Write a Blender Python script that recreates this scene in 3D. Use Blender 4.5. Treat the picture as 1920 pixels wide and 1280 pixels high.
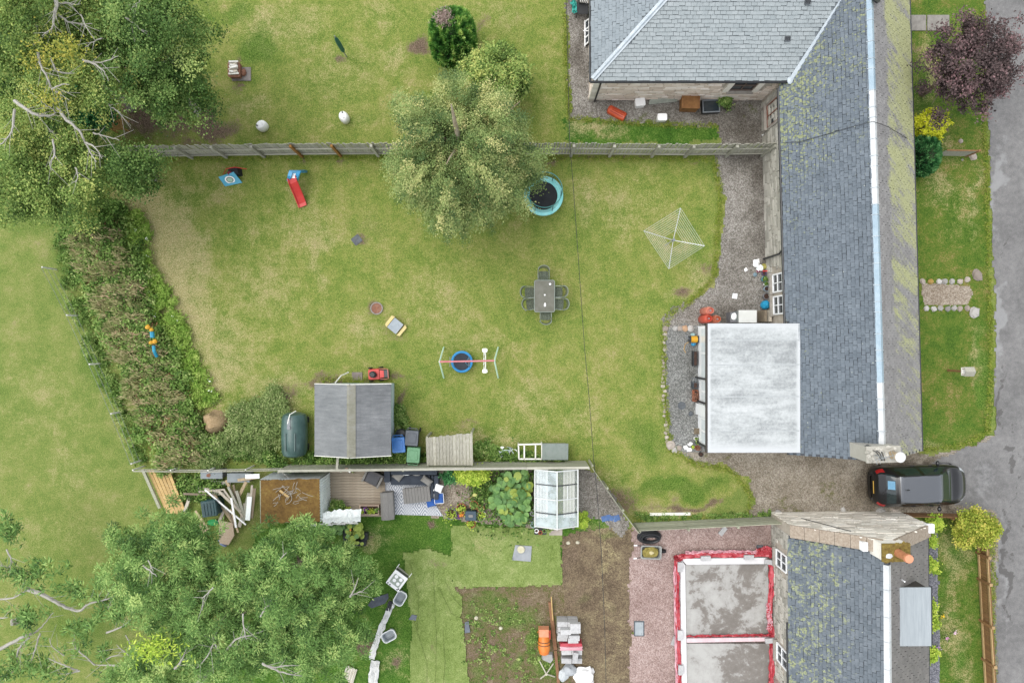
import bpy, math, random
import numpy as np
from mathutils import Vector, Matrix, noise as mnoise
R = math.radians
rnd = random.Random(7)
for o in list(bpy.data.objects): bpy.data.objects.remove(o)
SC = bpy.context.scene
COL = SC.collection

# ------------------------------------------------------------------ camera, sky, sun, exposure
CAM_H = 30.5                      # metres above the gardens
FOC = 1280.0                      # focal length in photo pixels (24 mm on 36 mm film, 1920 wide)
cam_d = bpy.data.cameras.new('camera'); cam = bpy.data.objects.new('camera', cam_d); COL.objects.link(cam)
cam.location = (0, 0, CAM_H); cam.rotation_euler = (0, 0, 0)
cam_d.lens = 24; cam_d.sensor_width = 36; cam_d.clip_end = 3000; cam_d.clip_start = .1
SC.camera = cam
SUN_EL, SUN_AZ = R(66), R(295)    # very soft light, a little from the west, overcast
world = bpy.data.worlds.new('World'); SC.world = world; world.use_nodes = True
wn = world.node_tree.nodes; wl = world.node_tree.links
bg = wn['Background']; sky = wn.new('ShaderNodeTexSky'); sky.sky_type = 'NISHITA'; sky.sun_disc = False
sky.sun_elevation = SUN_EL; sky.sun_rotation = SUN_AZ
sky.air_density = 1.0; sky.dust_density = 1.5; sky.ozone_density = 0.6
hs = wn.new('ShaderNodeHueSaturation'); hs.inputs['Saturation'].default_value = .2      # cloud cover: greyer than a clear sky
wl.new(sky.outputs[0], hs.inputs['Color']); wl.new(hs.outputs[0], bg.inputs[0]); bg.inputs[1].default_value = 0.15
sun_d = bpy.data.lights.new('sun', 'SUN'); sun = bpy.data.objects.new('sun', sun_d); COL.objects.link(sun)
sun_d.energy = 0.7; sun_d.angle = R(50); sun_d.color = (1, .95, .88)
sv = Vector((math.sin(SUN_AZ)*math.cos(SUN_EL), math.cos(SUN_AZ)*math.cos(SUN_EL), math.sin(SUN_EL)))
sun.rotation_euler = sv.to_track_quat('Z', 'Y').to_euler()
SC.view_settings.view_transform = 'Standard'; SC.view_settings.look = 'None'
SC.view_settings.exposure = 1.22; SC.view_settings.gamma = 1; SC.view_settings.use_curve_mapping = False
SC.cycles.max_bounces = 6; SC.cycles.transparent_max_bounces = 10

# ------------------------------------------------------------------ helpers
def spot(px, py, z=0.0):          # survey point of the photo at a known height -> metres
    s = FOC / (CAM_H - z)
    return Vector(((px-960)/s, (640-py)/s, z))

class MB:
    def __init__(s): s.v = []; s.f = []
    def add(s, vs, fs):
        n = len(s.v); s.v += [tuple(v) for v in vs]; s.f += [tuple(i+n for i in f) for f in fs]; return s
    def box(s, c, d, rz=0, rx=0, ry=0, tp=1.0):
        x, y, z = d[0]/2, d[1]/2, d[2]/2
        vs = [Vector((sx*x*(tp if sz > 0 else 1), sy*y*(tp if sz > 0 else 1), sz*z)) for sz in (-1, 1) for sy in (-1, 1) for sx in (-1, 1)]
        if rx or ry or rz:
            m = Matrix.Rotation(rz, 3, 'Z') @ Matrix.Rotation(ry, 3, 'Y') @ Matrix.Rotation(rx, 3, 'X')
            vs = [m @ v for v in vs]
        c = Vector(c)
        return s.add([v+c for v in vs], [(0,2,3,1),(4,5,7,6),(0,1,5,4),(1,3,7,5),(3,2,6,7),(2,0,4,6)])
    def beam(s, a, b, w, h, up=(0,0,1)):      # rectangular bar from a to b
        a = Vector(a); b = Vector(b); d = (b-a).normalized(); u = Vector(up)
        sd = d.cross(u)
        if sd.length < 1e-4: sd = d.cross(Vector((1,0,0)))
        sd.normalize(); u = sd.cross(d).normalized()
        q = [sd*(-w/2)+u*(-h/2), sd*(w/2)+u*(-h/2), sd*(w/2)+u*(h/2), sd*(-w/2)+u*(h/2)]
        return s.add([a+p for p in q]+[b+p for p in q], [(0,1,2,3),(7,6,5,4),(0,4,5,1),(1,5,6,2),(2,6,7,3),(3,7,4,0)])
    def tube(s, pts, r, n=6, r2=None, closed=False):
        pts = [Vector(p) for p in pts]; m = len(pts); rs = r if isinstance(r, (list, tuple)) else [r + ((r2 if r2 is not None else r)-r)*i/max(1, m-1) for i in range(m)]
        vs = []; prev = None
        for i, p in enumerate(pts):
            a = pts[(i-1) % m] if (closed or i > 0) else p; b = pts[(i+1) % m] if (closed or i < m-1) else p
            t = (b-a).normalized()
            if prev is None:
                u = t.cross(Vector((0,0,1)))
                if u.length < .05: u = t.cross(Vector((1,0,0)))
            else: u = prev - t*prev.dot(t)
            if u.length < 1e-6: u = t.orthogonal()
            u.normalize(); prev = u; w = t.cross(u)
            vs += [p + (u*math.cos(k*2*math.pi/n)+w*math.sin(k*2*math.pi/n))*rs[i] for k in range(n)]
        fs = []
        for i in range(m if closed else m-1):
            j = (i+1) % m
            fs += [(i*n+k, i*n+(k+1) % n, j*n+(k+1) % n, j*n+k) for k in range(n)]
        if not closed: fs += [tuple(range(n-1, -1, -1)), tuple((m-1)*n+k for k in range(n))]
        return s.add(vs, fs)
    def cyl(s, c, r, h, n=16, r2=None):
        r2 = r if r2 is None else r2
        return s.lathe([(0, 0), (r, 0), (r2, h), (0, h)], c, n)
    def lathe(s, prof, c=(0,0,0), n=20, sx=1, sy=1, rz=0):
        c = Vector(c); vs = []; fs = []
        for (r, z) in prof:
            r = max(r, 1e-4)
            for k in range(n):
                a = 2*math.pi*k/n; x, y = r*math.cos(a)*sx, r*math.sin(a)*sy
                vs.append(c + Vector((x*math.cos(rz)-y*math.sin(rz), x*math.sin(rz)+y*math.cos(rz), z)))
        for i in range(len(prof)-1):
            fs += [(i*n+k, i*n+(k+1) % n, (i+1)*n+(k+1) % n, (i+1)*n+k) for k in range(n)]
        return s.add(vs, fs)
    def prism(s, out, z0, z1, tp=1.0):
        n = len(out)
        cx = sum(p[0] for p in out)/n; cy = sum(p[1] for p in out)/n
        a = sum(out[i][0]*out[(i+1) % n][1]-out[(i+1) % n][0]*out[i][1] for i in range(n))
        if a < 0: out = out[::-1]
        return s.add([(p[0], p[1], z0) for p in out]+[(cx+(p[0]-cx)*tp, cy+(p[1]-cy)*tp, z1) for p in out],
                     [tuple(range(n-1, -1, -1)), tuple(range(n, 2*n))]+[(i, (i+1) % n, n+(i+1) % n, n+i) for i in range(n)])
    def plate(s, quad, t):        # a sheet through given corners, thickness t below
        q = [Vector(p) for p in quad]; nrm = (q[1]-q[0]).cross(q[-1]-q[0]).normalized()
        if nrm.z < 0: q = q[::-1]; nrm = -nrm
        n = len(q)
        return s.add(q+[p-nrm*t for p in q], [tuple(range(n)), tuple(range(2*n-1, n-1, -1))]+[(i, n+i, n+(i+1) % n, (i+1) % n) for i in range(n)])
    def blob(s, c, r, seed=0, amp=.18, nu=10, nv=7, flat=None, rz=0):
        c = Vector(c); vs = []; fs = []; so = Vector((seed*3.7, seed*1.3, 5))
        for j in range(nv+1):
            th = math.pi*j/nv
            for k in range(nu):
                ph = 2*math.pi*k/nu; d = Vector((math.sin(th)*math.cos(ph), math.sin(th)*math.sin(ph), math.cos(th)))
                q = 1+amp*2*mnoise.noise(d*1.6+so)+amp*mnoise.noise(d*4+so)
                x, y, z = d.x*r[0]*q, d.y*r[1]*q, d.z*r[2]*q
                p = c+Vector((x*math.cos(rz)-y*math.sin(rz), x*math.sin(rz)+y*math.cos(rz), z))
                if flat is not None: p.z = max(p.z, flat)
                vs.append(p)
        for j in range(nv):
            fs += [(j*nu+k, (j+1)*nu+k, (j+1)*nu+(k+1) % nu, j*nu+(k+1) % nu) for k in range(nu)]
        return s.add(vs, fs)
    def pillow(s, c, d, rz=0, rx=0, ry=0, n=8, puff=1.0):
        vs = []; fs = []; m = Matrix.Rotation(rz, 3, 'Z') @ Matrix.Rotation(ry, 3, 'Y') @ Matrix.Rotation(rx, 3, 'X'); c = Vector(c)
        for sg in (1, -1):
            b = len(vs)
            for j in range(n+1):
                for i in range(n+1):
                    u, v = 2*i/n-1, 2*j/n-1
                    hh = (max(0, (1-u**4))*max(0, (1-v**4)))**.5
                    pin = 1-.07*(1-abs(u))*abs(v) ; pin2 = 1-.07*(1-abs(v))*abs(u)
                    vs.append(c+m @ Vector((u*d[0]/2*pin2, v*d[1]/2*pin, sg*(.004+hh*d[2]/2*puff))))
            for j in range(n):
                for i in range(n):
                    q = (b+j*(n+1)+i, b+j*(n+1)+i+1, b+(j+1)*(n+1)+i+1, b+(j+1)*(n+1)+i)
                    fs.append(q if sg > 0 else q[::-1])
        nn = (n+1)*(n+1)
        rim = [i for i in range(n+1)]+[j*(n+1)+n for j in range(1, n+1)]+[n*(n+1)+i for i in range(n-1, -1, -1)]+[j*(n+1) for j in range(n-1, 0, -1)]
        for a, b2 in zip(rim, rim[1:]+rim[:1]): fs.append((a, nn+a, nn+b2, b2))
        return s.add(vs, fs)
    def mesh(s, name, mat, smooth=False):
        me = bpy.data.meshes.new(name); me.from_pydata(s.v, [], s.f); me.materials.append(mat)
        if smooth:
            me.polygons.foreach_set('use_smooth', [True]*len(me.polygons)); me.set_sharp_from_angle(angle=R(42))
        me.update(); return me
    def build(s, name, mat, parent=None, smooth=False, loc=None, rz=0, kind=None, label=None):
        o = bpy.data.objects.new(name, s.mesh(name, mat, smooth)); COL.objects.link(o)
        if parent is not None: o.parent = parent
        if loc is not None: o.location = loc
        if rz: o.rotation_euler.z = rz
        if kind: o['kind'] = kind
        if label: o['label'] = label
        return o

def tag(o, label, cat, group=None):
    o['label'] = label; o['category'] = cat
    if group: o['group'] = group
    return o
def thing(name, label, cat, loc=(0,0,0), rz=0, group=None):
    o = bpy.data.objects.new(name, None); COL.objects.link(o); o.empty_display_size = .2
    o.location = loc; o.rotation_euler = (0, 0, rz)
    return tag(o, label, cat, group)
def dup(root, loc, rz, label):
    def cp(o, par):
        c = o.copy(); COL.objects.link(c); c.parent = par
        for ch in [x for x in COL.objects if x.parent == o]: cp(ch, c)
        return c
    r = cp(root, None); r.location = loc; r.rotation_euler = (0, 0, rz); r['label'] = label
    return r
def obj(name, me, parent=None, loc=(0,0,0), rot=(0,0,0), scale=(1,1,1)):
    o = bpy.data.objects.new(name, me); COL.objects.link(o); o.parent = parent
    o.location = loc; o.rotation_euler = rot; o.scale = scale; return o

ORD = 'first second third fourth fifth sixth seventh eighth ninth tenth eleventh twelfth thirteenth fourteenth fifteenth sixteenth seventeenth eighteenth nineteenth twentieth'.split()
ORD += ['twenty '+q for q in ORD[:9]]+['thirtieth']+['thirty '+q for q in ORD[:9]]+['fortieth']
# ------------------------------------------------------------------ value noise for numpy
def vnoise(x, y, seed=0):
    xi = np.floor(x).astype(np.int64); yi = np.floor(y).astype(np.int64); fx = x-xi; fy = y-yi
    def h(a, b):
        n = (a*374761393 + b*668265263 + seed*982451653) & 0x7fffffff
        n = ((n ^ (n >> 13))*1274126177) & 0x7fffffff
        return ((n ^ (n >> 16)) & 0xffff)/65535.0
    u = fx*fx*(3-2*fx); v = fy*fy*(3-2*fy)
    return (h(xi, yi)*(1-u)+h(xi+1, yi)*u)*(1-v)+(h(xi, yi+1)*(1-u)+h(xi+1, yi+1)*u)*v
def fbm(x, y, seed=0, o=4):
    t = 0; a = .5; n = 0
    for i in range(o): t = t+a*vnoise(x*2**i, y*2**i, seed+i*17); n += a; a *= .55
    return t/n

# ------------------------------------------------------------------ materials
LIGHT = 1.56          # what a white card shows here: photo colour / LIGHT = real surface colour
def lin(c):
    if isinstance(c, str):
        c = [int(c[i:i+2], 16)/255 for i in (0, 2, 4)]
        c = [(x/12.92 if x < .04045 else ((x+.055)/1.055)**2.4)/LIGHT for x in c]
    return (c[0], c[1], c[2], 1)
class NT:
    def __init__(s, name):
        s.m = bpy.data.materials.new(name); s.m.use_nodes = True; s.t = s.m.node_tree; s.n = s.t.nodes; s.bs = s.n['Principled BSDF']; s.out = s.n['Material Output']
        s.bs.inputs['Roughness'].default_value = .8
    def new(s, t, **k):
        n = s.n.new('ShaderNode'+t)
        for a, b in k.items(): setattr(n, a, b)
        return n
    def L(s, a, b): s.t.links.new(a, b)
    def put(s, sock, v):
        if hasattr(v, 'is_output'): s.L(v, sock)
        else: sock.default_value = v
    def pos(s):
        return s.new('NewGeometry').outputs['Position']
    def objco(s): return s.new('TexCoord').outputs['Object']
    def map(s, v, sc=(1,1,1), rot=(0,0,0), loc=(0,0,0)):
        n = s.new('Mapping'); s.L(v, n.inputs[0]); n.inputs['Scale'].default_value = sc; n.inputs['Rotation'].default_value = rot; n.inputs['Location'].default_value = loc
        return n.outputs[0]
    def noise(s, v, scale, det=4, rough=.6, dist=0):
        n = s.new('TexNoise'); s.L(v, n.inputs['Vector']); n.inputs['Scale'].default_value = scale; n.inputs['Detail'].default_value = det; n.inputs['Roughness'].default_value = rough; n.inputs['Distortion'].default_value = dist
        return n.outputs[0]
    def vor(s, v, scale, out='Color', feature='F1', rand=1):
        n = s.new('TexVoronoi'); n.feature = feature; s.L(v, n.inputs['Vector']); n.inputs['Scale'].default_value = scale; n.inputs['Randomness'].default_value = rand
        return n.outputs[out]
    def ramp(s, f, stops, interp='LINEAR'):
        n = s.new('ValToRGB'); e = n.color_ramp.elements; n.color_ramp.interpolation = interp
        while len(e) > 1: e.remove(e[-1])
        e[0].position = stops[0][0]; e[0].color = lin(stops[0][1])
        for p, c in stops[1:]:
            x = e.new(p); x.color = lin(c)
        s.L(f, n.inputs[0]); return n.outputs[0]
    def step(s, f, a, b, lo=0.0, hi=1.0):
        n = s.new('MapRange'); n.interpolation_type = 'SMOOTHSTEP'; s.put(n.inputs[0], f)
        for i, v in enumerate((a, b, lo, hi)): n.inputs[i+1].default_value = v
        return n.outputs[0]
    def mix(s, f, a, b, mode='MIX'):
        n = s.new('Mix'); n.data_type = 'RGBA'; n.blend_type = mode; s.put(n.inputs[0], f)
        for k, v in ((6, a), (7, b)):
            s.put(n.inputs[k], v if hasattr(v, 'is_output') else lin(v))
        return n.outputs[2]
    def math(s, op, a, b=0.0, clamp=False):
        n = s.new('Math'); n.operation = op; n.use_clamp = clamp; s.put(n.inputs[0], a); s.put(n.inputs[1], b); return n.outputs[0]
    def attr(s, name): return s.new('Attribute', attribute_name=name).outputs['Fac']
    def xyz(s, v):
        n = s.new('SeparateXYZ'); s.L(v, n.inputs[0]); return n.outputs
    def bump(s, h, st=.4, dist=.03):
        n = s.new('Bump'); n.inputs['Strength'].default_value = st; n.inputs['Distance'].default_value = dist; s.L(h, n.inputs['Height']); s.L(n.outputs[0], s.bs.inputs['Normal'])
    def col(s, c): s.put(s.bs.inputs['Base Color'], c if hasattr(c, 'is_output') else lin(c)); return s
    def rough(s, v): s.put(s.bs.inputs['Roughness'], v); return s
    def rand(s): return s.new('ObjectInfo').outputs['Random']
    def island(s): return s.new('NewGeometry').outputs['Random Per Island']

def mk(name, c1, c2=None, scale=5, rough=.75, metal=0, bump=0, stretch=None, coat=0, alpha=None, var=.0, spec=.5, wp=False, det=5):
    t = NT(name); v = t.pos() if wp else t.objco()
    if stretch: v = t.map(v, stretch)
    if c2 is None:
        l = lin(c1); c2 = (l[0]*.72, l[1]*.72, l[2]*.72)
    f = t.noise(v, scale, det, .65)
    c = t.ramp(f, [(.33, c1), (.68, c2)])
    if var:
        hv = t.new('HueSaturation'); t.L(c, hv.inputs['Color']); t.L(t.step(t.rand(), 0, 1, 1-var, 1+var), hv.inputs['Value']); c = hv.outputs[0]
    t.col(c); t.bs.inputs['Roughness'].default_value = rough; t.bs.inputs['Metallic'].default_value = metal
    t.bs.inputs['Specular IOR Level'].default_value = spec
    if coat: t.bs.inputs['Coat Weight'].default_value = coat; t.bs.inputs['Coat Roughness'].default_value = .03
    if bump: t.bump(f, bump, .02)
    if alpha is not None: t.bs.inputs['Alpha'].default_value = alpha
    return t.m
# ------------------------------------------------------------------ ground sheets
def inpoly(x, y, poly):
    r = np.zeros(x.shape, bool); n = len(poly); j = n-1
    for i in range(n):
        xi, yi = poly[i]; xj, yj = poly[j]
        c = ((yi > y) != (yj > y)) & (x < (xj-xi)*(y-yi)/((yj-yi) or 1e-9)+xi)
        r ^= c; j = i
    return r
def sheet(name, poly, z, mat, res=.12, rag=.18, blobs=None, kind='structure', seed=1, relief=0.0, label=None):
    P = np.array([spot(*p)[:2] for p in poly]); x0, y0 = P.min(0)-.4; x1, y1 = P.max(0)+.4
    nx = int((x1-x0)/res)+2; ny = int((y1-y0)/res)+2
    gx, gy = np.meshgrid(np.arange(nx)*res+x0, np.arange(ny)*res+y0)
    rg = np.random.RandomState(seed)
    cx = gx[:-1, :-1]+res/2; cy = gy[:-1, :-1]+res/2
    ox = (fbm(cx*1.3, cy*1.3, seed+5)-.5)*rag*3.2+(vnoise(cx*6, cy*6, seed+6)-.5)*rag
    oy = (fbm(cx*1.3, cy*1.3, seed+8)-.5)*rag*3.2+(vnoise(cx*6, cy*6, seed+9)-.5)*rag
    keep = inpoly(cx+ox, cy+oy, [tuple(p) for p in P])
    jx = gx+(rg.rand(*gx.shape)-.5)*res*.55*(rag > 0); jy = gy+(rg.rand(*gx.shape)-.5)*res*.55*(rag > 0)
    iy, ix = np.nonzero(keep)
    q = np.stack([iy*nx+ix, iy*nx+ix+1, (iy+1)*nx+ix+1, (iy+1)*nx+ix], 1)
    used, inv = np.unique(q, return_inverse=True); q = inv.reshape(-1, 4)
    X = jx.ravel()[used]; Y = jy.ravel()[used]
    Z = np.full(X.shape, z)+relief*(fbm(X*.9, Y*.9, seed+3)-.5) if relief else np.full(X.shape, z)
    me = bpy.data.meshes.new(name); n = len(X); m = len(q)
    me.vertices.add(n); me.vertices.foreach_set('co', np.stack([X, Y, Z], 1).astype(np.float32).ravel())
    me.loops.add(m*4); me.loops.foreach_set('vertex_index', q.astype(np.int32).ravel())
    me.polygons.add(m); me.polygons.foreach_set('loop_start', np.arange(0, m*4, 4, dtype=np.int32))
    me.update(calc_edges=True); me.materials.append(mat)
    for key, bl in (blobs or {}).items():
        a = np.zeros(n)
        wx = X+(fbm(X*1.1, Y*1.1, 31)-.5)*1.6; wy = Y+(fbm(X*1.1, Y*1.1, 47)-.5)*1.6
        for b in bl:
            c = spot(b[0], b[1]); rx, ry, am = b[2]/42, b[3]/42, b[4]
            rot = R(b[5]) if len(b) > 5 else 0
            wq = min(1, max(rx, ry)/1.1); dx = X+(wx-X)*wq-c.x; dy = Y+(wy-Y)*wq-c.y; ex = dx*math.cos(rot)+dy*math.sin(rot); ey = -dx*math.sin(rot)+dy*math.cos(rot)
            a = np.maximum(a, am*np.clip(1.35-np.sqrt((ex/rx)**2+(ey/ry)**2), 0, 1))
        at = me.attributes.new(key, 'FLOAT', 'POINT'); at.data.foreach_set('value', a.astype(np.float32))
    o = obj(name, me); o['kind'] = kind
    return o

def grass_mat(name, stops, straw='cfc287', soil='8a7562', lushc='5f8a24', grain=.5, big=.35):
    t = NT(name); p = t.pos()
    n1 = t.noise(p, .33, 3); n2 = t.noise(p, 1.5, 5, .65); n3 = t.noise(p, 6.5, 4, .7); n4 = t.noise(p, 26, 2, .7); n5 = t.noise(t.map(p, (1, .8, 1)), 60, 1)
    v = t.math('ADD', t.math('MULTIPLY', n1, big), t.math('MULTIPLY', n2, .55))
    v = t.math('ADD', v, t.math('MULTIPLY', n3, .35)); v = t.math('ADD', v, t.math('MULTIPLY', n4, .42)); v = t.math('MULTIPLY', v, 1/(big+1.32)); v = t.math('ADD', t.math('MULTIPLY', t.math('SUBTRACT', v, .5), 2.1), .5)
    dry, lush, bare = t.attr('dry'), t.attr('lush'), t.attr('bare')
    c = t.ramp(v, stops)
    dn = t.step(t.math('ADD', dry, t.math('MULTIPLY', t.math('SUBTRACT', v, .5), 1.6)), .08, .85)
    c = t.mix(t.math('MULTIPLY', dn, .9), c, t.ramp(n4, [(.3, 'b3a962'), (.5, straw), (.7, 'e2d8a4')]))
    ln = t.step(t.math('ADD', lush, t.math('MULTIPLY', t.math('ADD', t.math('MULTIPLY', t.math('SUBTRACT', n3, .5), 1.5), t.step(t.noise(p, 2.6, 3, .7), .56, .66, 0, .3)))), .18, .7)
    c = t.mix(t.math('MULTIPLY', ln, .75), c, t.ramp(n4, [(.35, '3f6a18'), (.5, lushc), (.7, '83a83f')]))
    bn = t.step(t.math('ADD', bare, t.math('MULTIPLY', t.math('SUBTRACT', v, .5), 1.5)), .28, .7)
    c = t.mix(bn, c, t.ramp(n4, [(.3, '5c4b3e'), (.5, soil), (.72, 'a8937c')]))
    # tiny white clover heads and fallen leaves
    vd = t.vor(p, 3.2, 'Distance'); vc = t.xyz(t.vor(p, 3.2, 'Color'))
    fl = t.math('MULTIPLY', t.step(vd, .05, .025), t.step(vc[0], .86, .9))
    c = t.mix(t.math('MULTIPLY', fl, .75), c, 'd8d6b8')
    g = t.step(t.math('ADD', t.math('MULTIPLY', n4, .6), t.math('MULTIPLY', n5, .4)), .32, .68, 1-grain*.6, 1+grain*.5)
    hv = t.new('HueSaturation'); t.L(c, hv.inputs['Color']); t.L(t.math('MULTIPLY', g, .93), hv.inputs['Value']); hv.inputs['Saturation'].default_value = .94
    t.col(hv.outputs[0]); t.rough(.9); t.bs.inputs['Specular IOR Level'].default_value = .15
    t.bump(t.math('ADD', n4, t.math('MULTIPLY', n5, .6)), .7, .05); return t.m
LAWN = [(.18, '5f832b'), (.36, '809c39'), (.50, '9aaa4b'), (.64, 'b1b25f'), (.80, 'c6b97a')]
FIELD = [(.20, '6c8d36'), (.38, '849d43'), (.50, '95a74f'), (.64, 'a6ad5d'), (.80, 'b5b274')]
FRONT = [(.30, '4a711a'), (.43, '5f8322'), (.52, '708a2a'), (.61, '858b36'), (.72, '9a8347')]
M_lawn = grass_mat('lawn_grass', LAWN); M_field = grass_mat('field_grass', FIELD, grain=.45)
M_front = grass_mat('front_grass', FRONT, grain=.4)
M_back = grass_mat('back_grass', [(.3, '3f6d18'), (.45, '558524'), (.55, '66932c'), (.65, '7b9a3a'), (.75, '93985a')])
M_weedy = grass_mat('weedy_soil', [(.33, '5f7a30'), (.44, '7d8048'), (.50, '8a7a58'), (.58, '8f7c63'), (.72, 'a0907a')], lushc='6e9636')
M_soil = grass_mat('dry_soil', [(.3, '6f5f4c'), (.45, '8a7860'), (.55, '978568'), (.65, 'a39372'), (.78, 'b5a785')], lushc='7a8a48')

def gravel_mat(name, cols, big=None, scale=26, moss=None, bump=.6):
    t = NT(name); p = t.pos()
    c3 = t.xyz(t.vor(p, scale, 'Color')); d = t.vor(p, scale, 'Distance'); n1 = t.noise(p, .55, 4, .6); n2 = t.noise(p, 3.2, 4, .7); n3 = t.noise(p, 55, 2)
    f = t.math('ADD', t.math('MULTIPLY', c3[0], .62), t.math('MULTIPLY', n3, .38))
    c = t.ramp(f, [(.12, cols[0]), (.4, cols[1]), (.62, cols[2]), (.9, cols[3])])
    w = t.step(t.math('ADD', t.math('MULTIPLY', n1, .6), t.math('MULTIPLY', n2, .4)), .36, .64)
    if big: c = t.mix(t.math('MULTIPLY', w, .55), c, t.mix(1, c, big, 'MULTIPLY'))
    dm = t.attr('shade_damp'); c = t.mix(t.math('MULTIPLY', dm, .62), c, t.mix(1, c, '93877a', 'MULTIPLY'))  # darkens the gravel for painted shade and damp patches alike
    if moss:
        ms = t.step(t.math('ADD', t.attr('moss'), t.math('MULTIPLY', t.math('SUBTRACT', n2, .5), 2)), .35, .8)
        c = t.mix(t.math('MULTIPLY', ms, .7), c, t.ramp(n3, [(.3, '4f5a22'), (.7, moss)]))
    t.col(c); t.rough(.9); t.bs.inputs['Specular IOR Level'].default_value = .2
    t.bump(t.math('SUBTRACT', 1.0, d), bump, .03); return t.m
M_gravel = gravel_mat('pale_gravel', ['77736b', '97928a', 'b0aba3', 'd0cdc7'], 'c6bfb2', moss='7f8a3a')
M_slatechip = gravel_mat('grey_gravel', ['6e6f6d', '8d8e8b', 'a6a7a3', 'cacbc8'], 'cfcfc9')
M_drive = gravel_mat('driveway_gravel', ['857d6f', 'a39a8c', 'b8af9f', 'd0c8b9'], 'ccc0ab', moss='85833f')
M_red = gravel_mat('red_gravel', ['a18a82', 'bda49c', 'cfb8b0', 'e2d0ca'], 'dccbc6')
M_patio = gravel_mat('patio_gravel', ['8f8273', 'b5a896', 'cabfaf', 'e0d8cb'], 'cbb8a2')
M_darkchip = gravel_mat('blue_chippings', ['5c5d64', '75767e', '8c8d95', 'aaaab0'], scale=22)
def road_mat():
    t = NT('asphalt'); p = t.pos(); n1 = t.noise(p, .5, 4); n2 = t.noise(p, 4, 5, .7); n3 = t.noise(p, 48, 2, .8)
    f = t.math('ADD', t.math('MULTIPLY', n1, .3), t.math('ADD', t.math('MULTIPLY', n2, .25), t.math('MULTIPLY', n3, .45)))
    c = t.ramp(f, [(.36, '696968'), (.5, '868584'), (.62, '9f9e9c')])
    w = t.attr('worn'); c = t.mix(t.math('MULTIPLY', t.step(t.math('ADD', w, t.math('SUBTRACT', n2, .5)), .3, .8), .6), c, 'b0b1b1')
    cr = t.attr('crack'); c = t.mix(t.math('MULTIPLY', t.step(t.math('ADD', cr, t.math('MULTIPLY', t.math('SUBTRACT', n2, .5), 2.4)), .42, .7), .8), c, '605e5c')
    t.col(c); t.rough(.88); t.bump(n3, .5, .02); return t.m
M_road = road_mat()

# far ground and the field on the left
g = MB(); g.add([(-700, -700, 0), (700, -700, 0), (700, 700, 0), (-700, 700, 0)], [(0, 1, 2, 3)])
gr = g.build('ground', M_field, kind='structure')
sheet('field', [(-80, -80), (420, -80), (420, 860), (300, 870), (700, 1000), (700, 1360), (-80, 1360)], .003, M_field, .16, 0,
      {'lush': [(150, 480, 90, 60, .5), (100, 1060, 60, 50, .4), (170, 690, 40, 60, .5), (60, 420, 90, 40, .5), (150, 1180, 90, 60, .5), (210, 800, 30, 60, .35)], 'dry': [(60, 760, 110, 90, .15), (130, 880, 60, 60, .2), (90, 1000, 100, 50, .15)]}, seed=2)
# lawns
sheet('garden_lawn', [(200, 291), (1442, 291), (1442, 870), (1300, 985), (1192, 985), (1098, 872), (270, 872), (250, 700), (200, 420)], .007, M_lawn, .12, 0, {
    'dry': [(320, 500, 75, 200, .7, 12), (290, 400, 80, 100, .65), (370, 600, 50, 110, .5), (420, 670, 70, 100, .5), (490, 540, 80, 110, .26), (560, 410, 60, 70, .26), (470, 440, 70, 60, .22), (400, 715, 60, 40, .6), (345, 350, 90, 40, .3), (600, 470, 20, 90, .4), (520, 730, 90, 40, .45), (595, 440, 40, 60, .3),
            (1090, 380, 30, 60, .38), (1150, 400, 40, 60, .3), (820, 560, 80, 80, .2), (1000, 760, 70, 50, .28), (1090, 790, 40, 40, .28), (690, 620, 40, 40, .35), (740, 300, 60, 40, .15), (1210, 370, 60, 60, .2), (1275, 555, 30, 18, .6), (1320, 520, 25, 40, .5), (930, 815, 90, 22, .4), (1160, 905, 50, 30, .35), (1260, 955, 130, 14, .6), (880, 640, 100, 40, .2)],
    'lush': [(690, 430, 60, 60, .4), (1220, 830, 50, 60, .55), (1060, 650, 60, 60, .25), (640, 330, 90, 25, .35), (830, 700, 60, 20, .3), (1285, 915, 100, 22, .9), (1180, 640, 60, 60, .25), (760, 470, 60, 40, .3), (1330, 330, 16, 60, .5), (980, 500, 60, 40, .2), (740, 780, 20, 40, .4), (450, 330, 90, 20, .2), (520, 600, 50, 40, .2)],
    'bare': [(605, 715, 60, 18, .6), (540, 730, 30, 12, .6), (1275, 553, 24, 14, .75), (1330, 500, 18, 30, .45), (400, 295, 60, 7, .5), (1160, 296, 280, 6, .6), (1300, 950, 120, 10, .6), (1170, 930, 40, 34, .6), (640, 300, 12, 10, .6), (567, 303, 12, 10, .6), (820, 400, 10, 8, .6), (1040, 870, 60, 10, .5), (408, 782, 25, 20, 0), (707, 578, 15, 14, .75), (669, 451, 14, 13, .7), (755, 740, 10, 40, .6), (745, 612, 34, 28, .5), (735, 700, 60, 8, .5), (870, 802, 50, 10, .4)]}, seed=3)
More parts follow.
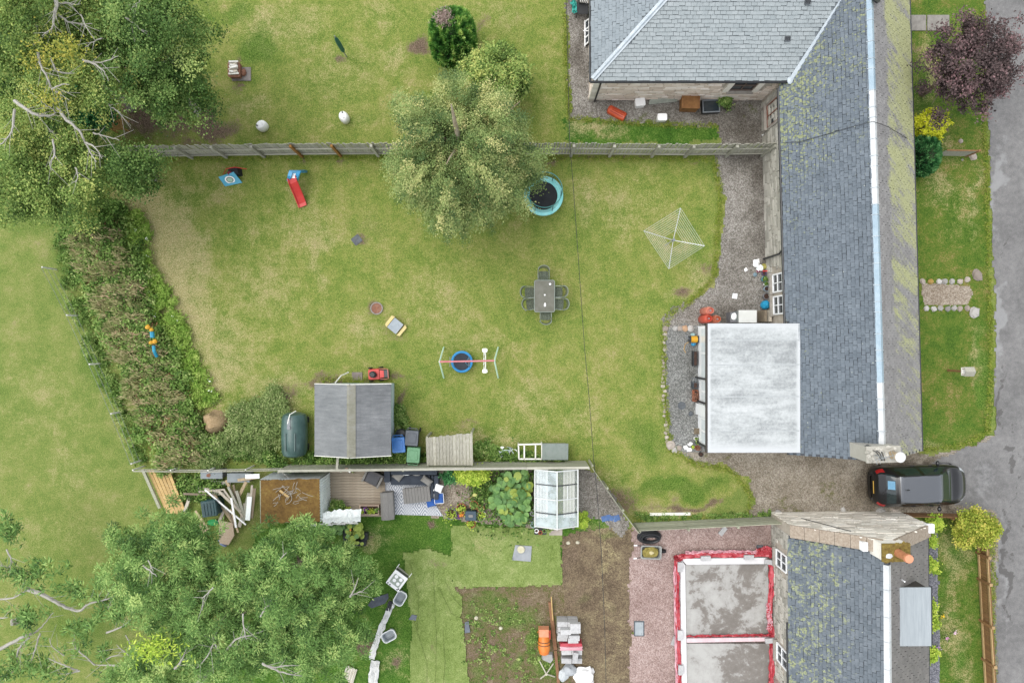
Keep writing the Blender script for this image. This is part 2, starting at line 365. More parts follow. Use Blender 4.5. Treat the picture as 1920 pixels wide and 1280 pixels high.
sheet('north_lawn', [(200, -60), (1064, -60), (1064, 255), (1068, 290), (200, 290)], .009, M_lawn, .12, 0.08, {
    'dry': [(500, 60, 60, 50, .4), (560, 50, 70, 50, .35), (640, 130, 90, 60, .25), (740, 110, 40, 30, .4), (720, 30, 50, 40, .25), (450, 30, 20, 60, .2), (470, 190, 40, 20, .3), (1030, 150, 30, 80, .2), (930, 30, 60, 40, .2), (660, 225, 60, 20, .25)],
    'lush': [(480, 95, 45, 40, .7), (430, 30, 50, 30, .6), (960, 60, 60, 90, .35), (600, 170, 90, 40, .3), (690, 215, 90, 20, .35), (1040, 220, 20, 40, .3), (430, 190, 40, 40, .4), (1050, 40, 12, 90, .3), (380, 20, 40, 40, .5)],
    'bare': [(790, 92, 26, 24, .8), (412, 240, 48, 26, .85), (300, 225, 80, 45, .95), (255, 170, 30, 90, .8), (640, 112, 14, 10, .7), (905, 70, 10, 40, .5), (880, 100, 40, 14, .5), (448, 112, 10, 10, .5), (440, 165, 20, 10, .4), (330, 10, 30, 30, 0), (370, 268, 60, 8, .5), (450, 158, 16, 8, .6)]}, seed=4)
sheet('strip_lawn', [(1062, 228), (1200, 232), (1345, 236), (1350, 268), (1062, 268)], .018, M_back, .09, .2, {'dry': [(1110, 240, 60, 12, .5)], 'lush': [(1300, 248, 50, 16, .6)]}, seed=5)
sheet('front_lawn', [(1690, -60), (1843, -60), (1848, 150), (1857, 500), (1860, 780), (1853, 815), (1830, 832), (1720, 845), (1690, 845)], .011, M_front, .1, .1, {
    'dry': [(1740, 130, 30, 80, .5), (1770, 360, 50, 30, .35), (1760, 280, 40, 30, .3), (1800, 400, 40, 60, .2), (1840, 660, 12, 60, .4), (1760, 840, 60, 10, .4), (1830, 380, 12, 90, .35)],
    'lush': [(1780, 30, 60, 40, .5), (1850, 700, 14, 120, .7), (1790, 800, 60, 30, .4), (1845, 480, 12, 60, .5)], 'bare': [(1712, 120, 12, 60, .4)]}, seed=6)
sheet('cottage_front_lawn', [(1755, 970), (1860, 970), (1866, 1360), (1758, 1360)], .012, M_front, .1, .1, {
    'dry': [(1790, 1050, 30, 70, .5), (1785, 1180, 30, 100, .4), (1800, 1260, 30, 50, .35)],
    'lush': [(1825, 1100, 16, 300, .55), (1762, 1100, 10, 30, .6), (1790, 1030, 14, 12, .8), (1765, 1095, 12, 20, .9), (1790, 1150, 12, 8, .9), (1800, 1240, 10, 20, .9), (1762, 1260, 16, 20, .8)],
    'bare': [(1757, 1122, 10, 16, .5), (1858, 1150, 6, 300, .6)]}, seed=8)
sheet('cottage_lawn', [(560, 962), (1110, 962), (1180, 985), (1190, 1360), (380, 1360), (480, 1000)], .010, M_back, .12, .1, {
    'dry': [(700, 1010, 30, 20, .4), (1120, 985, 40, 14, .2), (740, 1240, 30, 40, .35)],
    'lush': [(790, 990, 60, 30, .6), (720, 1080, 60, 60, .4), (760, 1170, 30, 60, .5)],
    'bare': [(805, 985, 10, 12, .6), (685, 1210, 22, 20, .9), (745, 1240, 12, 20, .6), (700, 1003, 14, 10, .4), (960, 985, 110, 12, .45), (1130, 990, 60, 14, .4)]}, seed=9)
sheet('vegetable_plot', [(850, 1095), (1062, 1095), (1100, 1360), (876, 1360), (868, 1180)], .014, M_weedy, .1, .14, {
    'lush': [(960, 1150, 50, 30, .6), (1000, 1200, 20, 40, .7), (900, 1150, 30, 40, .45), (1020, 1250, 30, 30, .6), (930, 1120, 60, 20, .5), (970, 1240, 16, 20, .6), (900, 1260, 20, 20, .5)],
    'bare': [(930, 1210, 40, 30, .5), (980, 1130, 20, 20, .4), (900, 1230, 30, 30, .4), (860, 1130, 16, 20, .4), (960, 1280, 40, 20, .4)]}, seed=10)
sheet('soil_strip', [(1052, 998), (1120, 990), (1192, 990), (1190, 1100), (1188, 1360), (1075, 1360), (1060, 1120), (1050, 1080)], .018, M_soil, .1, .14, {
    'lush': [(1140, 995, 40, 12, .5), (1095, 1120, 20, 20, .35), (1150, 1140, 14, 14, .3)], 'bare': [(1075, 1040, 20, 50, .5), (1080, 1110, 24, 40, .4)], 'dry': [(1130, 1070, 20, 90, .3), (1160, 1200, 30, 60, .2)]}, seed=11)
# gravels and paths
sheet('gravel_yard', [(1338, 285), (1452, 285), (1470, 630), (1330, 636), (1240, 622), (1243, 598), (1262, 572), (1305, 560), (1340, 535), (1345, 480), (1352, 430), (1358, 370), (1345, 320)], .020, M_gravel, .09, .16, {
    'shade_damp': [(1425, 340, 22, 90, .9), (1400, 300, 40, 20, .7), (1430, 500, 12, 90, .6), (1360, 590, 50, 20, .5)], 'moss': [(1275, 552, 20, 8, .4)]}, seed=12)  # dark corner and wall foot are shade put into the gravel colour
sheet('gravel_court', [(1066, -60), (1120, -60), (1120, 180), (1460, 180), (1460, 272), (1350, 272), (1345, 236), (1200, 232), (1070, 222), (1063, 140)], .021, M_gravel, .09, .16, {
    'shade_damp': [(1090, 90, 20, 50, 1), (1400, 235, 60, 40, .8), (1080, 20, 20, 40, .7), (1180, 180, 120, 8, .6), (1330, 215, 40, 12, .5)], 'moss': [(1410, 200, 16, 12, .5), (1395, 225, 10, 10, .5), (1170, 222, 90, 8, .5), (1100, 212, 14, 8, .5)]}, seed=13)
sheet('side_gravel', [(1243, 612), (1330, 612), (1335, 848), (1300, 862), (1258, 835), (1248, 740)], .0235, M_slatechip, .09, .12, {'shade_damp': [(1300, 690, 8, 60, .4)]}, seed=14)
sheet('driveway', [(1270, 845), (1700, 838), (1730, 850), (1800, 842), (1845, 826), (1885, 800), (1890, 985), (1860, 960), (1700, 968), (1400, 975), (1412, 940), (1396, 895), (1360, 872), (1310, 868)], .026, M_drive, .09, .16, {
    'shade_damp': [(1630, 910, 24, 60, .9), (1735, 862, 60, 12, .9), (1760, 955, 70, 8, .8), (1450, 975, 60, 8, .4)], 'moss': [(1560, 920, 30, 30, .45), (1480, 950, 30, 14, .5), (1340, 862, 40, 6, .5), (1600, 960, 60, 6, .4), (1440, 885, 20, 12, .2)]}, seed=15)  # dark blobs behind and beside the car paint its soft shadow
sheet('drive_apron', [(1738, 868), (1800, 846), (1850, 828), (1880, 800), (1884, 990), (1858, 958), (1805, 945), (1740, 930)], .030, M_road, .09, .12, {'worn': [(1840, 900, 40, 60, .5)]}, seed=16)
sheet('road', [(1846, -80), (1990, -80), (1990, 1360), (1870, 1360), (1866, 1100), (1872, 950), (1866, 830), (1868, 740), (1862, 560), (1856, 320), (1848, 120)], .034, M_road, .09, .1, {
    'worn': [(1862, 350, 14, 110, .9), (1868, 600, 14, 110, .9), (1872, 560, 10, 30, .8), (1878, 1080, 10, 160, .6)],
    'crack': [(1880, 760, 5, 90, 1), (1892, 842, 16, 5, 1), (1897, 868, 5, 24, 1), (1886, 1010, 6, 70, 1), (1890, 1090, 8, 60, .9), (1889, 1150, 5, 40, .8), (1915, 900, 4, 160, .6), (1878, 480, 3, 120, .6)]}, seed=17)
sheet('verge_dirt', [(1850, 990), (1868, 985), (1871, 1360), (1856, 1360)], .028, M_drive, .08, .12, {'shade_damp': [(1860, 1150, 12, 300, .5)]}, seed=27)
sheet('red_gravel_yard', [(1190, 982), (1460, 975), (1470, 1360), (1186, 1360), (1183, 1180), (1182, 1020)], .0225, M_red, .09, .14, {'shade_damp': [(1430, 1010, 40, 30, .6), (1200, 1000, 20, 16, .4)]}, seed=18)
sheet('boulder_path', [(1727, 532), (1818, 535), (1824, 555), (1815, 575), (1732, 573)], .015, M_patio, .06, .07, seed=19)
sheet('patio_bed', [(806, 876), (1005, 872), (1005, 988), (806, 968)], .016, M_patio, .09, .1, {'shade_damp': [(960, 930, 50, 60, .9), (880, 970, 40, 14, .4)]}, seed=20)
sheet('greenhouse_path', [(1075, 870), (1112, 880), (1150, 930), (1178, 985), (1160, 1008), (1130, 975), (1095, 968), (1075, 990)], .0285, M_gravel, .09, .1, {'shade_damp': [(1130, 940, 20, 20, .3)]}, seed=21)
sheet('chipping_bed', [(1738, 968), (1758, 968), (1762, 1360), (1738, 1360)], .019, M_darkchip, .08, .02, seed=22)
# ------------------------------------------------------------------ building materials
def slate_mat(name, cols, moss=None, mosscol='a8ad62', rough=.55, streak=None, speck=.0, mx=0.5):
    t = NT(name); p = t.pos(); rd = t.math('FRACT', t.math('ADD', t.island(), t.rand()))
    n2 = t.noise(p, 2.2, 5, .7); n3 = t.noise(p, 14, 4, .75); n1 = t.noise(p, .5, 3)
    f = t.math('ADD', t.math('MULTIPLY', rd, .17), t.math('ADD', t.math('MULTIPLY', n2, .47), t.math('MULTIPLY', n3, .38)))
    c = t.ramp(f, [(.28, cols[0]), (.5, cols[1]), (.74, cols[2])])
    if moss:
        m = moss(t, p, n1, n2, n3, rd); fine = t.noise(p, 20, 3, .8)
        c = t.mix(m, c, t.ramp(fine, [(.3, '7e8450'), (.5, mosscol), (.72, 'd2d59a')]))
    if speck:
        d = t.vor(p, 7, 'Distance'); q = t.xyz(t.vor(p, 7, 'Color'))
        s = t.math('MULTIPLY', t.step(d, .18, .1), t.step(q[0], 1-speck, 1-speck+.03))
        c = t.mix(t.math('MULTIPLY', s, .7), c, 'd5dccb')
    t.col(c); t.rough(rough); t.bs.inputs['Specular IOR Level'].default_value = .25; t.bump(n3, .35, .02); return t.m
def moss_west(t, p, n1, n2, n3, rd):
    x, y, z = t.xyz(p); g = t.step(y, 2.0, 11.5, 0, .5)
    low = t.step(z, 4.0, 2.6, -.25, .1)
    big = t.noise(t.map(p, (.5, .9, .6)), 1.0, 4, .65)
    a = t.math('ADD', t.math('ADD', g, low), t.math('ADD', big, t.math('MULTIPLY', t.math('SUBTRACT', n3, .5), 1.5)))
    v = t.xyz(t.vor(p, 13, 'Color')); return t.math('MULTIPLY', t.step(t.math('ADD', a, t.math('MULTIPLY', t.math('SUBTRACT', v[0], .55), .8)), .95, 1.3), .62)
def moss_east(t, p, n1, n2, n3, rd):
    x, y, z = t.xyz(p); q = t.map(p, (1, 1, 1), (0, 0, R(30))); s = t.noise(t.map(q, (.3, 1.0, .3)), 1.5, 5, .6); s2 = t.noise(t.map(q, (.35, 2.6, .35)), 2.4, 4, .7)
    g = t.step(y, -3.5, 9, -.055, .045); low = t.step(z, 4.15, 3.6, -.3, .05)
    a = t.math('ADD', t.math('ADD', t.math('MULTIPLY', s, .6), t.math('MULTIPLY', s2, .4)), t.math('ADD', t.math('ADD', g, low), t.math('MULTIPLY', t.math('SUBTRACT', n3, .5), .35)))
    return t.math('MULTIPLY', t.step(a, .48, .62), .76)
def moss_cot(t, p, n1, n2, n3, rd):
    x, y, z = t.xyz(p); v = t.xyz(t.vor(p, 9, 'Color')); low = t.step(z, 4.0, 2.9, -.3, .08)
    a = t.math('ADD', t.math('ADD', n2, low), t.math('ADD', t.math('MULTIPLY', t.math('SUBTRACT', v[0], .5), .55), t.math('MULTIPLY', t.math('SUBTRACT', n3, .5), 1.2)))
    return t.math('MULTIPLY', t.step(a, .64, .88), .72)
M_slate_new = slate_mat('pale_slate', ['9da7aa', 'adb6b8', 'bbc3c5'], rough=.5)
M_slate_w = slate_mat('blue_slate', ['606a73', '737d86', '88929b'], moss_west, 'b3ba72', rough=.75, speck=.05)
M_slate_e = slate_mat('purple_slate', ['83817f', '979594', 'acaaa8'], moss_east, 'c3c68a')
M_slate_c = slate_mat('mossy_slate', ['616b73', '747d85', '899199'], moss_cot, 'b5bd86', rough=.75, speck=.05)
M_slate_ce = slate_mat('worn_grey_roofing', ['757371', '85827f', '97938f'])
def lead_mat(name, a, b): return mk(name, a, b, 3.5, .45, 0, .1, wp=True)
M_lead = lead_mat('pale_lead', 'c3d0d9', 'e4edf2'); M_lead_blue = lead_mat('blue_lead', 'a3bccd', 'bdd2df'); M_white_ridge = lead_mat('white_ridge', 'd5dade', 'f0f2f3')
M_black = mk('black_plastic', '26282b', '34373a', 6, .45)
M_mortar = mk('lime_mortar', 'b8ae9f', 'd2c8b9', 4, .95, bump=.4, wp=True)
def stone_mat(name, cols):
    t = NT(name); p = t.pos(); rd = t.math('FRACT', t.math('ADD', t.island(), t.rand())); n3 = t.noise(p, 9, 5, .75); n2 = t.noise(p, 2, 4)
    f = t.math('ADD', t.math('MULTIPLY', rd, .6), t.math('ADD', t.math('MULTIPLY', n3, .3), t.math('MULTIPLY', n2, .2)))
    t.col(t.ramp(f, [(.12, cols[0]), (.35, cols[1]), (.6, cols[2]), (.85, cols[3])])); t.rough(.92); t.bump(n3, .5, .03); return t.m
M_stone_pink = stone_mat('pink_sandstone', [(.46, .38, .31), (.62, .52, .43), (.73, .64, .55), (.82, .76, .69)])
M_stone_grey = stone_mat('grey_rubble', ['96948a', 'b8b5a9', 'cfcbbf', 'e0dcd0'])
M_stone_lime = stone_mat('limewashed_rubble', [(.38, .35, .3), (.58, .54, .47), (.7, .66, .58), (.78, .75, .68)])
M_glass = mk('window_glass', '2b343a', '3c474e', 2, .08, 0, spec=.8)
M_white_pvc = mk('white_upvc', (.78, .8, .81), (.86, .87, .87), 2, .35)
M_sill = mk('stone_sill', 'a09a90', 'b8b2a8', 5, .85)

def slates(parent, O, U, V, nu, nv, w, h, mat, clip, nind=0, key=None, seed=1, name='slate'):
    O, U, V = Vector(O), Vector(U).normalized(), Vector(V).normalized(); N = U.cross(V).normalized()
    if N.z < 0: N = -N
    rg = random.Random(seed); items = []
    for j in range(nv):
        off = (j % 2)*w*.5
        for i in range(-1, nu+1):
            u, v = i*w+off+rg.uniform(-.008, .008), j*h+rg.uniform(-.008, .008)
            if clip(u+w/2, v+h/2): items.append((u, v, rg.uniform(.94, .975)*w, rg.uniform(0, .012), rg.uniform(-.014, .014)))
    GP = .955 if 'pale' in mat.name or 'purple' in mat.name else .93
    def geo(wd, lift, skew):
        a = [(.0, 0, .030+lift), (wd, 0, .030+lift+skew*.4), (wd, h*GP, .010), (0, h*GP, .010)]
        vs = [U*x+V*(y+(skew if k < 2 else 0))+N*z for k, (x, y, z) in enumerate(a)] + [U*0+V*skew+N*(.0), U*wd+V*skew+N*(.0)]
        return vs, [(0, 1, 2, 3), (4, 5, 1, 0), (4, 0, 3), (5, 2, 1)]
    ind = []
    if nind:
        order = sorted(range(len(items)), key=lambda k: key(O+U*items[k][0]+V*items[k][1]))
        sel = set(order[:nind]); ind = [items[k] for k in order[:nind]]; items = [it for k, it in enumerate(items) if k not in sel]
        var = []
        for k in range(6):
            vs, fs = geo(w*rg.uniform(.94, .975), rg.uniform(0, .012), rg.uniform(-.012, .012)); var.append(MB().add(vs, fs).mesh(name, mat))
        for (u, v, *_r) in ind: obj(name, rg.choice(var), parent, O+U*u+V*v)
    m = MB()
    for (u, v, wd, lift, sk) in items:
        vs, fs = geo(wd, lift, sk); b = O+U*u+V*v; m.add([b+q for q in vs], fs)
    if m.v: m.build(name+'_courses', mat, parent, kind='stuff')

def stones(parent, O, U, ln, ht, mat, nind=0, seed=1, top=None, skip=(), rowh=(.13, .24), wid=(.22, .6), name='stone'):
    """rubble facing on the vertical plane through O along U; top(u) = wall height there; outward normal is U x Z"""
    O, U = Vector(O), Vector(U).normalized(); Nn = U.cross(Vector((0, 0, 1))).normalized(); rg = random.Random(seed); items = []; z = .02
    while z < ht-.05:
        rh = min(rg.uniform(*rowh), ht-z); u = rg.uniform(-.2, 0)
        while u < ln:
            w = rg.uniform(*wid); a, b = max(u, .01), min(u+w, ln-.01)
            if b-a > .06 and (top is None or z+rh < top((a+b)/2)+.02) and not any(a < s[1] and b > s[0] and z < s[3] and z+rh > s[2] for s in skip): items.append((a, z, b-a, rh))
            u += w
        z += rh
    def geo(w, h):
        d = rg.uniform(.015, .05); j = lambda: rg.uniform(-.018, .018); g = .012
        fr = [(g+j(), g+j()), (w-g+j(), g+j()), (w-g+j(), h-g+j()), (g+j(), h-g+j())]
        vs = [U*x+Vector((0, 0, y))+Nn*(d+j()*.4) for x, y in fr]+[U*x+Vector((0, 0, y))-Nn*.01 for x, y in [(0.004, 0.004), (w-.004, 0.004), (w-.004, h-.004), (0.004, h-.004)]]
        return vs, [(0, 1, 2, 3), (0, 4, 5, 1), (1, 5, 6, 2), (2, 6, 7, 3), (3, 7, 4, 0)]
    items.sort(key=lambda q: -q[2]*q[3]); ind, rest = items[:nind], items[nind:]
    cache = {}
    for (u, z, w, h) in ind:
        k = (round(w/.08), round(h/.04))
        if k not in cache: cache[k] = MB().add(*geo(k[0]*.08 or w, max(.04, k[1]*.04))).mesh(name, mat)
        o = obj(name, cache[k], parent, O+U*u+Vector((0, 0, z)))
    m = MB()
    for (u, z, w, h) in rest:
        vs, fs = geo(w, h); b = O+U*u+Vector((0, 0, z)); m.add([b+q for q in vs], fs)
    if m.v: m.build(name+'work', mat, parent, kind='stuff')

def window(parent, O, U, w, h, z, nx=2, ny=2, frame=M_white_pvc, out=.02):
    O, U = Vector(O), Vector(U).normalized(); N = U.cross(Vector((0, 0, 1))).normalized(); Z = Vector((0, 0, 1)); B = O+Z*z+N*out
    p = MB(); p.plate([B, B+U*w, B+U*w+Z*h, B+Z*h], .02); wi = p.build('window', M_glass, parent)
    f = MB(); t = .06
    for (a, b) in ((0, 0), (1, 1)): pass
    def bar(a, b, wd): f.beam(B+U*a[0]+Z*a[1]+N*.02, B+U*b[0]+Z*b[1]+N*.02, wd, .05, N)
    bar((0, 0), (w, 0), t); bar((0, h), (w, h), t); bar((0, t/2+.001), (0, h-t/2-.001), t); bar((w, t/2+.001), (w, h-t/2-.001), t)
    for i in range(1, nx): bar((w*i/nx, t/2+.001), (w*i/nx, h-t/2-.001), t*.6)
    for j in range(1, ny): f.beam(B+U*(t/2)+Z*(h*j/ny)+N*.028, B+U*(w-t/2)+Z*(h*j/ny)+N*.028, t*.6, .04, N)
    f.build('frame', frame, wi)
    s = MB(); s.plate([B-U*.08+Z*(-.035)+N*.0, B+U*(w+.08)+Z*(-.035), B+U*(w+.08)+Z*(-.035)+N*.16, B-U*.08+Z*(-.035)+N*.16], .07); s.build('sill', M_sill, wi)
    return wi

# ------------------------------------------------------------------ the long slate cottage
LO, LR = Vector((13.92, 5.0, 0)), R(1.6); EZ, RZ, HW = 2.3, 4.42, 2.69; TS = (RZ-EZ)/HW
lh = thing('long_cottage', 'long stone cottage with blue slate west slope, mossy east slope and white ridge', 'house', LO, LR)
Y0, Y1 = -9.6, 10.6
m = MB(); wt = HW-.08
m.prism([(-wt, Y0+.05), (wt, Y0+.05), (wt, Y1), (-wt, Y1)], 0, EZ-.05)
m.add([(-wt, Y0+.05, EZ-.05), (wt, Y0+.05, EZ-.05), (0, Y0+.05, RZ-.16), (-wt, Y1, EZ-.05), (wt, Y1, EZ-.05), (0, Y1, RZ-.16)], [(0, 1, 2), (5, 4, 3), (0, 2, 5, 3), (1, 4, 5, 2)])
lwall = m.build('wall', M_mortar, lh)
rubble = lambda y0, y1, sd, n, sk=(): stones(lwall, (-wt-.003, y1, 0), (0, -1, 0), y1-y0, EZ-.06, M_stone_grey, n, sd, skip=sk, wid=(.2, .5))
wins = [(5.05, .95), (4.2, .85)]     # local y positions of the small windows
rubble(-3.9, 5.7, 5, 200, [(5.7-(-2.05)-.1, 5.7-(-2.95)+.1, .6, 1.9), (5.7-(-3.0), 5.7-(-3.85), .6, 1.9)])
for yy in (-2.05, -3.0): window(lwall, (-wt-.003, yy, 0), (0, -1, 0), .75, 1.05, .85, 2, 2)
# doorway and upper window of the court under the north wing
dd = window(lwall, (-wt-.003, 5.32, 0), (0, -1, 0), .95, 1.35, .75, 2, 1, mk('red_brown_frame', '8a5a48', 'a06e5c', 4, .6))
fr = MB()
for (a, b) in (((-wt-.03, 4.32, 0), (-wt-.03, 4.32, 2.08)), ((-wt-.03, 5.38, 0), (-wt-.03, 5.38, 2.08)), ((-wt-.03, 4.27, 2.12), (-wt-.03, 5.43, 2.12))): fr.beam(a, b, .1, .09, (1, 0, 0))
fr.build('surround', M_sill, dd)
ro = MB()
for s in (-1, 1):
    ro.plate([(s*(HW), Y0, EZ-.0), (s*(HW), Y1, EZ), (s*.002, Y1, RZ), (s*.002, Y0, RZ)], .05)
lroof = ro.build('roof', mk('roof_sarking', '4c5158', '5b6066', 4, .9), lh)
SL = math.hypot(HW, RZ-EZ)
Minv = (Matrix.Translation(LO) @ Matrix.Rotation(LR, 4, 'Z'))
WINGZ, WP = 2.58, .445; WO = Vector((3.27, 10.69, 0))
def west_clip(u, v):
    if u < .02 or u > Y1-Y0-.05 or v > SL-.05: return False
    x = -HW+v*HW/SL; pw = Minv @ Vector((x, Y0+u, 0))
    z = EZ+v*(RZ-EZ)/SL
    if pw.y > WO.y and z < WINGZ+(pw.y-WO.y)*WP+.02: return False
    if -4.55 < pw.y < .74 and pw.x < 11.72: return False
    return True
west_key = lambda q: (Minv @ q).length
slates(lroof, (-HW-.03, Y0, EZ+.0), (0, 1, 0), (HW, 0, RZ-EZ), int((Y1-Y0)/.19)+1, int(SL/.148), .19, .148, M_slate_w, west_clip, 300, lambda q: abs((Minv @ q).y+1)+abs(q.x)*.3, 3)
slates(lroof, (HW+.03, Y0, EZ), (0, 1, 0), (-HW, 0, RZ-EZ), int((Y1-Y0)/.2)+1, int(SL/.16), .2, .16, M_slate_e, lambda u, v: .02 < u < Y1-Y0 and v < SL-.05, 0, None, 4)
# ridge pieces: white stretches and a long blue lead stretch
y = Y0+.55; k = 0
bounds = [y]
while y < Y1: y += .62+.25*math.sin(k*2.1); k += 1; bounds.append(y)
for a, b in zip(bounds, bounds[1:]):
    mid = (a+b)/2; blue = (-8.4+2.1 < mid < .4) or mid > 7.4-2.5
    r = MB(); e = .012
    r.add([(-.135, a+e, RZ-.05), (0, a+e, RZ+.075), (.135, a+e, RZ-.05), (-.135, b-e, RZ-.05), (0, b-e, RZ+.075), (.135, b-e, RZ-.05), (0, a+e, RZ-.05), (0, b-e, RZ-.05)], [(0, 1, 4, 3), (1, 2, 5, 4), (0, 6, 1), (1, 6, 2), (3, 4, 7), (4, 5, 7)])
    r.build('ridge_cap', M_lead_blue if blue else M_white_ridge, lroof)
rl = MB()
for yy in bounds[1:-1]: rl.tube([(-.17, yy, RZ-.06), (0, yy, RZ+.085), (.17, yy, RZ-.06)], .012, 5)
rl.build('ridge_strap', M_lead, lroof, kind='stuff')
gt = MB(); gt.tube([(-HW-.07, Y0, EZ-.03), (-HW-.07, 5.55, EZ-.03)], .06, 8); gt.build('gutter', M_black, lh)
gt = MB(); gt.tube([(HW+.07, Y0, EZ-.03), (HW+.07, Y1, EZ-.03)], .06, 8); gt.build('gutter', M_black, lh)
dp = MB(); dp.tube([(-HW-.07, -1.15, EZ-.08), (-wt-.12, -1.25, EZ-.5), (-wt-.12, -1.25, .05)], .04, 8); dp.build('downpipe', M_black, lh)
rc = MB(); pts = [spot(1468, 268, 2.5), spot(1500, 266, 2.85), spot(1540, 255, 3.3), spot(1590, 240, 3.95), spot(1637, 228, 4.6), spot(1665, 238, 4.2), spot(1700, 259, 2.75), spot(1706, 262, 2.4)]
inv = Minv.inverted(); rc.tube([inv @ p for p in pts], .012, 5); rc.build('roof_cable', M_black, lh)
sky_b = MB(); q = [spot(1634, -8, 4.6), spot(1647, -8, 4.35), spot(1648, 6, 4.3), spot(1643, 9, 4.4), spot(1635, 2, 4.6)]
sky_b.plate([inv @ (p+Vector((0, 0, .12))) for p in q], .06); sky_b.build('rooflight', M_black, lroof)
# south chimney with pot, aerial and cap
ch = MB(); cc = inv @ spot(1655, 851, 5.0); cc.z = 0
ch.box((cc.x, cc.y, 4.1), (1.2, .56, 1.8)); ch.box((cc.x, cc.y, 5.03), (1.28, .62, .08)); chim = ch.build('chimney', M_stone_grey, lroof)
cp = MB()
for i in range(26): cp.blob((cc.x+rnd.uniform(-.66, .66), cc.y+rnd.uniform(-.28, .28), 5.08), (rnd.uniform(.05, .13), rnd.uniform(.05, .1), .05), i, .25, 7, 5)
cp.build('loose_capstone', M_stone_grey, chim, kind='stuff')
pot = MB(); pot.lathe([(.15, 0), (.13, .35), (.16, .38), (.16, .42), (0, .42)], (cc.x+.3, cc.y-.02, 5.08), 18); pot.build('chimney_pot', mk('buff_clay', 'b09a7a', 'c7b394', 6), chim)
pc = MB(); pc.lathe([(.19, 0), (.19, .05), (.12, .1), (0, .11)], (cc.x+.36, cc.y-.04, 5.5), 22); pc.build('pot_cap', mk('white_cap', 'f3f3f0', 'fbfbfb', 2, .5), chim, smooth=True)
ae = MB(); a0 = Vector((cc.x-.35, cc.y, 5.05)); ae.tube([a0, a0+Vector((0, 0, .75))], .018, 6); T = a0+Vector((0, 0, .7)); dv = Vector((.62, .14, 0))
ae.tube([T-dv*.5, T+dv*.6], .012, 5)
for i in range(6):
    q = T-dv*.5+dv*(i*.2); ae.tube([q+Vector((-.05, .17, 0)), q+Vector((.05, -.17, 0))], .008, 4)
tag(ae.build('aerial', mk('grey_metal', 'a9adaf', 'c0c4c6', 3, .4, .6), None, loc=None), 'slim grey television aerial standing on the stone chimney above the black car', 'aerial')
COL.objects[-1].matrix_world = Minv
cb = MB()
for k in range(3): cb.tube([(cc.x-.62+.1*k, cc.y+.33, 4.9-.1*k), (cc.x-.3+.1*k, cc.y+.1, 5.14), (cc.x-.1+.05*k, cc.y-.2, 5.12), (cc.x-.12+.1*k, cc.y-.36, 4.8)], .015, 5)
cb.build('chimney_cable', M_black, chim)

# ------------------------------------------------------------------ the hipped north wing
nw = thing('slate_wing', 'hipped house wing with pale new slates above a pink sandstone wall', 'house', WO)
LX, DP = 8.1, 7.0; hy = DP/2; rz = WINGZ+hy*WP
m = MB(); m.prism([(.18, .1), (8.0, .1), (8.0, DP-.1), (.18, DP-.1)], 0, WINGZ-.04); nwall = m.build('wall', M_mortar, nw)
wa, wb = 6.0, 6.98
stones(nwall, (.18, .097, 0), (1, 0, 0), 7.75, WINGZ-.05, M_stone_pink, 280, 8, skip=[(wa-.3, wb+.3, 1.15, 2.6)], wid=(.2, .62), rowh=(.12, .2))
stones(nwall, (.177, DP-.1, 0), (0, -1, 0), DP-.2, WINGZ-.05, M_stone_pink, 0, 9, wid=(.2, .6))
window(nwall, (wa, .097, 0), (1, 0, 0), wb-wa, 1.1, 1.3, 2, 2, mk('brown_frame', '6d5b4f', '7d6b5f', 4))
sj = MB(); sj.box((wa-.14, .06, 1.85), (.24, .14, 1.3)); sj.box((wb+.14, .06, 1.85), (.24, .14, 1.3)); sj.build('window_jamb', M_stone_lime, nwall)
q = MB(); zz = 0; i = 0
while zz < 2.4:
    q.box((.26+(.07 if i % 2 else 0), .085, zz+.14), (.24+(.14 if i % 2 else 0), .1, .265)); zz += .28; i += 1
q.build('quoin', M_stone_lime, nwall)
r = MB(); vx = hy*WP/TS
r.plate([(0, 0, WINGZ), (LX, 0, WINGZ), (LX+vx, hy, rz), (hy, hy, rz)], .05)
r.plate([(0, 0, WINGZ), (hy, hy, rz), (0, DP, WINGZ)], .05)
r.plate([(0, DP, WINGZ), (hy, hy, rz), (LX+vx, hy, rz), (LX, DP, WINGZ)], .05)
nroof = r.build('roof', mk('roof_sarking_pale', '858d92', '929a9f', 4, .9), nw)
ss = math.hypot(hy, hy*WP)
def s_clip(u, v):
    y = v*hy/ss; return u > y+.1 and u < LX+y*WP/TS-.08 and v < ss-.04
slates(nroof, (0, -.03, WINGZ), (1, 0, 0), (0, hy, hy*WP), int((LX+vx)/.235)+1, int(ss/.152), .235, .152, M_slate_new, s_clip, 300, lambda q: abs(q.y)+abs(q.x-4)*.15, 11)
slates(nroof, (-.03, DP, WINGZ), (0, -1, 0), (hy, 0, hy*WP), int(DP/.21)+1, int(ss/.15), .21, .15, mk_w := slate_mat('pale_slate_shaded', ['8b969c', '99a4aa', 'a7b1b6']), lambda u, v: v*hy/ss < min(u, DP-u)-.1, 0, None, 12)  # west hip: darker copy of the same slate, shade put into the colour
hp = MB(); hp.plate([Vector((0, 0, WINGZ))+Vector(d) for d in ((-.06, .08, .06), (.12, -.06, .06))] + [Vector((hy, hy, rz))+Vector(d) for d in ((.12, -.06, .06), (-.06, .08, .06))], .03)
hp.tube([(.02, .02, WINGZ+.08), (hy, hy, rz+.08)], .05, 8); hp.build('hip_ridge', M_lead, nroof)
vl = MB(); vl.plate([(LX-.14, -.1, WINGZ+.05), (LX+.06, -.1, WINGZ+.05), (LX+vx+.12, hy, rz+.07), (LX+vx-.04, hy, rz+.07)], .03)
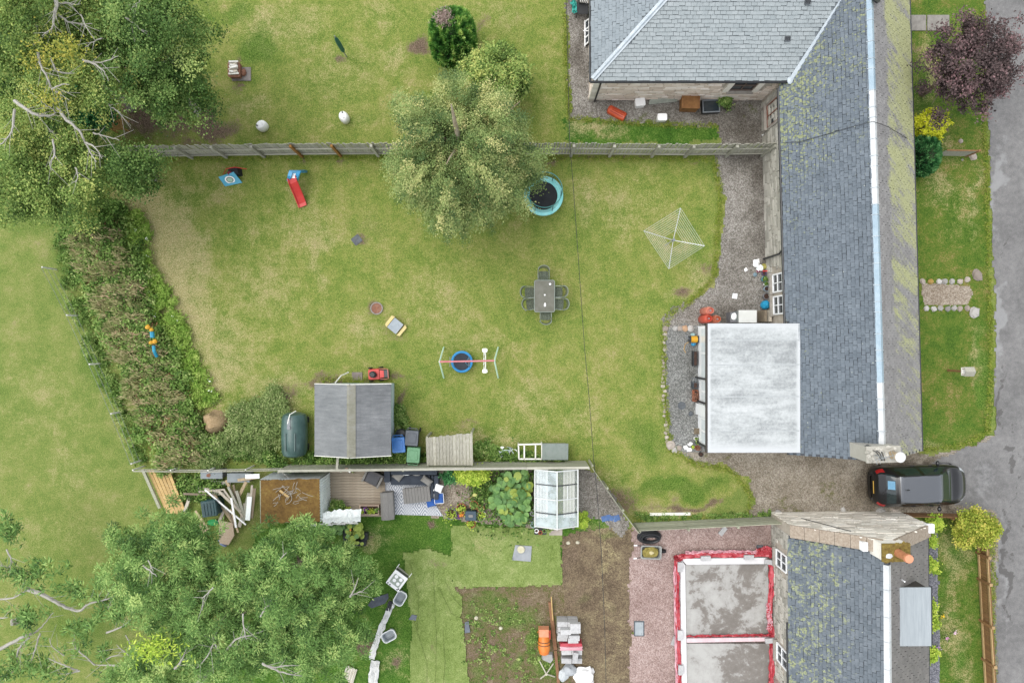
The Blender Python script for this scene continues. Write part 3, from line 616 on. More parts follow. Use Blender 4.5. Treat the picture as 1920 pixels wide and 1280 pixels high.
vl.blob((LX-.03, -.05, WINGZ+.07), (.13, .16, .06), 3, .15, 9, 6); vl.build('valley_lead', M_lead, nroof)
for (a, b) in ((1483, 66), (1510, 9)):
    c = spot(a, b, 3.6)-WO; t_ = MB(); yy = c.y; zc = WINGZ+yy*WP+.06
    t_.box((c.x, yy, zc+.02), (.22, .17, .07), rx=math.atan(WP)); ve = t_.build('roof_vent', mk('dark_vent', '50555a', '5d6267', 5, .6), nroof)
    t_ = MB()
    for k in range(3): t_.box((c.x-.07+.07*k, yy, zc+.06), (.035, .13, .02), rx=math.atan(WP))
    t_.build('vent_slot', M_black, ve)
gt = MB(); gt.tube([(-.07, -.07, WINGZ-.04), (LX-.1, -.07, WINGZ-.04)], .06, 8); gt.build('gutter', M_black, nw)
gt = MB(); gt.tube([(-.07, -.07, WINGZ-.04), (-.07, DP, WINGZ-.04)], .06, 8); gt.build('gutter', M_black, nw)
dp = MB(); dp.tube([(.42, -.07, WINGZ-.1), (.42, .02, WINGZ-.3), (.42, .02, .03)], .04, 8); dp.build('downpipe', M_black, nw)
ov = MB(); ov.tube([(.14, 2.45, 1.6), (-.25, 2.45, 1.6)], .025, 6); ov.build('overflow_pipe', M_white_pvc, nw)

# ------------------------------------------------------------------ flat white porch extension
ex = thing('flat_roof_extension', 'flat white roofed extension with grime streaks beside the slate slope', 'extension', (8.0, -1.9, 0))
XW, XL = 3.77, 5.27
def white_roof():
    t = NT('grimy_white_roof'); p = t.pos(); a = t.noise(t.map(p, (.35, 1.5, 1)), 1.4, 5, .62, .4); b = t.noise(p, 9, 4, .75); n = t.noise(p, 1.2, 4)
    f = t.math('ADD', t.math('MULTIPLY', a, .5), t.math('ADD', t.math('MULTIPLY', b, .3), t.math('ADD', t.math('MULTIPLY', n, .2), t.math('MULTIPLY', t.noise(p, 26, 3, .8), .12))))
    x, y, z = t.xyz(p); edge = t.math('MULTIPLY', t.math('MULTIPLY', t.step(x, 8.05, 8.16), t.step(x, 11.72, 11.55)), t.math('MULTIPLY', t.step(y, -4.48, -4.0), t.step(y, .7, .4)))
    c = t.ramp(f, [(.43, 'dfe3e3'), (.51, 'ced3d3'), (.58, 'b9bebe'), (.66, '9da2a3')])
    t.col(t.mix(edge, 'dee2e3', c)); t.rough(.6); return t.m
m = MB(); m.box((XW/2, 0, 2.55), (XW, XL, .16)); m.build('roof', white_roof(), ex)
m = MB(); m.box((XW/2+.012, XL/2-.02, 2.635), (XW-.03, .03, .03)); m.box((XW/2+.012, -XL/2+.02, 2.635), (XW-.03, .03, .03)); m.box((XW-.03, 0, 2.635), (.03, XL-.1, .03)); m.build('roof_edge_trim', mk('roof_trim', 'd9dee0', 'e8ecee', 3, .5), ex)
M_joint = mk('felt_joint', 'b9bfc0', 'cdd2d3', 4, .7)
for yy in (1.95, .95, -.35, -1.75): MB().box((XW/2, yy, 2.633), (XW-.1, .05, .008), rz=.004).build('felt_joint', M_joint, ex)
m = MB(); m.box((-.035, 0, 2.52), (.06, XL+.02, .12)); m.build('gutter', mk('brown_gutter', '3a332f', '4a423d', 4, .5), ex)
m = MB(); m.box((2.03, 0, 1.235), (3.45, XL-.12, 2.465)); m.build('wall', mk('white_render', (.76, .78, .79), (.85, .86, .86), 3, .7, wp=True), ex)
M_reflect_pane = mk('blinded_glass', (.62, .68, .72), (.74, .78, .8), 2, .12)  # pane colour is pale to stand in for reflected sky
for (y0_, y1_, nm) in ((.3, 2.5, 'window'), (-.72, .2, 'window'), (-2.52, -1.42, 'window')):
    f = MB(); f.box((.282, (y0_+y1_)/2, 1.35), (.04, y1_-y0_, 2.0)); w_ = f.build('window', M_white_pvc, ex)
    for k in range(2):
        yy = y0_+(y1_-y0_)*(k+.5)/2; f = MB(); f.box((.258, yy, 1.5), (.012, (y1_-y0_)/2-.1, 1.5)); f.build('pane', M_reflect_pane, w_)
f = MB(); f.box((.25, -1.08, 1.05), (.1, .5, 2.05)); f.build('door', M_white_pvc, ex)
for yy in (.25, -.78, -2.6):
    dp = MB(); dp.tube([(-.03, yy, 2.45), (.1, yy+.03, 2.3), (.2, yy+.05, 2.1), (.2, yy+.05, .05)], .045, 7); dp.build('downpipe', M_black, ex)
f = MB(); f.tube([(.26, 1.0, 2.0), (.15, 1.0, 2.15), (.03, 1.0, 2.2)], .03, 6); f.build('lamp_bracket', M_black, ex)

# ------------------------------------------------------------------ the south cottage
CO, CR = Vector((14.42, -7.62, 0)), R(.4); CE, CZ, CW = 2.0, 4.3, 2.88; CT = (CZ-CE)/CW
co = thing('mossy_cottage', 'stone cottage with moss speckled slates, gable coping, dormer and mossy chimney', 'house', CO, CR)
CY = -7.2; cwt = CW-.06
m = MB(); m.prism([(-cwt, CY), (cwt, CY), (cwt, -.02), (-cwt, -.02)], 0, CE-.05)
m.add([(-cwt, -.42, CE-.05), (cwt, -.42, CE-.05), (0, -.42, CZ-.1), (-cwt, CY, CE-.05), (cwt, CY, CE-.05), (0, CY, CZ-.1)], [(0, 2, 1), (5, 3, 4), (0, 3, 5, 2), (1, 2, 5, 4)])
cwall = m.build('wall', M_mortar, co)
gz = lambda x: CE+.2+(CW-abs(x))*CT+.02
m = MB(); gp = [(-CW, 0), (-CW, gz(-CW)), (0, gz(0)), (CW, gz(CW)), (CW, 0)]
n = len(gp); m.add([(x, 0, z) for x, z in gp]+[(x, -.42, z) for x, z in gp], [tuple(range(n-1, -1, -1)), tuple(range(n, 2*n))]+[(i, (i+1) % n, n+(i+1) % n, n+i) for i in range(n)])
cg = m.build('gable_wall', M_mortar, co)
stones(cg, (CW, .003, 0), (-1, 0, 0), 2*CW, 4.5, M_stone_lime, 290, 15, top=lambda u: gz(CW-u)-.05, wid=(.3, .8), rowh=(.11, .2))
sk = MB()
for s in (-1, 1):
    k = 0
    while k*.45 < CW-.5:
        xa, xb = s*(CW+.04-k*.45), s*(CW+.04-(k+1)*.45+.012)
        sk.plate([(xa, .05, gz(xa)+.06), (xb, .05, gz(xb)+.06), (xb, -.47, gz(xb)+.06), (xa, -.47, gz(xa)+.06)], .07); k += 1
sk.build('skew_coping', kind='stuff', parent=cg, mat=mk('pebbly_coping', 'a08f7d', 'c2b5a4', 12, .95, bump=.6, wp=True))
kn = MB(); kn.box((-.78, -.3, 4.0), (.2, .34, .3)); kn.box((CW-.08, -.1, 2.32), (.34, .36, .16)); kn.build('white_flashing', M_white_pvc, cg)
stones(cwall, (-cwt-.003, -.42, 0), (0, -1, 0), 6.7, CE-.06, M_stone_grey, 0, 16, skip=[(.95, 1.75, .5, 1.8), (5.0, 5.85, .5, 1.8)], wid=(.2, .5))
window(cwall, (-cwt-.003, -1.42, 0), (0, -1, 0), .7, 1.1, .62, 2, 2); window(cwall, (-cwt-.003, -5.5, 0), (0, -1, 0), .75, 1.1, .62, 2, 2)
r = MB()
for s in (-1, 1): r.plate([(s*CW, CY, CE), (s*CW, -.42, CE), (s*.002, -.42, CZ), (s*.002, CY, CZ)], .05)
croof = r.build('roof', mk('roof_sarking_dark', '4c5158', '5b6066', 4, .9), co)
CS = math.hypot(CW, CZ-CE)
slates(croof, (-CW-.03, CY, CE), (0, 1, 0), (CW, 0, CZ-CE), int(6.8/.19), int(CS/.15), .19, .15, M_slate_c, lambda u, v: 0 < u < 6.72 and v < CS-.06, 300, lambda q: abs(q.y+3.6)+abs(q.x+1.6), 21)
slates(croof, (CW+.03, CY, CE), (0, 1, 0), (-CW, 0, CZ-CE), int(6.8/.3), int(CS/.2), .3, .2, M_slate_ce, lambda u, v: 0 < u < 6.72 and v < CS-.06, 0, None, 22)
y = -.95; k = 0
while y > CY:
    b = y-.95-.1*(k % 2); r = MB(); r.add([(-.15, y-.012, CZ-.06), (0, y-.012, CZ+.075), (.15, y-.012, CZ-.06), (-.15, b, CZ-.06), (0, b, CZ+.075), (.15, b, CZ-.06), (0, y-.012, CZ-.06)], [(0, 3, 4, 1), (1, 4, 5, 2), (0, 1, 6), (1, 2, 6)])
    r.build('ridge_cap', M_white_ridge, croof); y = b; k += 1
ch = MB(); ch.box((.0, -.3, 4.2), (1.0, .62, 1.3)); cch = ch.build('chimney', M_stone_lime, croof)
mo = MB().box((0, -.3, 4.85), (1.06, .68, .07))
for i in range(46):
    x, y_ = rnd.uniform(-.5, .5), rnd.uniform(-.62, .02)
    if (x+.27)**2+(y_+.42)**2 > .02: mo.blob((x, y_, 4.87), (rnd.uniform(.05, .12), rnd.uniform(.04, .1), .035), i, .25, 7, 5)
mo.build('chimney_moss', mk('olive_moss', '6b5522', '99863f', 8, .95, wp=True), cch, kind='stuff')
mo = MB(); mo.blob((-.27, -.42, 4.885), (.13, .1, .025), 2, .2, 10, 6); mo.build('flaunching', M_white_ridge, cch)
pt = MB(); pt.lathe([(.16, 0), (.135, .55), (.165, .58), (.165, .66), (.12, .66), (.11, .5), (0, .5)], (.07, -.31, 4.86), 20); pt.build('chimney_pot', mk('terracotta', 'c07a50', 'dc9a6e', 6), cch, smooth=True)
pt = MB(); pt.lathe([(.155, 0), (.155, .05), (0, .055)], (.085, -.315, 5.53), 20); pt.build('pot_cowl', mk('orange_clay', 'ef9f78', 'f6ac86', 6), cch)
d = MB(); dx0, dx1, dy0, dy1 = .55, 1.92, -2.08, -4.25
d.prism([(dx0, dy0), (dx1, dy0), (dx1, dy1), (dx0, dy1)], 2.6, 3.68); dm = d.build('dormer', mk('dark_cheek', '423c38', '55504b', 6), croof)
d = MB(); d.box(((dx0+dx1)/2, (dy0+dy1)/2, 3.72), (dx1-dx0+.12, dy0-dy1+.12, .07)); d.build('dormer_roof', mk('grey_sheet_roof', 'a8b1b6', 'bcc5c9', 1.5, .5, stretch=(9, .6, 1)), dm)
d = MB(); d.box((dx1+.1, (dy0+dy1)/2, 3.68), (.06, dy0-dy1+.14, .08)); d.build('dormer_gutter', M_black, dm)
d = MB(); d.tube([(.9, -1.75, 3.4), (.9, -1.75, 3.85)], .03, 8); d.build('vent_pipe', M_white_pvc, croof)
gt = MB(); gt.tube([(CW+.06, CY, CE-.03), (CW+.06, -.4, CE-.03)], .055, 8); gt.build('gutter', M_black, co)
gt = MB(); gt.tube([(-CW-.06, -6.9, CE-.03), (-CW-.06, -4.1, CE-.03)], .055, 8); gt.build('gutter', M_black, co, label='black gutter stretch at the south end')
cb = MB(); cb.tube([(-2.0, .06, 1.2), (-1.6, .07, 2.0), (-1.1, .06, 2.9), (-.95, .1, 3.35)], .015, 5); cb.build('wall_cable', M_black, cg)
# ------------------------------------------------------------------ plants
def leaf_mat(name, stops, trans=.25, rough=.55, val=1.75):
    t = NT(name); a = t.attr('tint'); c0 = t.ramp(a, stops); hv = t.new('HueSaturation'); t.L(c0, hv.inputs['Color']); hv.inputs['Value'].default_value = val; hv.inputs['Saturation'].default_value = .97; hv.inputs['Hue'].default_value = .494; c = hv.outputs[0]; t.col(c); t.rough(rough); t.bs.inputs['Specular IOR Level'].default_value = .12
    tr = t.new('BsdfTranslucent'); t.L(t.mix(1, c, 'e8ff90', 'MULTIPLY'), tr.inputs[0]); mx = t.new('MixShader'); mx.inputs[0].default_value = trans
    t.L(t.bs.outputs[0], mx.inputs[1]); t.L(tr.outputs[0], mx.inputs[2]); t.L(mx.outputs[0], t.out.inputs[0]); return t.m
def leaf_obj(name, P, D, L, Wd, tint, mat, parent=None, kind=None, seed=0, upb=1.0):
    rg = np.random.RandomState(seed+999); n = len(P)
    D = D/np.maximum(np.linalg.norm(D, axis=1, keepdims=True), 1e-6)
    up = rg.normal(0, .55, (n, 3)); up[:, 2] += upb
    S = np.cross(D, up); S /= np.maximum(np.linalg.norm(S, axis=1, keepdims=True), 1e-6)
    L = np.broadcast_to(np.asarray(L, float), (n,))*rg.uniform(.75, 1.25, n); Wd = np.broadcast_to(np.asarray(Wd, float), (n,))*rg.uniform(.75, 1.25, n)
    a = P-D*(L/2)[:, None]; b = P+D*(L/2)[:, None]; m = P-D*(L*.06)[:, None]
    v = np.stack([a, m+S*(Wd/2)[:, None], b, m-S*(Wd/2)[:, None]], 1).reshape(-1, 3)
    me = bpy.data.meshes.new(name); me.vertices.add(n*4); me.vertices.foreach_set('co', v.astype(np.float32).ravel())
    me.loops.add(n*4); me.loops.foreach_set('vertex_index', np.arange(n*4, dtype=np.int32)); me.polygons.add(n); me.polygons.foreach_set('loop_start', np.arange(0, n*4, 4, dtype=np.int32))
    me.update(calc_edges=True); me.materials.append(mat)
    at = me.attributes.new('tint', 'FLOAT', 'FACE'); at.data.foreach_set('value', np.clip(tint, 0, 1).astype(np.float32))
    o = obj(name, me, parent)
    if kind: o['kind'] = kind
    return o
def rand_dir(rg, n):
    d = rg.normal(0, 1, (n, 3)); return d/np.linalg.norm(d, axis=1, keepdims=True)
def clumps(c, r, n, seed, lobes=.35, inner=.45, zmin=-.75, freq=2.2):
    rg = np.random.RandomState(seed); d = rand_dir(rg, n*3); d[:, 2] = np.abs(d[:, 2])*np.where(rg.rand(n*3) < .78, 1, -.7); d = d[d[:, 2] > zmin][:n]; n = len(d)
    lob = np.array([mnoise.noise(Vector(q)*freq+Vector((seed*1.7, 3, 1))) for q in d])
    q = (1+lob*lobes*1.6)*(inner+(1-inner)*rg.rand(n)**.45)
    return np.asarray(c)+d*q[:, None]*np.asarray(r), d
def foliage(C, per, rc, seed, flat=.6, L=.12, droop=0.0, tintv=.16):
    rg = np.random.RandomState(seed+5); n = len(C); per = np.maximum(3, (per*rg.uniform(.5, 1.5, n))).astype(int); idx = np.repeat(np.arange(n), per); N = len(idx)
    rr = rc*rg.uniform(.65, 1.35, n)
    P = C[idx]+rg.normal(0, .5, (N, 3))*rr[idx][:, None]*np.array([1, 1, flat])
    D = rg.normal(0, 1, (N, 3))*np.array([1, 1, .45]); D[:, 2] -= droop
    tint = rg.normal(.5, tintv, n)[idx]+rg.normal(0, .13, N)
    return P, D, tint, idx
def rosettes(C, per, rad, seed, tintv=.15, tilt=.35):
    rg = np.random.RandomState(seed+6); n = len(C); idx = np.repeat(np.arange(n), per); N = len(idx)
    ax = rand_dir(rg, n)*np.array([1, 1, .3])*1.0; a = rg.uniform(0, 2*np.pi, N); rr = rad*rg.uniform(.35, 1.0, N)
    D = np.stack([np.cos(a), np.sin(a), rg.normal(-.25, .3, N)], 1)+ax[idx]*tilt
    P = C[idx]+D*rr[:, None]+rg.normal(0, .05, (N, 3)); tint = rg.normal(.5, tintv, n)[idx]+rg.normal(0, .13, N)
    return P, D, tint
GREENS = [(.05, '33491d'), (.3, '4f6f2c'), (.52, '6f9040'), (.75, '93ae58'), (.95, 'b4bf62')]
M_oak = leaf_mat('broad_leaf', [(.05, '374f22'), (.3, '526f34'), (.52, '708c44'), (.75, '93a95a'), (.95, 'b6bd6a')])
M_oakd = leaf_mat('dark_broad_leaf', [(.05, '2a431f'), (.3, '43632e'), (.52, '5d7d3e'), (.78, '7f9a54'), (.97, 'a0b266')])
M_gold = leaf_mat('golden_leaf', [(.1, '7d8a38'), (.5, 'a3a246'), (.9, 'c0b250')])
M_ash = leaf_mat('feathery_leaf', [(.05, '37552f'), (.3, '527739'), (.52, '6e954e'), (.76, '92b364'), (.96, 'b4ca78')], val=1.65)
M_lime = leaf_mat('lime_leaf', [(.1, '6d8f2a'), (.5, '9ab83e'), (.9, 'c6d45a')])
M_birch = leaf_mat('birch_leaf', [(.04, '425c38'), (.25, '5f7847'), (.5, '819658'), (.75, 'a6ae70'), (.96, 'cdc988')], .2)
M_cypress = leaf_mat('cypress_spray', [(.05, '2b5528'), (.35, '457a38'), (.6, '669a48'), (.85, '92b660'), (.97, 'b5c775')], .15, val=2.0)
M_purple = leaf_mat('purple_leaf', [(.05, '3a3131'), (.3, '524645'), (.55, '6b5c5a'), (.8, '8a7070'), (.97, 'ad8688')], .1, .6, 1.02)
M_yellow = leaf_mat('yellow_conifer', [(.1, '8c9a12'), (.45, 'bcc41e'), (.8, 'dcdc3c')], .25)
M_ever = leaf_mat('evergreen_spray', [(.05, '163a22'), (.4, '2e6338'), (.7, '4b8450'), (.95, '6fa568')], .08)
M_privet = leaf_mat('privet_leaf', [(.05, '5a6a20'), (.35, '7f922f'), (.6, 'a3ab42'), (.85, 'c3bd58'), (.97, 'd3c060')])
M_weed = leaf_mat('weed_leaf', [(.05, '2f4a1c'), (.3, '4d7030'), (.55, '6f9144'), (.8, '94ad60'), (.96, 'b3c07a')])
M_grey_weed = leaf_mat('grey_weed_leaf', [(.05, '3e5428'), (.3, '5d783e'), (.55, '7e9556'), (.8, 'a2b074'), (.96, 'c2c890')])
M_plume = leaf_mat('seed_plume', [(.05, '5a6438'), (.3, '7c8050'), (.5, '999a66'), (.72, 'b0aa7c'), (.92, 'bb9f80')], .1, .8, 1.5)
M_rust = leaf_mat('rusty_dock', [(.1, '4c3826'), (.5, '6f5238'), (.9, '977250')], .1, .8)
M_long = leaf_mat('long_grass_leaf', [(.05, '54792a'), (.4, '759a3c'), (.7, '90ad50'), (.95, 'adbd6a')], val=2.0)
M_straw = leaf_mat('straw_stem', [(.1, '8f8058'), (.5, 'b8a678'), (.9, 'd8caa0')], .05, .9)
def bark_mat(name, a, b, c): 
    t = NT(name); n = t.noise(t.map(t.objco(), (1, 1, .5)), 6, 6, .75); t.col(t.ramp(n, [(.3, a), (.5, b), (.72, c)])); t.rough(.9); t.bump(n, .5, .03); return t.m
M_bark = bark_mat('pale_bark', '98938a', 'bebab0', 'd6d3cb'); M_bark_b = bark_mat('brown_bark', '5f5242', '857763', 'a39681'); M_birchbark = bark_mat('birch_bark', '7d6a55', 'b9a98f', 'd8d0c0')

def trunk(parent, base, top, r, mat, forks=4, seed=0, reach=1.6):
    rg = random.Random(seed); b = Vector(base); t = Vector(top); m = MB()
    pts = [b.lerp(t, k/6)+Vector((rg.uniform(-.1, .1), rg.uniform(-.1, .1), 0))*(k > 0) for k in range(7)]; pts[0].z = -.05
    m.tube(pts, [r*1.3]+[r*(1-.12*k) for k in range(1, 7)], 9); m.build('trunk', mat, parent)
    for k in range(forks):
        s = pts[2+k % 4]; a = rg.uniform(0, 6.28)+k*1.9; e = Vector((math.cos(a)*reach, math.sin(a)*reach, rg.uniform(.7, 1.6)*reach*.6)); l = MB()
        l.tube([s, s+e*.35+Vector((0, 0, .15)), s+e*.7+Vector((rg.uniform(-.2, .2), rg.uniform(-.2, .2), .1)), s+e], [r*.5, r*.38, r*.24, r*.08], 7); l.build('limb', mat, parent)

# ---- big trees in the top left
def wpt(px, py, z): return np.array(spot(px, py, z))
TL = [   # px, py, z centre, radius px x, y, half height, clumps, leaves per clump, material, label
    (52, 62, 6.6, 120, 105, 1.9, 330, 60, M_oak, 'light green broadleaf tree filling the top left corner, with pale bare limbs'),
    (305, 95, 5.6, 82, 125, 2.0, 330, 62, M_oakd, 'dark green broadleaf tree overhanging the lawn by the log stack'),
    (178, 38, 6.0, 70, 62, 1.5, 110, 45, M_oak, 'thin broadleaf tree at the top edge with a forked white branch'),
    (95, 350, 5.6, 135, 66, 1.8, 250, 60, M_oak, 'wide broadleaf tree over the field corner west of the dry lawn'),
    (255, 318, 4.8, 48, 44, 1.4, 90, 46, M_oakd, 'small dark broadleaf tree over the west end of the grey picket fence'),
    (165, 155, 6.2, 95, 62, 1.4, 130, 42, M_oak, 'yellow tinged open tree with long pale bare branches'),
    (80, 245, 5.8, 85, 62, 1.4, 150, 44, M_oak, 'sparse twisted tree above the shaded seat with lichen grey limbs'),
    (345, 190, 4.6, 56, 52, 1.5, 95, 50, M_oakd, 'low dark broadleaf tree beside the chipped bark bed')]
TLO = []
for k, (px, py, z, rx, ry, hz, nc, per, mt, lb) in enumerate(TL):
    s = FOC/(CAM_H-z); c = spot(px, py, z); tr = thing('broadleaf_tree', lb, 'tree', (c.x, c.y, 0), group='broadleaf trees in the top left garden')
    C, d = clumps((0, 0, z), (rx/s, ry/s, hz), int(nc*.72), 40+k, .5, .45, -.6, 2.6)
    P, D, ti, idx = foliage(C, per*2.7, .40, 60+k, .5)
    yel = np.isin(k, (5, 6)); ti = ti + (.16 if yel else 0)
    leaf_obj('crown', P, D, .092, .053, ti, mt, tr, seed=k)
    trunk(tr, (c.x*.13, c.y*.13, 0), (.1, .1, z-.5), .15, M_bark, 5, k, .9*rx/110); TLO.append(tr)
def add_limb(tr, pts, z, r0, r1=.012, mat=M_bark):
    m = MB(); n = len(pts); base = Vector(tr.location)
    q = [spot(p[0], p[1], z+(p[2] if len(p) > 2 else .15*math.sin(i*1.3)))-Vector((base.x, base.y, 0)) for i, p in enumerate(pts)]
    # smooth the run of the limb
    o = []
    for i in range(n-1):
        p0, p1, p2, p3 = q[max(0, i-1)], q[i], q[i+1], q[min(n-1, i+2)]
        for s in range(4):
            u = s/4; o.append(.5*((2*p1)+(p2-p0)*u+(2*p0-5*p1+4*p2-p3)*u*u+(3*p1-p0-3*p2+p3)*u**3))
    o.append(q[-1]); o = [p+Vector((rnd.uniform(-.015, .015), rnd.uniform(-.015, .015), 0)) for p in o]
    m.tube(o, r0*.78, 6, r1*.8); m.build('limb', mat, tr, smooth=True)
    tw = MB()                       # side twigs
    for i in range(2, len(o)-1, 2):
        for s in (-1, 1):
            if rnd.random() < .55:
                d = (o[i]-o[i-1]).normalized(); sd = Vector((-d.y, d.x, .2))*s; l = rnd.uniform(.2, .6)
                tw.tube([o[i], o[i]+(d+sd*.8)*l*.5, o[i]+(d*1.2+sd)*l], .011, 4, .004)
    if tw.v: tw.build('twig', mat, tr, kind='stuff')
for ti_, zz, r0, pts in [
    (0, 8.3, .09, [(104, 0), (106, 12), (102, 26), (101, 40), (97, 54), (78, 68)]), (2, 7.9, .06, [(107, 11), (124, 6), (138, 9), (152, 7)]), (2, 7.8, .05, [(107, 26), (120, 36), (132, 42), (150, 45), (173, 45)]),
    (1, 7.6, .045, [(236, 33), (254, 47), (268, 60), (278, 65)]), (5, 7.9, .06, [(72, 100), (77, 125), (90, 147), (97, 166), (112, 176), (129, 188)]), (5, 7.9, .05, [(97, 168), (112, 160), (130, 158)]),
    (5, 7.8, .05, [(97, 110), (103, 128), (115, 137), (141, 137)]), (5, 7.8, .05, [(156, 112), (180, 122), (195, 135), (204, 152)]), (5, 7.7, .045, [(158, 115), (190, 117), (222, 105)]),
    (6, 7.6, .08, [(28, 190), (50, 205), (70, 216), (92, 217), (103, 212), (97, 203), (82, 199)]), (6, 7.5, .075, [(108, 203), (125, 225), (148, 245), (160, 268), (172, 290), (181, 303)]), (6, 7.4, .05, [(160, 268), (176, 275), (192, 297)]),
    (6, 7.6, .06, [(27, 205), (25, 233), (20, 250), (5, 268), (-6, 274)]), (7, 6.6, .045, [(189, 177), (205, 198), (220, 208), (231, 219)]), (3, 7.6, .045, [(99, 262), (102, 290), (94, 306), (98, 320)]), (4, 6.4, .04, [(175, 250), (197, 255), (224, 263)]),
    (2, 7.8, .03, [(152, 28), (160, 48), (178, 76)]), (2, 7.7, .03, [(190, 72), (176, 78), (160, 88)]), (3, 7.3, .035, [(142, 315), (146, 330), (142, 342)]), (1, 7.5, .03, [(262, 2), (252, 12), (246, 18)])]:
    add_limb(TLO[ti_], pts, zz, r0)
for (px, py, z, r, ti_) in ((103, 98, 8.2, 36, 5), (88, 188, 8.0, 22, 6), (66, 118, 8.0, 16, 5), (130, 90, 8.1, 20, 5)):      # yellowing sprays
    rg = np.random.RandomState(px); c = wpt(px, py, z)-np.array([TLO[ti_].location.x, TLO[ti_].location.y, 0]); n = 10*r
    P = c+rg.normal(0, .5, (n, 3))*np.array([r/36, r/50, .4]); leaf_obj('yellow_spray', P, rg.normal(0, 1, (n, 3)), .1, .055, rg.normal(.4, .2, n), M_gold, TLO[ti_], 'stuff', px)
# dark evergreen undergrowth below them
def bush(name, label, cat, px, py, zc, rx, ry, hz, nc, per, mat, seed, L=.1, Wd=.06, rc=.2, lobes=.25, stem=True, group=None, ros=None, tint=0, inner=.6, kind=None, tv=.16):
    s = FOC/(CAM_H-zc); c = spot(px, py, zc)
    if kind: b = None; C, d = clumps((c.x, c.y, zc), (rx/s, ry/s, hz), nc, seed, lobes, inner, -.5)
    else: b = thing(name, label, cat, (c.x, c.y, 0), group=group); C, d = clumps((0, 0, zc), (rx/s, ry/s, hz), nc, seed, lobes, inner, -.5)
    if ros: P, D, ti = rosettes(C, per, ros, seed, tv)
    else: P, D, ti, _ = foliage(C, per, rc, seed, .7, tintv=tv)
    k = P[:, 2] > .02; o = leaf_obj('crown' if not kind else name, P[k], D[k], L, Wd, ti[k]+tint, mat, b, seed=seed, kind=kind)
    if b and stem:
        m = MB()
        for q in range(4): m.tube([(rnd.uniform(-.08, .08), rnd.uniform(-.08, .08), -.03), (rnd.uniform(-.2, .2)*rx/s, rnd.uniform(-.2, .2)*ry/s, zc*.6), (rnd.uniform(-.4, .4)*rx/s, rnd.uniform(-.4, .4)*ry/s, zc)], .05, 5, .015)
        m.build('stem', M_bark_b, b, kind='stuff')
    return b if b else o
bush('evergreen_shrub', 'dark evergreen shrub in the shade behind the wooden garden seat', 'shrub', 168, 192, 2.0, 44, 46, 1.3, 200, 70, M_ever, 71, .14, .05, .3)
bush('undergrowth_shrub', 'bright green shrub at the north end of the weed hedge below the wide tree', 'shrub', 155, 395, 1.5, 50, 30, 1.0, 110, 60, M_weed, 72, .12, .08, .25, tint=-.05)
bush('undergrowth_shrub', 'dim green shrub at the far left edge under the twisted tree', 'shrub', 30, 200, 2.2, 60, 60, 1.2, 120, 50, M_oakd, 73, .14, .08, .3, tint=-.1)
bush('undergrowth_shrub', 'dim green shrub filling the gap under the thin top tree', 'shrub', 215, 80, 2.2, 60, 60, 1.2, 110, 50, M_oakd, 74, .14, .08, .3, tint=-.1)
bush('undergrowth_shrub', 'dim green shrub behind the west end of the picket fence', 'shrub', 110, 270, 2.0, 70, 40, 1.2, 120, 50, M_oakd, 75, .14, .08, .3, tint=-.05)

# ---- the birch in the middle
c0 = spot(872, 330, 0); bx, by = -1.95, 7.1
bt = thing('birch_tree', 'large pale yellow green birch in the middle lawn, leaning over the picket fence', 'tree', (bx, by, 0))
rg = np.random.RandomState(5); ns = 1150; d = rand_dir(rg, ns); d[:, 2] = np.abs(d[:, 2])*np.where(rg.rand(ns) < .85, 1, -.6)
lob = np.array([mnoise.noise(Vector(q)*2.6+Vector((9, 2, 4))) for q in d])
Rr = np.array([2.45, 2.4, 3.6]); root = np.array([.05, -.1, 4.1])+d*((.42+.58*rg.rand(ns)**.5)*(1+lob*.5))[:, None]*Rr
root[:, 0] *= np.where(root[:, 2] > 6, .85, 1.0)
per = 140; idx = np.repeat(np.arange(ns), per); N = len(idx); tt = rg.rand(N); ln = rg.uniform(.5, 1.05, ns)[idx]
out = d*np.array([1, 1, 0]); out /= np.maximum(np.linalg.norm(out, axis=1, keepdims=True), .2); out = out[idx]
P = root[idx]+out*(tt*ln*.55)[:, None]+np.stack([0*tt, 0*tt, -(tt**1.6)*ln*.75], 1)+rg.normal(0, .07, (N, 3))*(1+tt)[:, None]
D = out*.6+rg.normal(0, .6, (N, 3)); D[:, 2] -= .7
ti = rg.normal(.5, .2, ns)[idx]+rg.normal(0, .07, N)-.12*(root[idx][:, 2] < 3.0)  # low strands tinted darker, shade put into the leaf colour
nE = 40; rE = np.array(spot(985, 335, 2.6))-np.array([bx, by, 0])+rg.normal(0, 1, (nE, 3))*np.array([.32, .3, .4]); iE = np.repeat(np.arange(nE), 110); PE = rE[iE]+rg.normal(0, .16, (len(iE), 3))
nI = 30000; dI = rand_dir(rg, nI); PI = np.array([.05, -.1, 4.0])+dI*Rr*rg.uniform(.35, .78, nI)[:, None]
P = np.concatenate([P, PE, PI]); D = np.concatenate([D, rg.normal(0, .6, (len(PE)+nI, 3))]); ti = np.concatenate([ti, rg.normal(.45, .15, nE)[iE], rg.normal(.3, .12, nI)])  # inner leaves get a darker tint as crown shade
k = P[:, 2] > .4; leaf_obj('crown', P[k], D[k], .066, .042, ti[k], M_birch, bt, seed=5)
tm = MB(); tm.tube([(.1, -.5, -.05), (.1, -.4, 2), (.12, -.25, 4), (.08, 0, 6), (.02, .3, 7.6), (0, .5, 8.6)], [.26, .2, .16, .11, .07, .02], 9); tm.build('trunk', M_birchbark, bt)
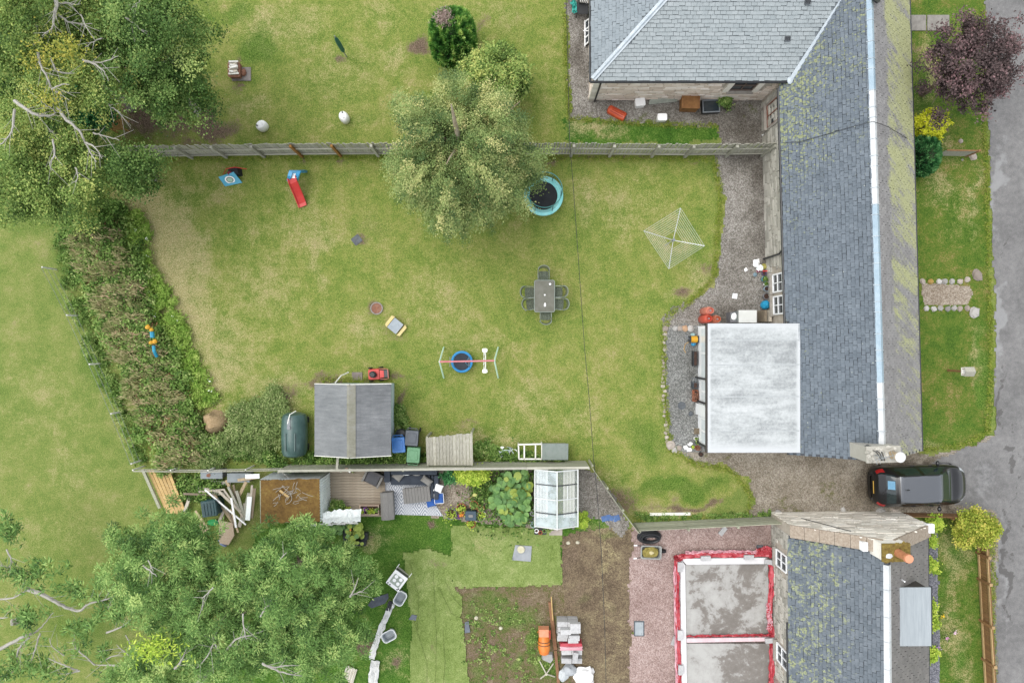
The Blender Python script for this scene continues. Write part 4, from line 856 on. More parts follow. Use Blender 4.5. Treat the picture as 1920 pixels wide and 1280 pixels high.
for a, z, l in ((.3, 3.2, 1.9), (1.4, 4, 1.9), (2.5, 3.5, 1.8), (3.6, 4.2, 1.8), (4.6, 3.0, 2.0), (5.6, 4.6, 1.7), (.9, 5.4, 1.4), (2.9, 5.6, 1.3), (4.3, 6, 1.1), (5.2, 2.6, 2.0)):
    l_ = MB(); s0 = Vector((.1, -.25+.05*z, z)); e = Vector((math.cos(a)*l, math.sin(a)*l, l*.7)); l_.tube([s0, s0+e*.4, s0+e*.75+Vector((0, 0, .1)), s0+e], .07, 6, .012); l_.build('limb', M_birchbark, bt)
l_ = MB(); l_.tube([(spot(943, 230, 5.4)-Vector((bx, by, 0))), (spot(955, 208, 5.7)-Vector((bx, by, 0))), (spot(975, 190, 5.9)-Vector((bx, by, 0)))], .04, 6, .012); l_.build('limb', M_birchbark, bt)
bush('laurel_shrub', 'rounded green shrub between the birch and the north house gravel', 'shrub', 928, 150, 1.7, 64, 62, 1.3, 260, 80, M_oak, 81, .1, .065, .22, .18, tint=.12)

# ---- clipped cypress: upright sprays over a barrel shaped bush
def cypress(px, py, rx, ry, h, label, name, mat, seed, n=13000, L=.2, Wd=.05, topz=None):
    zc = h*.5; c = spot(px, py, h*.62); s = FOC/(CAM_H-h*.62); b = thing(name, label, 'shrub', (c.x, c.y, 0)); rg = np.random.RandomState(seed)
    d = rand_dir(rg, n); d[:, 2] = np.where(d[:, 2] < -.55, -d[:, 2], d[:, 2]); lob = np.array([mnoise.noise(Vector(q)*5+Vector((seed, 0, 0))) for q in d])
    shape = (np.abs(d[:, 0])**2.6+np.abs(d[:, 1])**2.6+np.abs(d[:, 2])**2.6)**(-1/2.6)
    P = np.array([0, 0, zc])+d*(shape*(.9+.12*rg.rand(n)+lob*.07))[:, None]*np.array([rx/s, ry/s, h*.5])*.92
    D = d*np.array([.7, .7, .5])+np.array([0, 0, .8])+rg.normal(0, .28, (n, 3)); ti = .52+lob*.75+rg.normal(0, .13, n)
    S = np.random.RandomState(seed+1); k = P[:, 2] > .03
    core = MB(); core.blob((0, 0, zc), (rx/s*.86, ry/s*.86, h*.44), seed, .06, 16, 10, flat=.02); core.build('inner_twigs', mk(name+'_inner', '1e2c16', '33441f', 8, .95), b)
    leaf_obj('crown', P[k], D[k], L, Wd, ti[k], mat, b, seed=seed, upb=.2); return b, s
cyp, s_ = cypress(848, 66, 47, 53, 2.7, 'dark green clipped round conifer with a brown dead patch on top', 'clipped_conifer', M_cypress, 3)
rg = np.random.RandomState(8); n = 900; P = np.array([-.3, .3, 2.6])+rg.normal(0, 1, (n, 3))*np.array([.16, .16, .05]); leaf_obj('dead_patch', P, rg.normal(0, 1, (n, 3))+np.array([0, 0, .5]), .13, .03, rg.normal(.5, .2, n), leaf_mat('dead_twig', [(.1, '6d5c50'), (.5, '94837a'), (.9, 'b8a89c')], .05), cyp, seed=3)
cypress(1732, 291, 31, 40, 1.7, 'dark bluish green conifer bush beside the mossy east slope', 'conifer_bush', M_ever, 6, 6000, .16, .045)
bush('golden_conifer', 'bright yellow conifer bush next to the dark conifer by the cottage eave', 'shrub', 1737, 241, .9, 27, 30, .75, 110, 46, M_yellow, 83, .13, .045, .16, .3)
# ---- purple tree by the road
pt = spot(1818, 122, 3.2); s_ = FOC/(CAM_H-3.2); pr = thing('purple_plum_tree', 'dark purple leaved tree between the front lawn and the road', 'tree', (pt.x, pt.y, 0))
C, d = clumps((0, 0, 3.0), (76/s_, 84/s_, 1.5), 300, 91, .5, .45, -.55, 2.8); P, D, ti, _ = foliage(C, 58, .26, 91, .6); leaf_obj('crown', P, D, .105, .06, ti, M_purple, pr, seed=91); trunk(pr, (0, 0, 0), (.05, .05, 3.2), .11, M_bark_b, 6, 4, 1.1)
for k, (px, py, r_) in enumerate(((1808, 84, 20), (1895, 85, 18), (1875, 170, 16), (1880, 130, 14))):
    c = spot(px, py, 3.4)-Vector((pt.x, pt.y, 0)); rg = np.random.RandomState(k); n = 420; leaf_obj('outer_spray', np.array(c)+rg.normal(0, .5, (n, 3))*np.array([r_/45, r_/55, .3]), rg.normal(0, 1, (n, 3)), .1, .055, rg.normal(.72, .16, n), M_purple, pr, 'stuff', k)
# ---- lime shrub by the brown fence and little plants of the cottage bed
bush('privet_bush', 'large lime yellow shrub at the corner of the brown fences by the road', 'shrub', 1824, 988, .9, 36, 31, .7, 150, 60, M_privet, 95, .1, .065, .2, .3)
bush('privet_bush', 'small lime shrub behind the brown boards east of the pale gable', 'shrub', 1750, 978, .5, 14, 13, .4, 40, 44, M_lime, 96, .09, .055, .13, .3)
for k, (px, py, r_, lb) in enumerate(((1744, 1010, 11, 'light green bed plant just below the east skew'), (1744, 1063, 12, 'round light green bed plant beside the mossy chimney'), (1743, 1140, 12, 'leafy bed plant beside the dormer roof corner'), (1745, 1165, 13, 'tallest light green bed plant beside the dormer'), (1744, 1225, 12, 'small bed plant next to the black drainpipe shoe'))):
    bush('bed_plant', lb, 'plant', px, py, .3, r_, r_+3, .25, 26, 36, M_lime, 100+k, .1, .06, .12, .3, group='green plants along the blue chipping bed')

# ---- feathery trees bottom left
BL = [(318, 1064, 5.0, 106, 96, 1.5, 400, M_ash, 'feathery green tree beside the stacked pine planks'), (548, 1074, 4.8, 108, 88, 1.5, 400, M_ash, 'feathery green tree south of the rusty mossy roof'),
      (430, 1170, 4.6, 118, 86, 1.4, 420, M_ash, 'broad feathery tree at the bottom edge with a thick grey trunk showing'), (572, 1186, 4.4, 100, 78, 1.4, 380, M_ash, 'feathery tree near the white sheet strip on the lawn'), (655, 1082, 3.6, 48, 52, 1.1, 95, M_ash, 'small feathery tree with a pale dead branch beside the black mat'),
      (300, 1245, 4.4, 70, 50, 1.2, 150, M_ash, 'yellow green tree at the bottom left edge')]
BLO = []
for k, (px, py, z, rx, ry, hz, nc, mt, lb) in enumerate(BL):
    s = FOC/(CAM_H-z); c = spot(px, py, z); tr = thing('feathery_tree', lb, 'tree', (c.x, c.y, 0), group='feathery trees in the bottom left')
    C, d = clumps((0, 0, z), (rx/s, ry/s, hz), nc, 140+k, .42, .45, -.55, 2.6); P, D, ti = rosettes(C, 105, .24, 150+k, .17)
    leaf_obj('crown', P, D, .12, .03, ti+(.16 if k == 5 else 0), mt, tr, seed=150+k); trunk(tr, (c.x*.12, c.y*.12, 0), (0, .1, z-.5), .13, M_bark_b, 5, 30+k, .9); BLO.append(tr)
for ti_, zz, r0, pts in [(2, 5.0, .2, [(368, 1290), (385, 1266), (402, 1243), (418, 1224)]), (2, 5.4, .07, [(328, 1252), (340, 1238), (350, 1215)]), (2, 5.6, .04, [(400, 1205), (388, 1230), (365, 1255)]), (3, 6.0, .05, [(492, 1243), (510, 1250), (540, 1247), (562, 1246)]), (3, 6.0, .05, [(494, 1245), (525, 1258), (550, 1264), (566, 1266)]),
                           (4, 4.9, .05, [(656, 1118), (664, 1104), (672, 1082)]), (4, 4.8, .04, [(658, 1116), (672, 1110), (682, 1106)]), (1, 6.3, .04, [(455, 1150), (457, 1175), (462, 1198)]), (3, 5.9, .04, [(488, 1155), (498, 1138), (510, 1130)]), (0, 6.5, .04, [(268, 1060), (285, 1072), (294, 1080)]), (0, 6.5, .03, [(278, 1050), (288, 1070)]), (0, 6.3, .035, [(400, 1100), (385, 1115), (378, 1122)]),
                           (1, 6.2, .03, [(525, 1048), (538, 1036)]), (2, 5.5, .06, [(420, 1225), (440, 1200), (470, 1190), (500, 1180)]), (2, 5.5, .05, [(415, 1226), (400, 1200), (398, 1170)])]:
    add_limb(BLO[ti_], pts, zz, r0)
rg = np.random.RandomState(77); c = wpt(290, 1215, 5.9)-np.array([BLO[5].location.x, BLO[5].location.y, 0]); n = 420
leaf_obj('yellow_spray', c+rg.normal(0, .5, (n, 3))*np.array([1.0, .55, .25]), rg.normal(0, 1, (n, 3))*np.array([1, 1, .3]), .17, .05, rg.normal(.5, .2, n), M_lime, BLO[5], 'stuff', 7)
lc = spot(20, 1170, 3.2); dt = thing('bare_tree', 'sparse silver limbed tree with few leaves over the field in the bottom left', 'tree', (lc.x, lc.y, 0)); trunk(dt, (lc.x*.1, lc.y*.1, 0), (0, 0, 3.2), .12, M_bark, 0, 3)
for r0, pts in [(.1, [(-10, 1220), (25, 1203), (50, 1190), (67, 1184), (82, 1170), (100, 1147)]), (.06, [(55, 1194), (38, 1212), (32, 1226), (32, 1245), (20, 1262), (0, 1275)]), (.05, [(75, 1186), (68, 1210), (60, 1235), (55, 1248)]), (.05, [(-8, 1123), (25, 1120), (50, 1107), (72, 1110)]), (.12, [(50, 1104), (75, 1112), (105, 1128), (128, 1140), (150, 1144), (166, 1132), (195, 1124), (214, 1117), (224, 1104)]),
                (.055, [(200, 1185), (230, 1173), (248, 1159)]), (.045, [(178, 1246), (160, 1230), (142, 1215), (135, 1200)]), (.075, [(258, 1250), (225, 1247), (190, 1246), (178, 1245)]), (.04, [(255, 1238), (235, 1222), (218, 1208)]), (.04, [(12, 1030), (20, 1045), (22, 1055), (14, 1063), (-5, 1055)]), (.04, [(190, 1240), (210, 1230), (230, 1226)]), (.045, [(148, 1257), (125, 1248), (105, 1240), (88, 1232)]), (.045, [(150, 1256), (128, 1262), (106, 1262)]), (.05, [(-5, 1158), (15, 1157)]), (.04, [(208, 1143), (203, 1138), (212, 1122)]), (.03, [(236, 1190), (243, 1205), (240, 1220)]), (.03, [(120, 1228), (98, 1212), (92, 1195)])]: add_limb(dt, pts, 3.4, r0)
CC = []
for (px, py, rx, ry, n) in [(20, 990, 28, 22, 26), (55, 1070, 45, 26, 34), (40, 1158, 34, 16, 26), (130, 1105, 26, 14, 14), (25, 1245, 40, 28, 34), (150, 1180, 30, 14, 14), (210, 1155, 30, 12, 12), (165, 1215, 40, 16, 14), (110, 1260, 40, 14, 16), (180, 1120, 24, 10, 9), (240, 1140, 26, 16, 14)]:
    rg = np.random.RandomState(px+py); c = wpt(px, py, 3.5)-np.array([lc.x, lc.y, 0]); CC.append(c+rg.normal(0, .6, (n, 3))*np.array([rx/47, ry/47, .22]))
CC = np.concatenate(CC); P, D, ti = rosettes(CC, 24, .24, 333, .13); D[:, 0] -= .5; leaf_obj('crown', P, D, .2, .05, ti-.08, M_ash, dt, seed=333)

# ---- weed hedge down the left of the dry lawn, all far too many to count
def scatter_band(line, half, n, seed, z0, z1, side=(-1, 1)):
    rg = np.random.RandomState(seed); L_ = np.array(line, float); seg = np.hypot(*(L_[1:]-L_[:-1]).T); cs = np.concatenate([[0], np.cumsum(seg)]); u = rg.rand(n)*cs[-1]
    i = np.clip(np.searchsorted(cs, u)-1, 0, len(seg)-1); f = (u-cs[i])/seg[i]; p = L_[i]+(L_[i+1]-L_[i])*f[:, None]; t = (L_[i+1]-L_[i])/seg[i][:, None]; nr = np.stack([-t[:, 1], t[:, 0]], 1)
    o = rg.uniform(side[0], side[1], n)*half; q = p-nr*o[:, None]
    if half > 11:       # ragged outline and clumps
        w = fbm(q[:, 0]*.035+seed*9, q[:, 1]*.035, 5, 3); keep = (np.abs(o)/half < .5+1.5*(w-.3)) & (vnoise(q[:, 0]*.09+seed, q[:, 1]*.09, seed) > .2)
        q = q[keep]; o = o[keep]; n = len(q)
    z = z0+(z1-z0)*rg.rand(n)*(1-.55*np.abs(o)/half); s = FOC/(CAM_H-z)
    return np.stack([(q[:, 0]-960)/s, (640-q[:, 1])/s, z], 1), rg
HL = [(165, 400), (192, 460), (226, 560), (262, 650), (298, 740), (330, 830), (348, 865)]
C, rg = scatter_band(HL, 66, 2700, 1, .1, .95); P, D, ti, _ = foliage(C, 34, .26, 1, .6); k = P[:, 2] > .02; leaf_obj('hedge_weeds', P[k], D[k], .12, .07, ti[k]-.02, M_weed, None, 'stuff', 1)
C, rg = scatter_band(HL, 58, 640, 2, .5, 1.0, (-.95, .55)); n = len(C); per = 34; idx = np.repeat(np.arange(n), per); N = n*per; rg = np.random.RandomState(22)
ax = np.stack([rg.normal(-.9, .35, n), rg.normal(.25, .25, n), rg.uniform(.25, .8, n)], 1); tt = rg.uniform(-.5, .5, N); P = C[idx]+ax[idx]*(tt*.55)[:, None]+rg.normal(0, .07, (N, 3)); D = ax[idx]+rg.normal(0, .35, (N, 3))
leaf_obj('seeding_plumes', P, D, .2, .03, rg.normal(.5, .18, n)[idx]+rg.normal(0, .12, N), M_plume, None, 'stuff', 2)
C, rg = scatter_band(HL, 66, 200, 3, .25, .75, (-.55, .6)); P, D, ti, _ = foliage(C, 40, .3, 3, .6); k = P[:, 2] > .02; leaf_obj('rusty_dock_weeds', P[k], D[k], .14, .05, ti[k], M_rust, None, 'stuff', 3)
EL = [(242, 400), (256, 470), (280, 545), (318, 600), (345, 660), (368, 720), (385, 760)]
C, rg = scatter_band(EL, 32, 1000, 4, .05, .4); P, D, ti, _ = foliage(C, 34, .17, 4, .6); D[:, 2] += .6; k = P[:, 2] > .02; leaf_obj('long_grass', P[k], D[k], .17, .035, ti[k]+.04, M_long, None, 'stuff', 4)
rg = np.random.RandomState(9); n = 16; p0 = scatter_band(EL, 30, n*2, 9, .3, .5)[0]; n = len(p0); P = np.repeat(p0, 5, 0)+rg.normal(0, .03, (n*5, 3)); leaf_obj('white_blossom', P, rg.normal(0, 1, (n*5, 3)), .05, .04, np.full(len(P), .9), leaf_mat('petal_white', [(0, 'e9ece6'), (1, 'fbfbf6')], .1), None, 'stuff', 9)
n = 260; p0 = scatter_band([(560, 1000), (420, 1000)], 1, 2, 1, .1, .2)[0]
TH = [(360, 815), (430, 815), (500, 800), (545, 775)]
C, rg = scatter_band(TH, 66, 2100, 11, .1, .7); C = C[np.hypot(C[:, 0]-spot(409, 788).x, C[:, 1]-spot(409, 788).y) > .75]; P, D, ti, _ = foliage(C, 36, .24, 11, .6); k = P[:, 2] > .02; leaf_obj('bramble_thicket', P[k], D[k], .09, .035, ti[k], M_grey_weed, None, 'stuff', 11)
C, rg = scatter_band([(400, 850), (470, 848), (530, 868), (600, 862), (770, 862), (800, 858)], 13, 700, 12, .05, .55); P, D, ti, _ = foliage(C, 34, .16, 12, .6); k = P[:, 2] > .02; leaf_obj('fence_weeds', P[k], D[k], .09, .06, ti[k]-.1, M_weed, None, 'stuff', 12)
C, rg = scatter_band([(892, 850), (905, 835), (925, 850), (965, 856), (1010, 868), (1060, 866)], 14, 260, 13, .05, .35); P, D, ti, _ = foliage(C, 30, .15, 13, .6); k = P[:, 2] > .02; leaf_obj('corner_weeds', P[k], D[k], .1, .07, ti[k], M_weed, None, 'stuff', 13)
C, rg = scatter_band([(340, 900), (350, 930), (365, 900), (385, 930), (400, 900)], 18, 380, 14, .05, .4); P, D, ti, _ = foliage(C, 32, .2, 14, .6); k = P[:, 2] > .02; leaf_obj('scrap_weeds', P[k], D[k], .11, .07, ti[k]-.05, M_weed, None, 'stuff', 14)
C, rg = scatter_band([(745, 760), (752, 790), (760, 808)], 10, 90, 15, .02, .2); P, D, ti, _ = foliage(C, 24, .12, 15, .6); k = P[:, 2] > .02; leaf_obj('shed_weeds', P[k], D[k], .08, .05, ti[k], M_weed, None, 'stuff', 15)
C, rg = scatter_band([(1192, 968), (1230, 972), (1300, 972), (1450, 966)], 7, 150, 16, .02, .15); P, D, ti, _ = foliage(C, 24, .12, 16, .6); k = P[:, 2] > .02; leaf_obj('boundary_weeds', P[k], D[k], .09, .04, ti[k], M_weed, None, 'stuff', 16)
C, rg = scatter_band([(870, 1130), (940, 1150), (1010, 1190), (1010, 1250), (900, 1240), (890, 1150)], 45, 330, 17, .02, .12); P, D, ti, _ = foliage(C, 12, .09, 17, .5); k = P[:, 2] > .02; leaf_obj('plot_weeds', P[k], D[k], .07, .045, ti[k]+.06, M_weed, None, 'stuff', 17)
C, rg = scatter_band([(112, 440), (135, 560), (170, 640), (205, 720), (240, 800), (262, 865)], 16, 420, 18, .02, .3); P, D, ti, _ = foliage(C, 26, .18, 18, .6); D[:, 2] += .5; k = P[:, 2] > .02; leaf_obj('field_edge_grass', P[k], D[k], .18, .03, ti[k], M_weed, None, 'stuff', 18)
# grass tufts along the raw edges of gravel, fences and walls
TP = []
for ln_, h_, n_ in [([(1338, 295), (1352, 370), (1345, 440), (1340, 520), (1300, 560), (1255, 590), (1243, 620), (1246, 740), (1256, 840), (1300, 868), (1370, 880), (1410, 930), (1400, 968)], 5, 900), ([(300, 296), (700, 296), (1060, 296), (1330, 298)], 5, 900), ([(1722, 845), (1800, 835), (1850, 812), (1858, 700), (1855, 500), (1846, 200), (1842, 20)], 4, 800), ([(600, 712), (735, 712)], 4, 120), ([(890, 868), (1095, 866)], 4, 250), ([(1190, 980), (1440, 972)], 5, 300), ([(1060, 20), (1062, 140), (1068, 222), (1200, 232), (1345, 236)], 4, 420), ([(1860, 1000), (1862, 1280)], 4, 260)]:
    TP.append(scatter_band(ln_, h_, n_, 50+n_, .02, .06)[0])
TP = np.concatenate(TP); rg = np.random.RandomState(4); idx = np.repeat(np.arange(len(TP)), 9); N = len(idx); P = TP[idx]+rg.normal(0, .05, (N, 3))*np.array([1, 1, .2]); P[:, 2] = np.abs(P[:, 2])+.03
D = rg.normal(0, .6, (N, 3)); D[:, 2] += .7; leaf_obj('edge_grass', P, D, .11, .018, rg.normal(.5, .2, N), leaf_mat('edge_grass_blade', [(.1, '5a7a22'), (.45, '7f9634'), (.7, '9aa24a'), (.95, 'bcae72')], .2), None, 'stuff', 44)
# ------------------------------------------------------------------ fences
def wood(name, a, b, sc=5, st=(1, 1, 8), **k): return mk(name, a, b, sc, .85, stretch=st, bump=.3, var=.12, **k)
M_grey_wood = wood('weathered_grey_wood', 'a09f8e', 'cbc9ba', 6, (6, 6, 1.2)); M_rail = wood('weathered_rail', 'b5b4a3', 'd4d2c2', 5, (1, 6, 6))
M_orange_wood = wood('treated_orange_wood', '9a6a28', 'bf8a40', 5, (5, 5, 1)); M_green_wood = wood('algae_grey_wood', 'a3a48c', 'cbccb4', 5, (1, 6, 6))
M_brown_wood = wood('brown_stained_wood', '8f6840', 'b0865a', 5, (5, 5, 1)); M_tan_wood = wood('tan_wood', 'b49361', 'd0b284', 5, (5, 1, 5)); M_pine = wood('fresh_pine', 'd3ab68', 'edcf95', 4, (1, 7, 7))
M_pale_post = wood('pale_post', (.62, .61, .55), (.8, .79, .73), 5, (5, 5, 1))
def along(pts, z=0):
    P = [spot(*p) for p in pts]
    def f(d):
        for a, b in zip(P, P[1:]):
            l = (b-a).length
            if d <= l: return a.lerp(b, d/l), (b-a).normalized()
            d -= l
        return P[-1].copy(), (P[-1]-P[-2]).normalized()
    return f, sum((b-a).length for a, b in zip(P, P[1:]))
f, LEN = along([(238, 297), (400, 294), (560, 292), (700, 291), (1060, 291), (1290, 293), (1442, 291)])
pf = thing('picket_fence', 'long weathered grey picket fence between the two lawns, ending at the cottage wall', 'fence', f(0)[0]); o0 = f(0)[0]
pk = [MB().prism([(-w/2, -.011), (w/2, -.011), (w/2, .011), (-w/2, .011)], .05, 1.68+dz).mesh('picket', M_grey_wood) for w, dz in ((.098, 0), (.104, .03), (.094, -.02), (.1, .015))]
d = 0
while d < LEN:
    p, t_ = f(d); gap = .112 if p.x < -4 else .132
    obj('picket', rnd.choice(pk), pf, p-o0+Vector((0, .045, 0)), (rnd.uniform(-.02, .02), 0, math.atan2(t_.y, t_.x)+rnd.uniform(-.04, .04))); d += gap
posts = [(300, 0), (361, 0), (426, 0), (497, 0), (567, 1), (640, 1), (710, 0), (785, 0), (858, 0), (930, 0), (1000, 0), (1070, 0), (1142, 0), (1221, 0), (1283, 0), (1360, 0), (1428, 0)]
def fx(px):
    lo, hi = 0, LEN
    for _ in range(30):
        m = (lo+hi)/2
        if f(m)[0].x < (px-960)*CAM_H/FOC: lo = m
        else: hi = m
    return f(lo)[0]
pr_ = None; pm = MB().box((0, 0, .82), (.11, .11, 1.7)).mesh('post', M_grey_wood); po = MB().box((0, 0, .84), (.1, .1, 1.7)).mesh('post', M_orange_wood)
for px, og in posts:
    p = fx(px); q = obj('post', po if og else pm, pf, p-o0+Vector((0, -.05, 0)))
    if og: q['label'] = 'newer orange fence post'
    if pr_ is not None:
        for z in (.28, 1.08): MB().beam(pr_-o0+Vector((.03, -.005, z)), p-o0+Vector((-.03, -.005, z)), .045, .085).build('rail', M_rail, pf)
    pr_ = p
def board_fence(name, label, pts, h, nb, mat, step=2.4, bw=.16, side=1, pmat=None, first=.08):
    f, LEN = along(pts); o0 = f(0)[0]; t = thing(name, label, 'fence', o0); n = max(1, round(LEN/step)); q = [f(LEN*i/n)[0]-o0 for i in range(n+1)]
    for i, p in enumerate(q):
        dr_ = f(min(LEN-.01, LEN*i/n+.01))[1]; nn = Vector((dr_.y, -dr_.x, 0))*side
        m = MB().box((0, 0, h/2), (.08, .08, h)).mesh('post', pmat or mat); obj('post', m, t, p+nn*.07, (0, 0, math.atan2(dr_.y, dr_.x)))
    for i in range(n):
        dr_ = (q[i+1]-q[i]).normalized()
        for j in range(nb):
            z = first+bw/2+(h-first-bw)*j/max(1, nb-1); MB().beam(q[i]+dr_*.006+Vector((0, 0, z)), q[i+1]-dr_*.006+Vector((0, 0, z+rnd.uniform(-.012, .012))), .024, bw*rnd.uniform(.93, 1)).build('board', mat, t)
    return t, q, o0
t, q, o0 = board_fence('board_fence', 'mossy grey board fence between the shed garden and the patio garden', [(545, 869), (800, 866), (1097, 863)], 1.6, 9, M_green_wood, 2.4, .165)
m = MB()
for a, b in zip(q, q[1:]): MB().beam(a+Vector((.003, -.01, 1.665)), b+Vector((-.003, -.01, 1.665)), .1, .035).build('capping', M_rail, t)
board_fence('board_fence', 'short slanting board fence from the greenhouse corner down to the red gravel', [(1102, 864), (1124, 897), (1150, 935), (1187, 983)], 1.35, 8, M_green_wood, 1.3, .15, -1)
board_fence('board_fence', 'grey board fence of wide planks along the top of the red gravel yard', [(1188, 979), (1320, 973), (1455, 966)], 1.35, 5, M_green_wood, 2.0, .23, 1)
board_fence('board_fence', 'low brown board fence between the black car and the lime shrub', [(1692, 960), (1760, 961), (1842, 963)], .8, 5, M_brown_wood, 1.7, .14, 1)
f2, L2 = along([(272, 873), (400, 874), (545, 871)]); t = thing('rail_fence', 'thin two rail fence running west from the board fence to the pine planks', 'fence', f2(0)[0]); o0 = f2(0)[0]
for i in range(5):
    MB().box((0, 0, .5), (.05, .05, 1.0)).build('post', M_pale_post, t, loc=f2(L2*i/4)[0]-o0)
    if i < 4:
        for z in (.6, 1.0): MB().beam(f2(L2*i/4)[0]-o0+Vector((.02, -.05, z)), f2(L2*(i+1)/4)[0]-o0+Vector((-.02, -.05, z)), .03, .07).build('rail', M_rail, t)
# front garden fence by the road
f3, L3 = along([(1829, 1010), (1836, 1150), (1845, 1310)]); o0 = f3(0)[0]; t = thing('slat_fence', 'new orange brown slat fence between the cottage front lawn and the road', 'fence', o0)
sl = MB().prism([(-.012, -.045), (.012, -.045), (.012, .045), (-.012, .045)], .04, .78).mesh('slat', M_brown_wood); d = .05
while d < L3: obj('slat', sl, t, f3(d)[0]-o0+Vector((.05, 0, 0)), (0, 0, rnd.uniform(-.05, .05))); d += .112
for k, yy in enumerate((1012, 1034, 1083, 1161, 1233, 1305)):
    d = (yy-1010)/300*L3*1.0; p = f3(min(d, L3))[0]-o0; MB().box((0, 0, .43), (.1, .1, .86)).build('post', M_brown_wood, t, loc=p); c_ = MB(); c_.box((0, 0, .875), (.13, .13, .03)).build('post_cap', M_tan_wood, t, loc=p)
    if k:
        for z in (.16, .72): MB().beam(pv+Vector((0, -.052, z)), p+Vector((0, .052, z)), .05, .09).build('rail', M_tan_wood, t)
    pv = p
# short fence panel in the front lawn
a, b = spot(1752, 292), spot(1809, 293); t = thing('slatted_fence', 'short grey slatted fence panel with brown end post beside the dark conifer', 'fence', a); dv = b-a
for j in range(5): MB().beam(Vector((0, 0, .12+.16*j)), dv+Vector((0, 0, .12+.16*j)), .022, .13).build('slat', M_grey_wood, t)
MB().box(dv+Vector((.04, 0, .45)), (.08, .09, .95)).build('post', M_brown_wood, t); MB().beam(Vector((0, 0, .88)), dv+Vector((0, 0, .88)), .06, .04).build('top_rail', M_brown_wood, t)
# wire fence along the field
f4, L4 = along([(106, 505), (150, 590), (206, 712), (250, 815), (268, 862)]); o0 = f4(0)[0]; t = thing('wire_fence', 'thin wire fence with pale posts between the left field and the weed hedge', 'fence', o0); 
wp = [f4(L4*i/4)[0]-o0 for i in range(5)]
for p in wp: MB().tube([p+Vector((0, 0, -.05)), p+Vector((0, 0, .95))], .035, 8).build('post', M_pale_post, t)
M_wire = mk('wire_grey', '8f968f', 'b3b9b2', 4, .5, .4)
for z in (.3, .65, 1.0):
    m = MB()
    for a, b in zip(wp, wp[1:]): m.tube([a+Vector((0, 0, z)), a.lerp(b, .5)+Vector((0, 0, z-.03)), b+Vector((0, 0, z))], .009, 4)
    m.build('wire', M_wire, t)
# overhead cable
m = MB(); cz = 4.6; m.tube([spot(x, y, cz+.0006*abs(y-640)) for x, y in ((1058, -160), (1063, 40), (1068, 265), (1075, 350), (1082, 450), (1096, 650), (1105, 750), (1113, 858), (1120, 930), (1128, 1040), (1134, 1180), (1140, 1420))], .011, 5)
tag(m.build('overhead_cable', M_black), 'thin black overhead cable crossing the main lawn from top to bottom', 'cable')

# ------------------------------------------------------------------ the black car
cc = spot(1727, 910, .75); car = thing('parked_car', 'black hatchback parked on the driveway facing the road, glossy roof reflecting clouds', 'car', (cc.x, cc.y, 0), R(2))
ST = [(-2.05, .42, .50, .60, .30), (-2.02, .60, .62, .74, .46), (-1.94, .76, .74, .90, .60), (-1.82, .845, .84, 1.0, .66), (-1.62, .865, .90, 1.20, .62), (-1.38, .87, .91, 1.38, .58), (-1.26, .87, .91, 1.43, .575), (-.8, .872, .905, 1.47, .575), (-.2, .875, .90, 1.48, .58), (.2, .875, .895, 1.46, .585), (.46, .875, .89, 1.42, .585), (.75, .872, .89, 1.24, .62), (1.08, .868, .90, 1.02, .69), (1.2, .862, .885, .98, .71), (1.5, .83, .83, .92, .66), (1.74, .75, .75, .83, .56), (1.9, .62, .66, .74, .44), (2.0, .46, .57, .64, .30), (2.05, .28, .48, .55, .18)]
SA = np.array(ST); xs = np.concatenate([np.linspace(a, b, 4, endpoint=False) for a, b in zip(SA[:-1, 0], SA[1:, 0])]+[[SA[-1, 0]]]); St = [xs]+[np.interp(xs, SA[:, 0], SA[:, k]) for k in range(1, 5)]
for k in range(1, 5):                     # soften the profile
    for _ in range(2): St[k][1:-1] = .25*St[k][:-2]+.5*St[k][1:-1]+.25*St[k][2:]
def section(i):
    w, zb, zr, wr = (St[k][i] for k in range(1, 5)); pts = [(w*.9, .2), (w*.98, .34), (w, .55), (w*.995, zb-.06), (w*.965, zb), (w*.93, zb+.035)]
    a = (w*.93, zb+.035); b = (wr, zr); pts += [(a[0]+(b[0]-a[0])*u, a[1]+(b[1]-a[1])*u+.03*math.sin(u*math.pi)) for u in (.3, .65, .92)]
    cr = .045 if abs(xs[i]) < 1.0 else .05; pts += [(wr*math.cos(v)**.7 if v else wr, zr+cr*math.sin(v)) for v in (.25, .6, 1.0, 1.3)]
    return pts+[(0, zr+cr)]
SEC = [section(i) for i in range(len(xs))]; nj = len(SEC[0]); parts_ = {}
def face(part, v): parts_.setdefault(part, MB()).add(v, [tuple(range(len(v)))])
for i in range(len(xs)-1):
    xm = (xs[i]+xs[i+1])/2
    for j in range(nj-1):
        for s in (-1, 1):
            v = [Vector((xs[i], s*SEC[i][j][0], SEC[i][j][1])), Vector((xs[i+1], s*SEC[i+1][j][0], SEC[i+1][j][1])), Vector((xs[i+1], s*SEC[i+1][j+1][0], SEC[i+1][j+1][1])), Vector((xs[i], s*SEC[i][j+1][0], SEC[i][j+1][1]))]
            if s < 0: v = v[::-1]
            p = 'body'
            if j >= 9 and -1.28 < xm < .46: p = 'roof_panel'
            elif j >= 8 and .46 <= xm < 1.1: p = 'windscreen'
            elif j >= 8 and -1.74 < xm <= -1.42: p = 'rear_window'
            elif 5 <= j < 8 and (-1.3+.16*(j-5)) < xm < (.92-.2*(j-5)) and not (-.32 < xm < -.22): p = 'side_window_l' if s > 0 else 'side_window_r'
            elif 4 <= j < 7 and xm < -1.74 and xm > -1.96: p = 'tail_light_l' if s > 0 else 'tail_light_r'
            elif 4 <= j < 7 and 1.62 < xm < 1.93: p = 'headlight_l' if s > 0 else 'headlight_r'
            face(p, v)
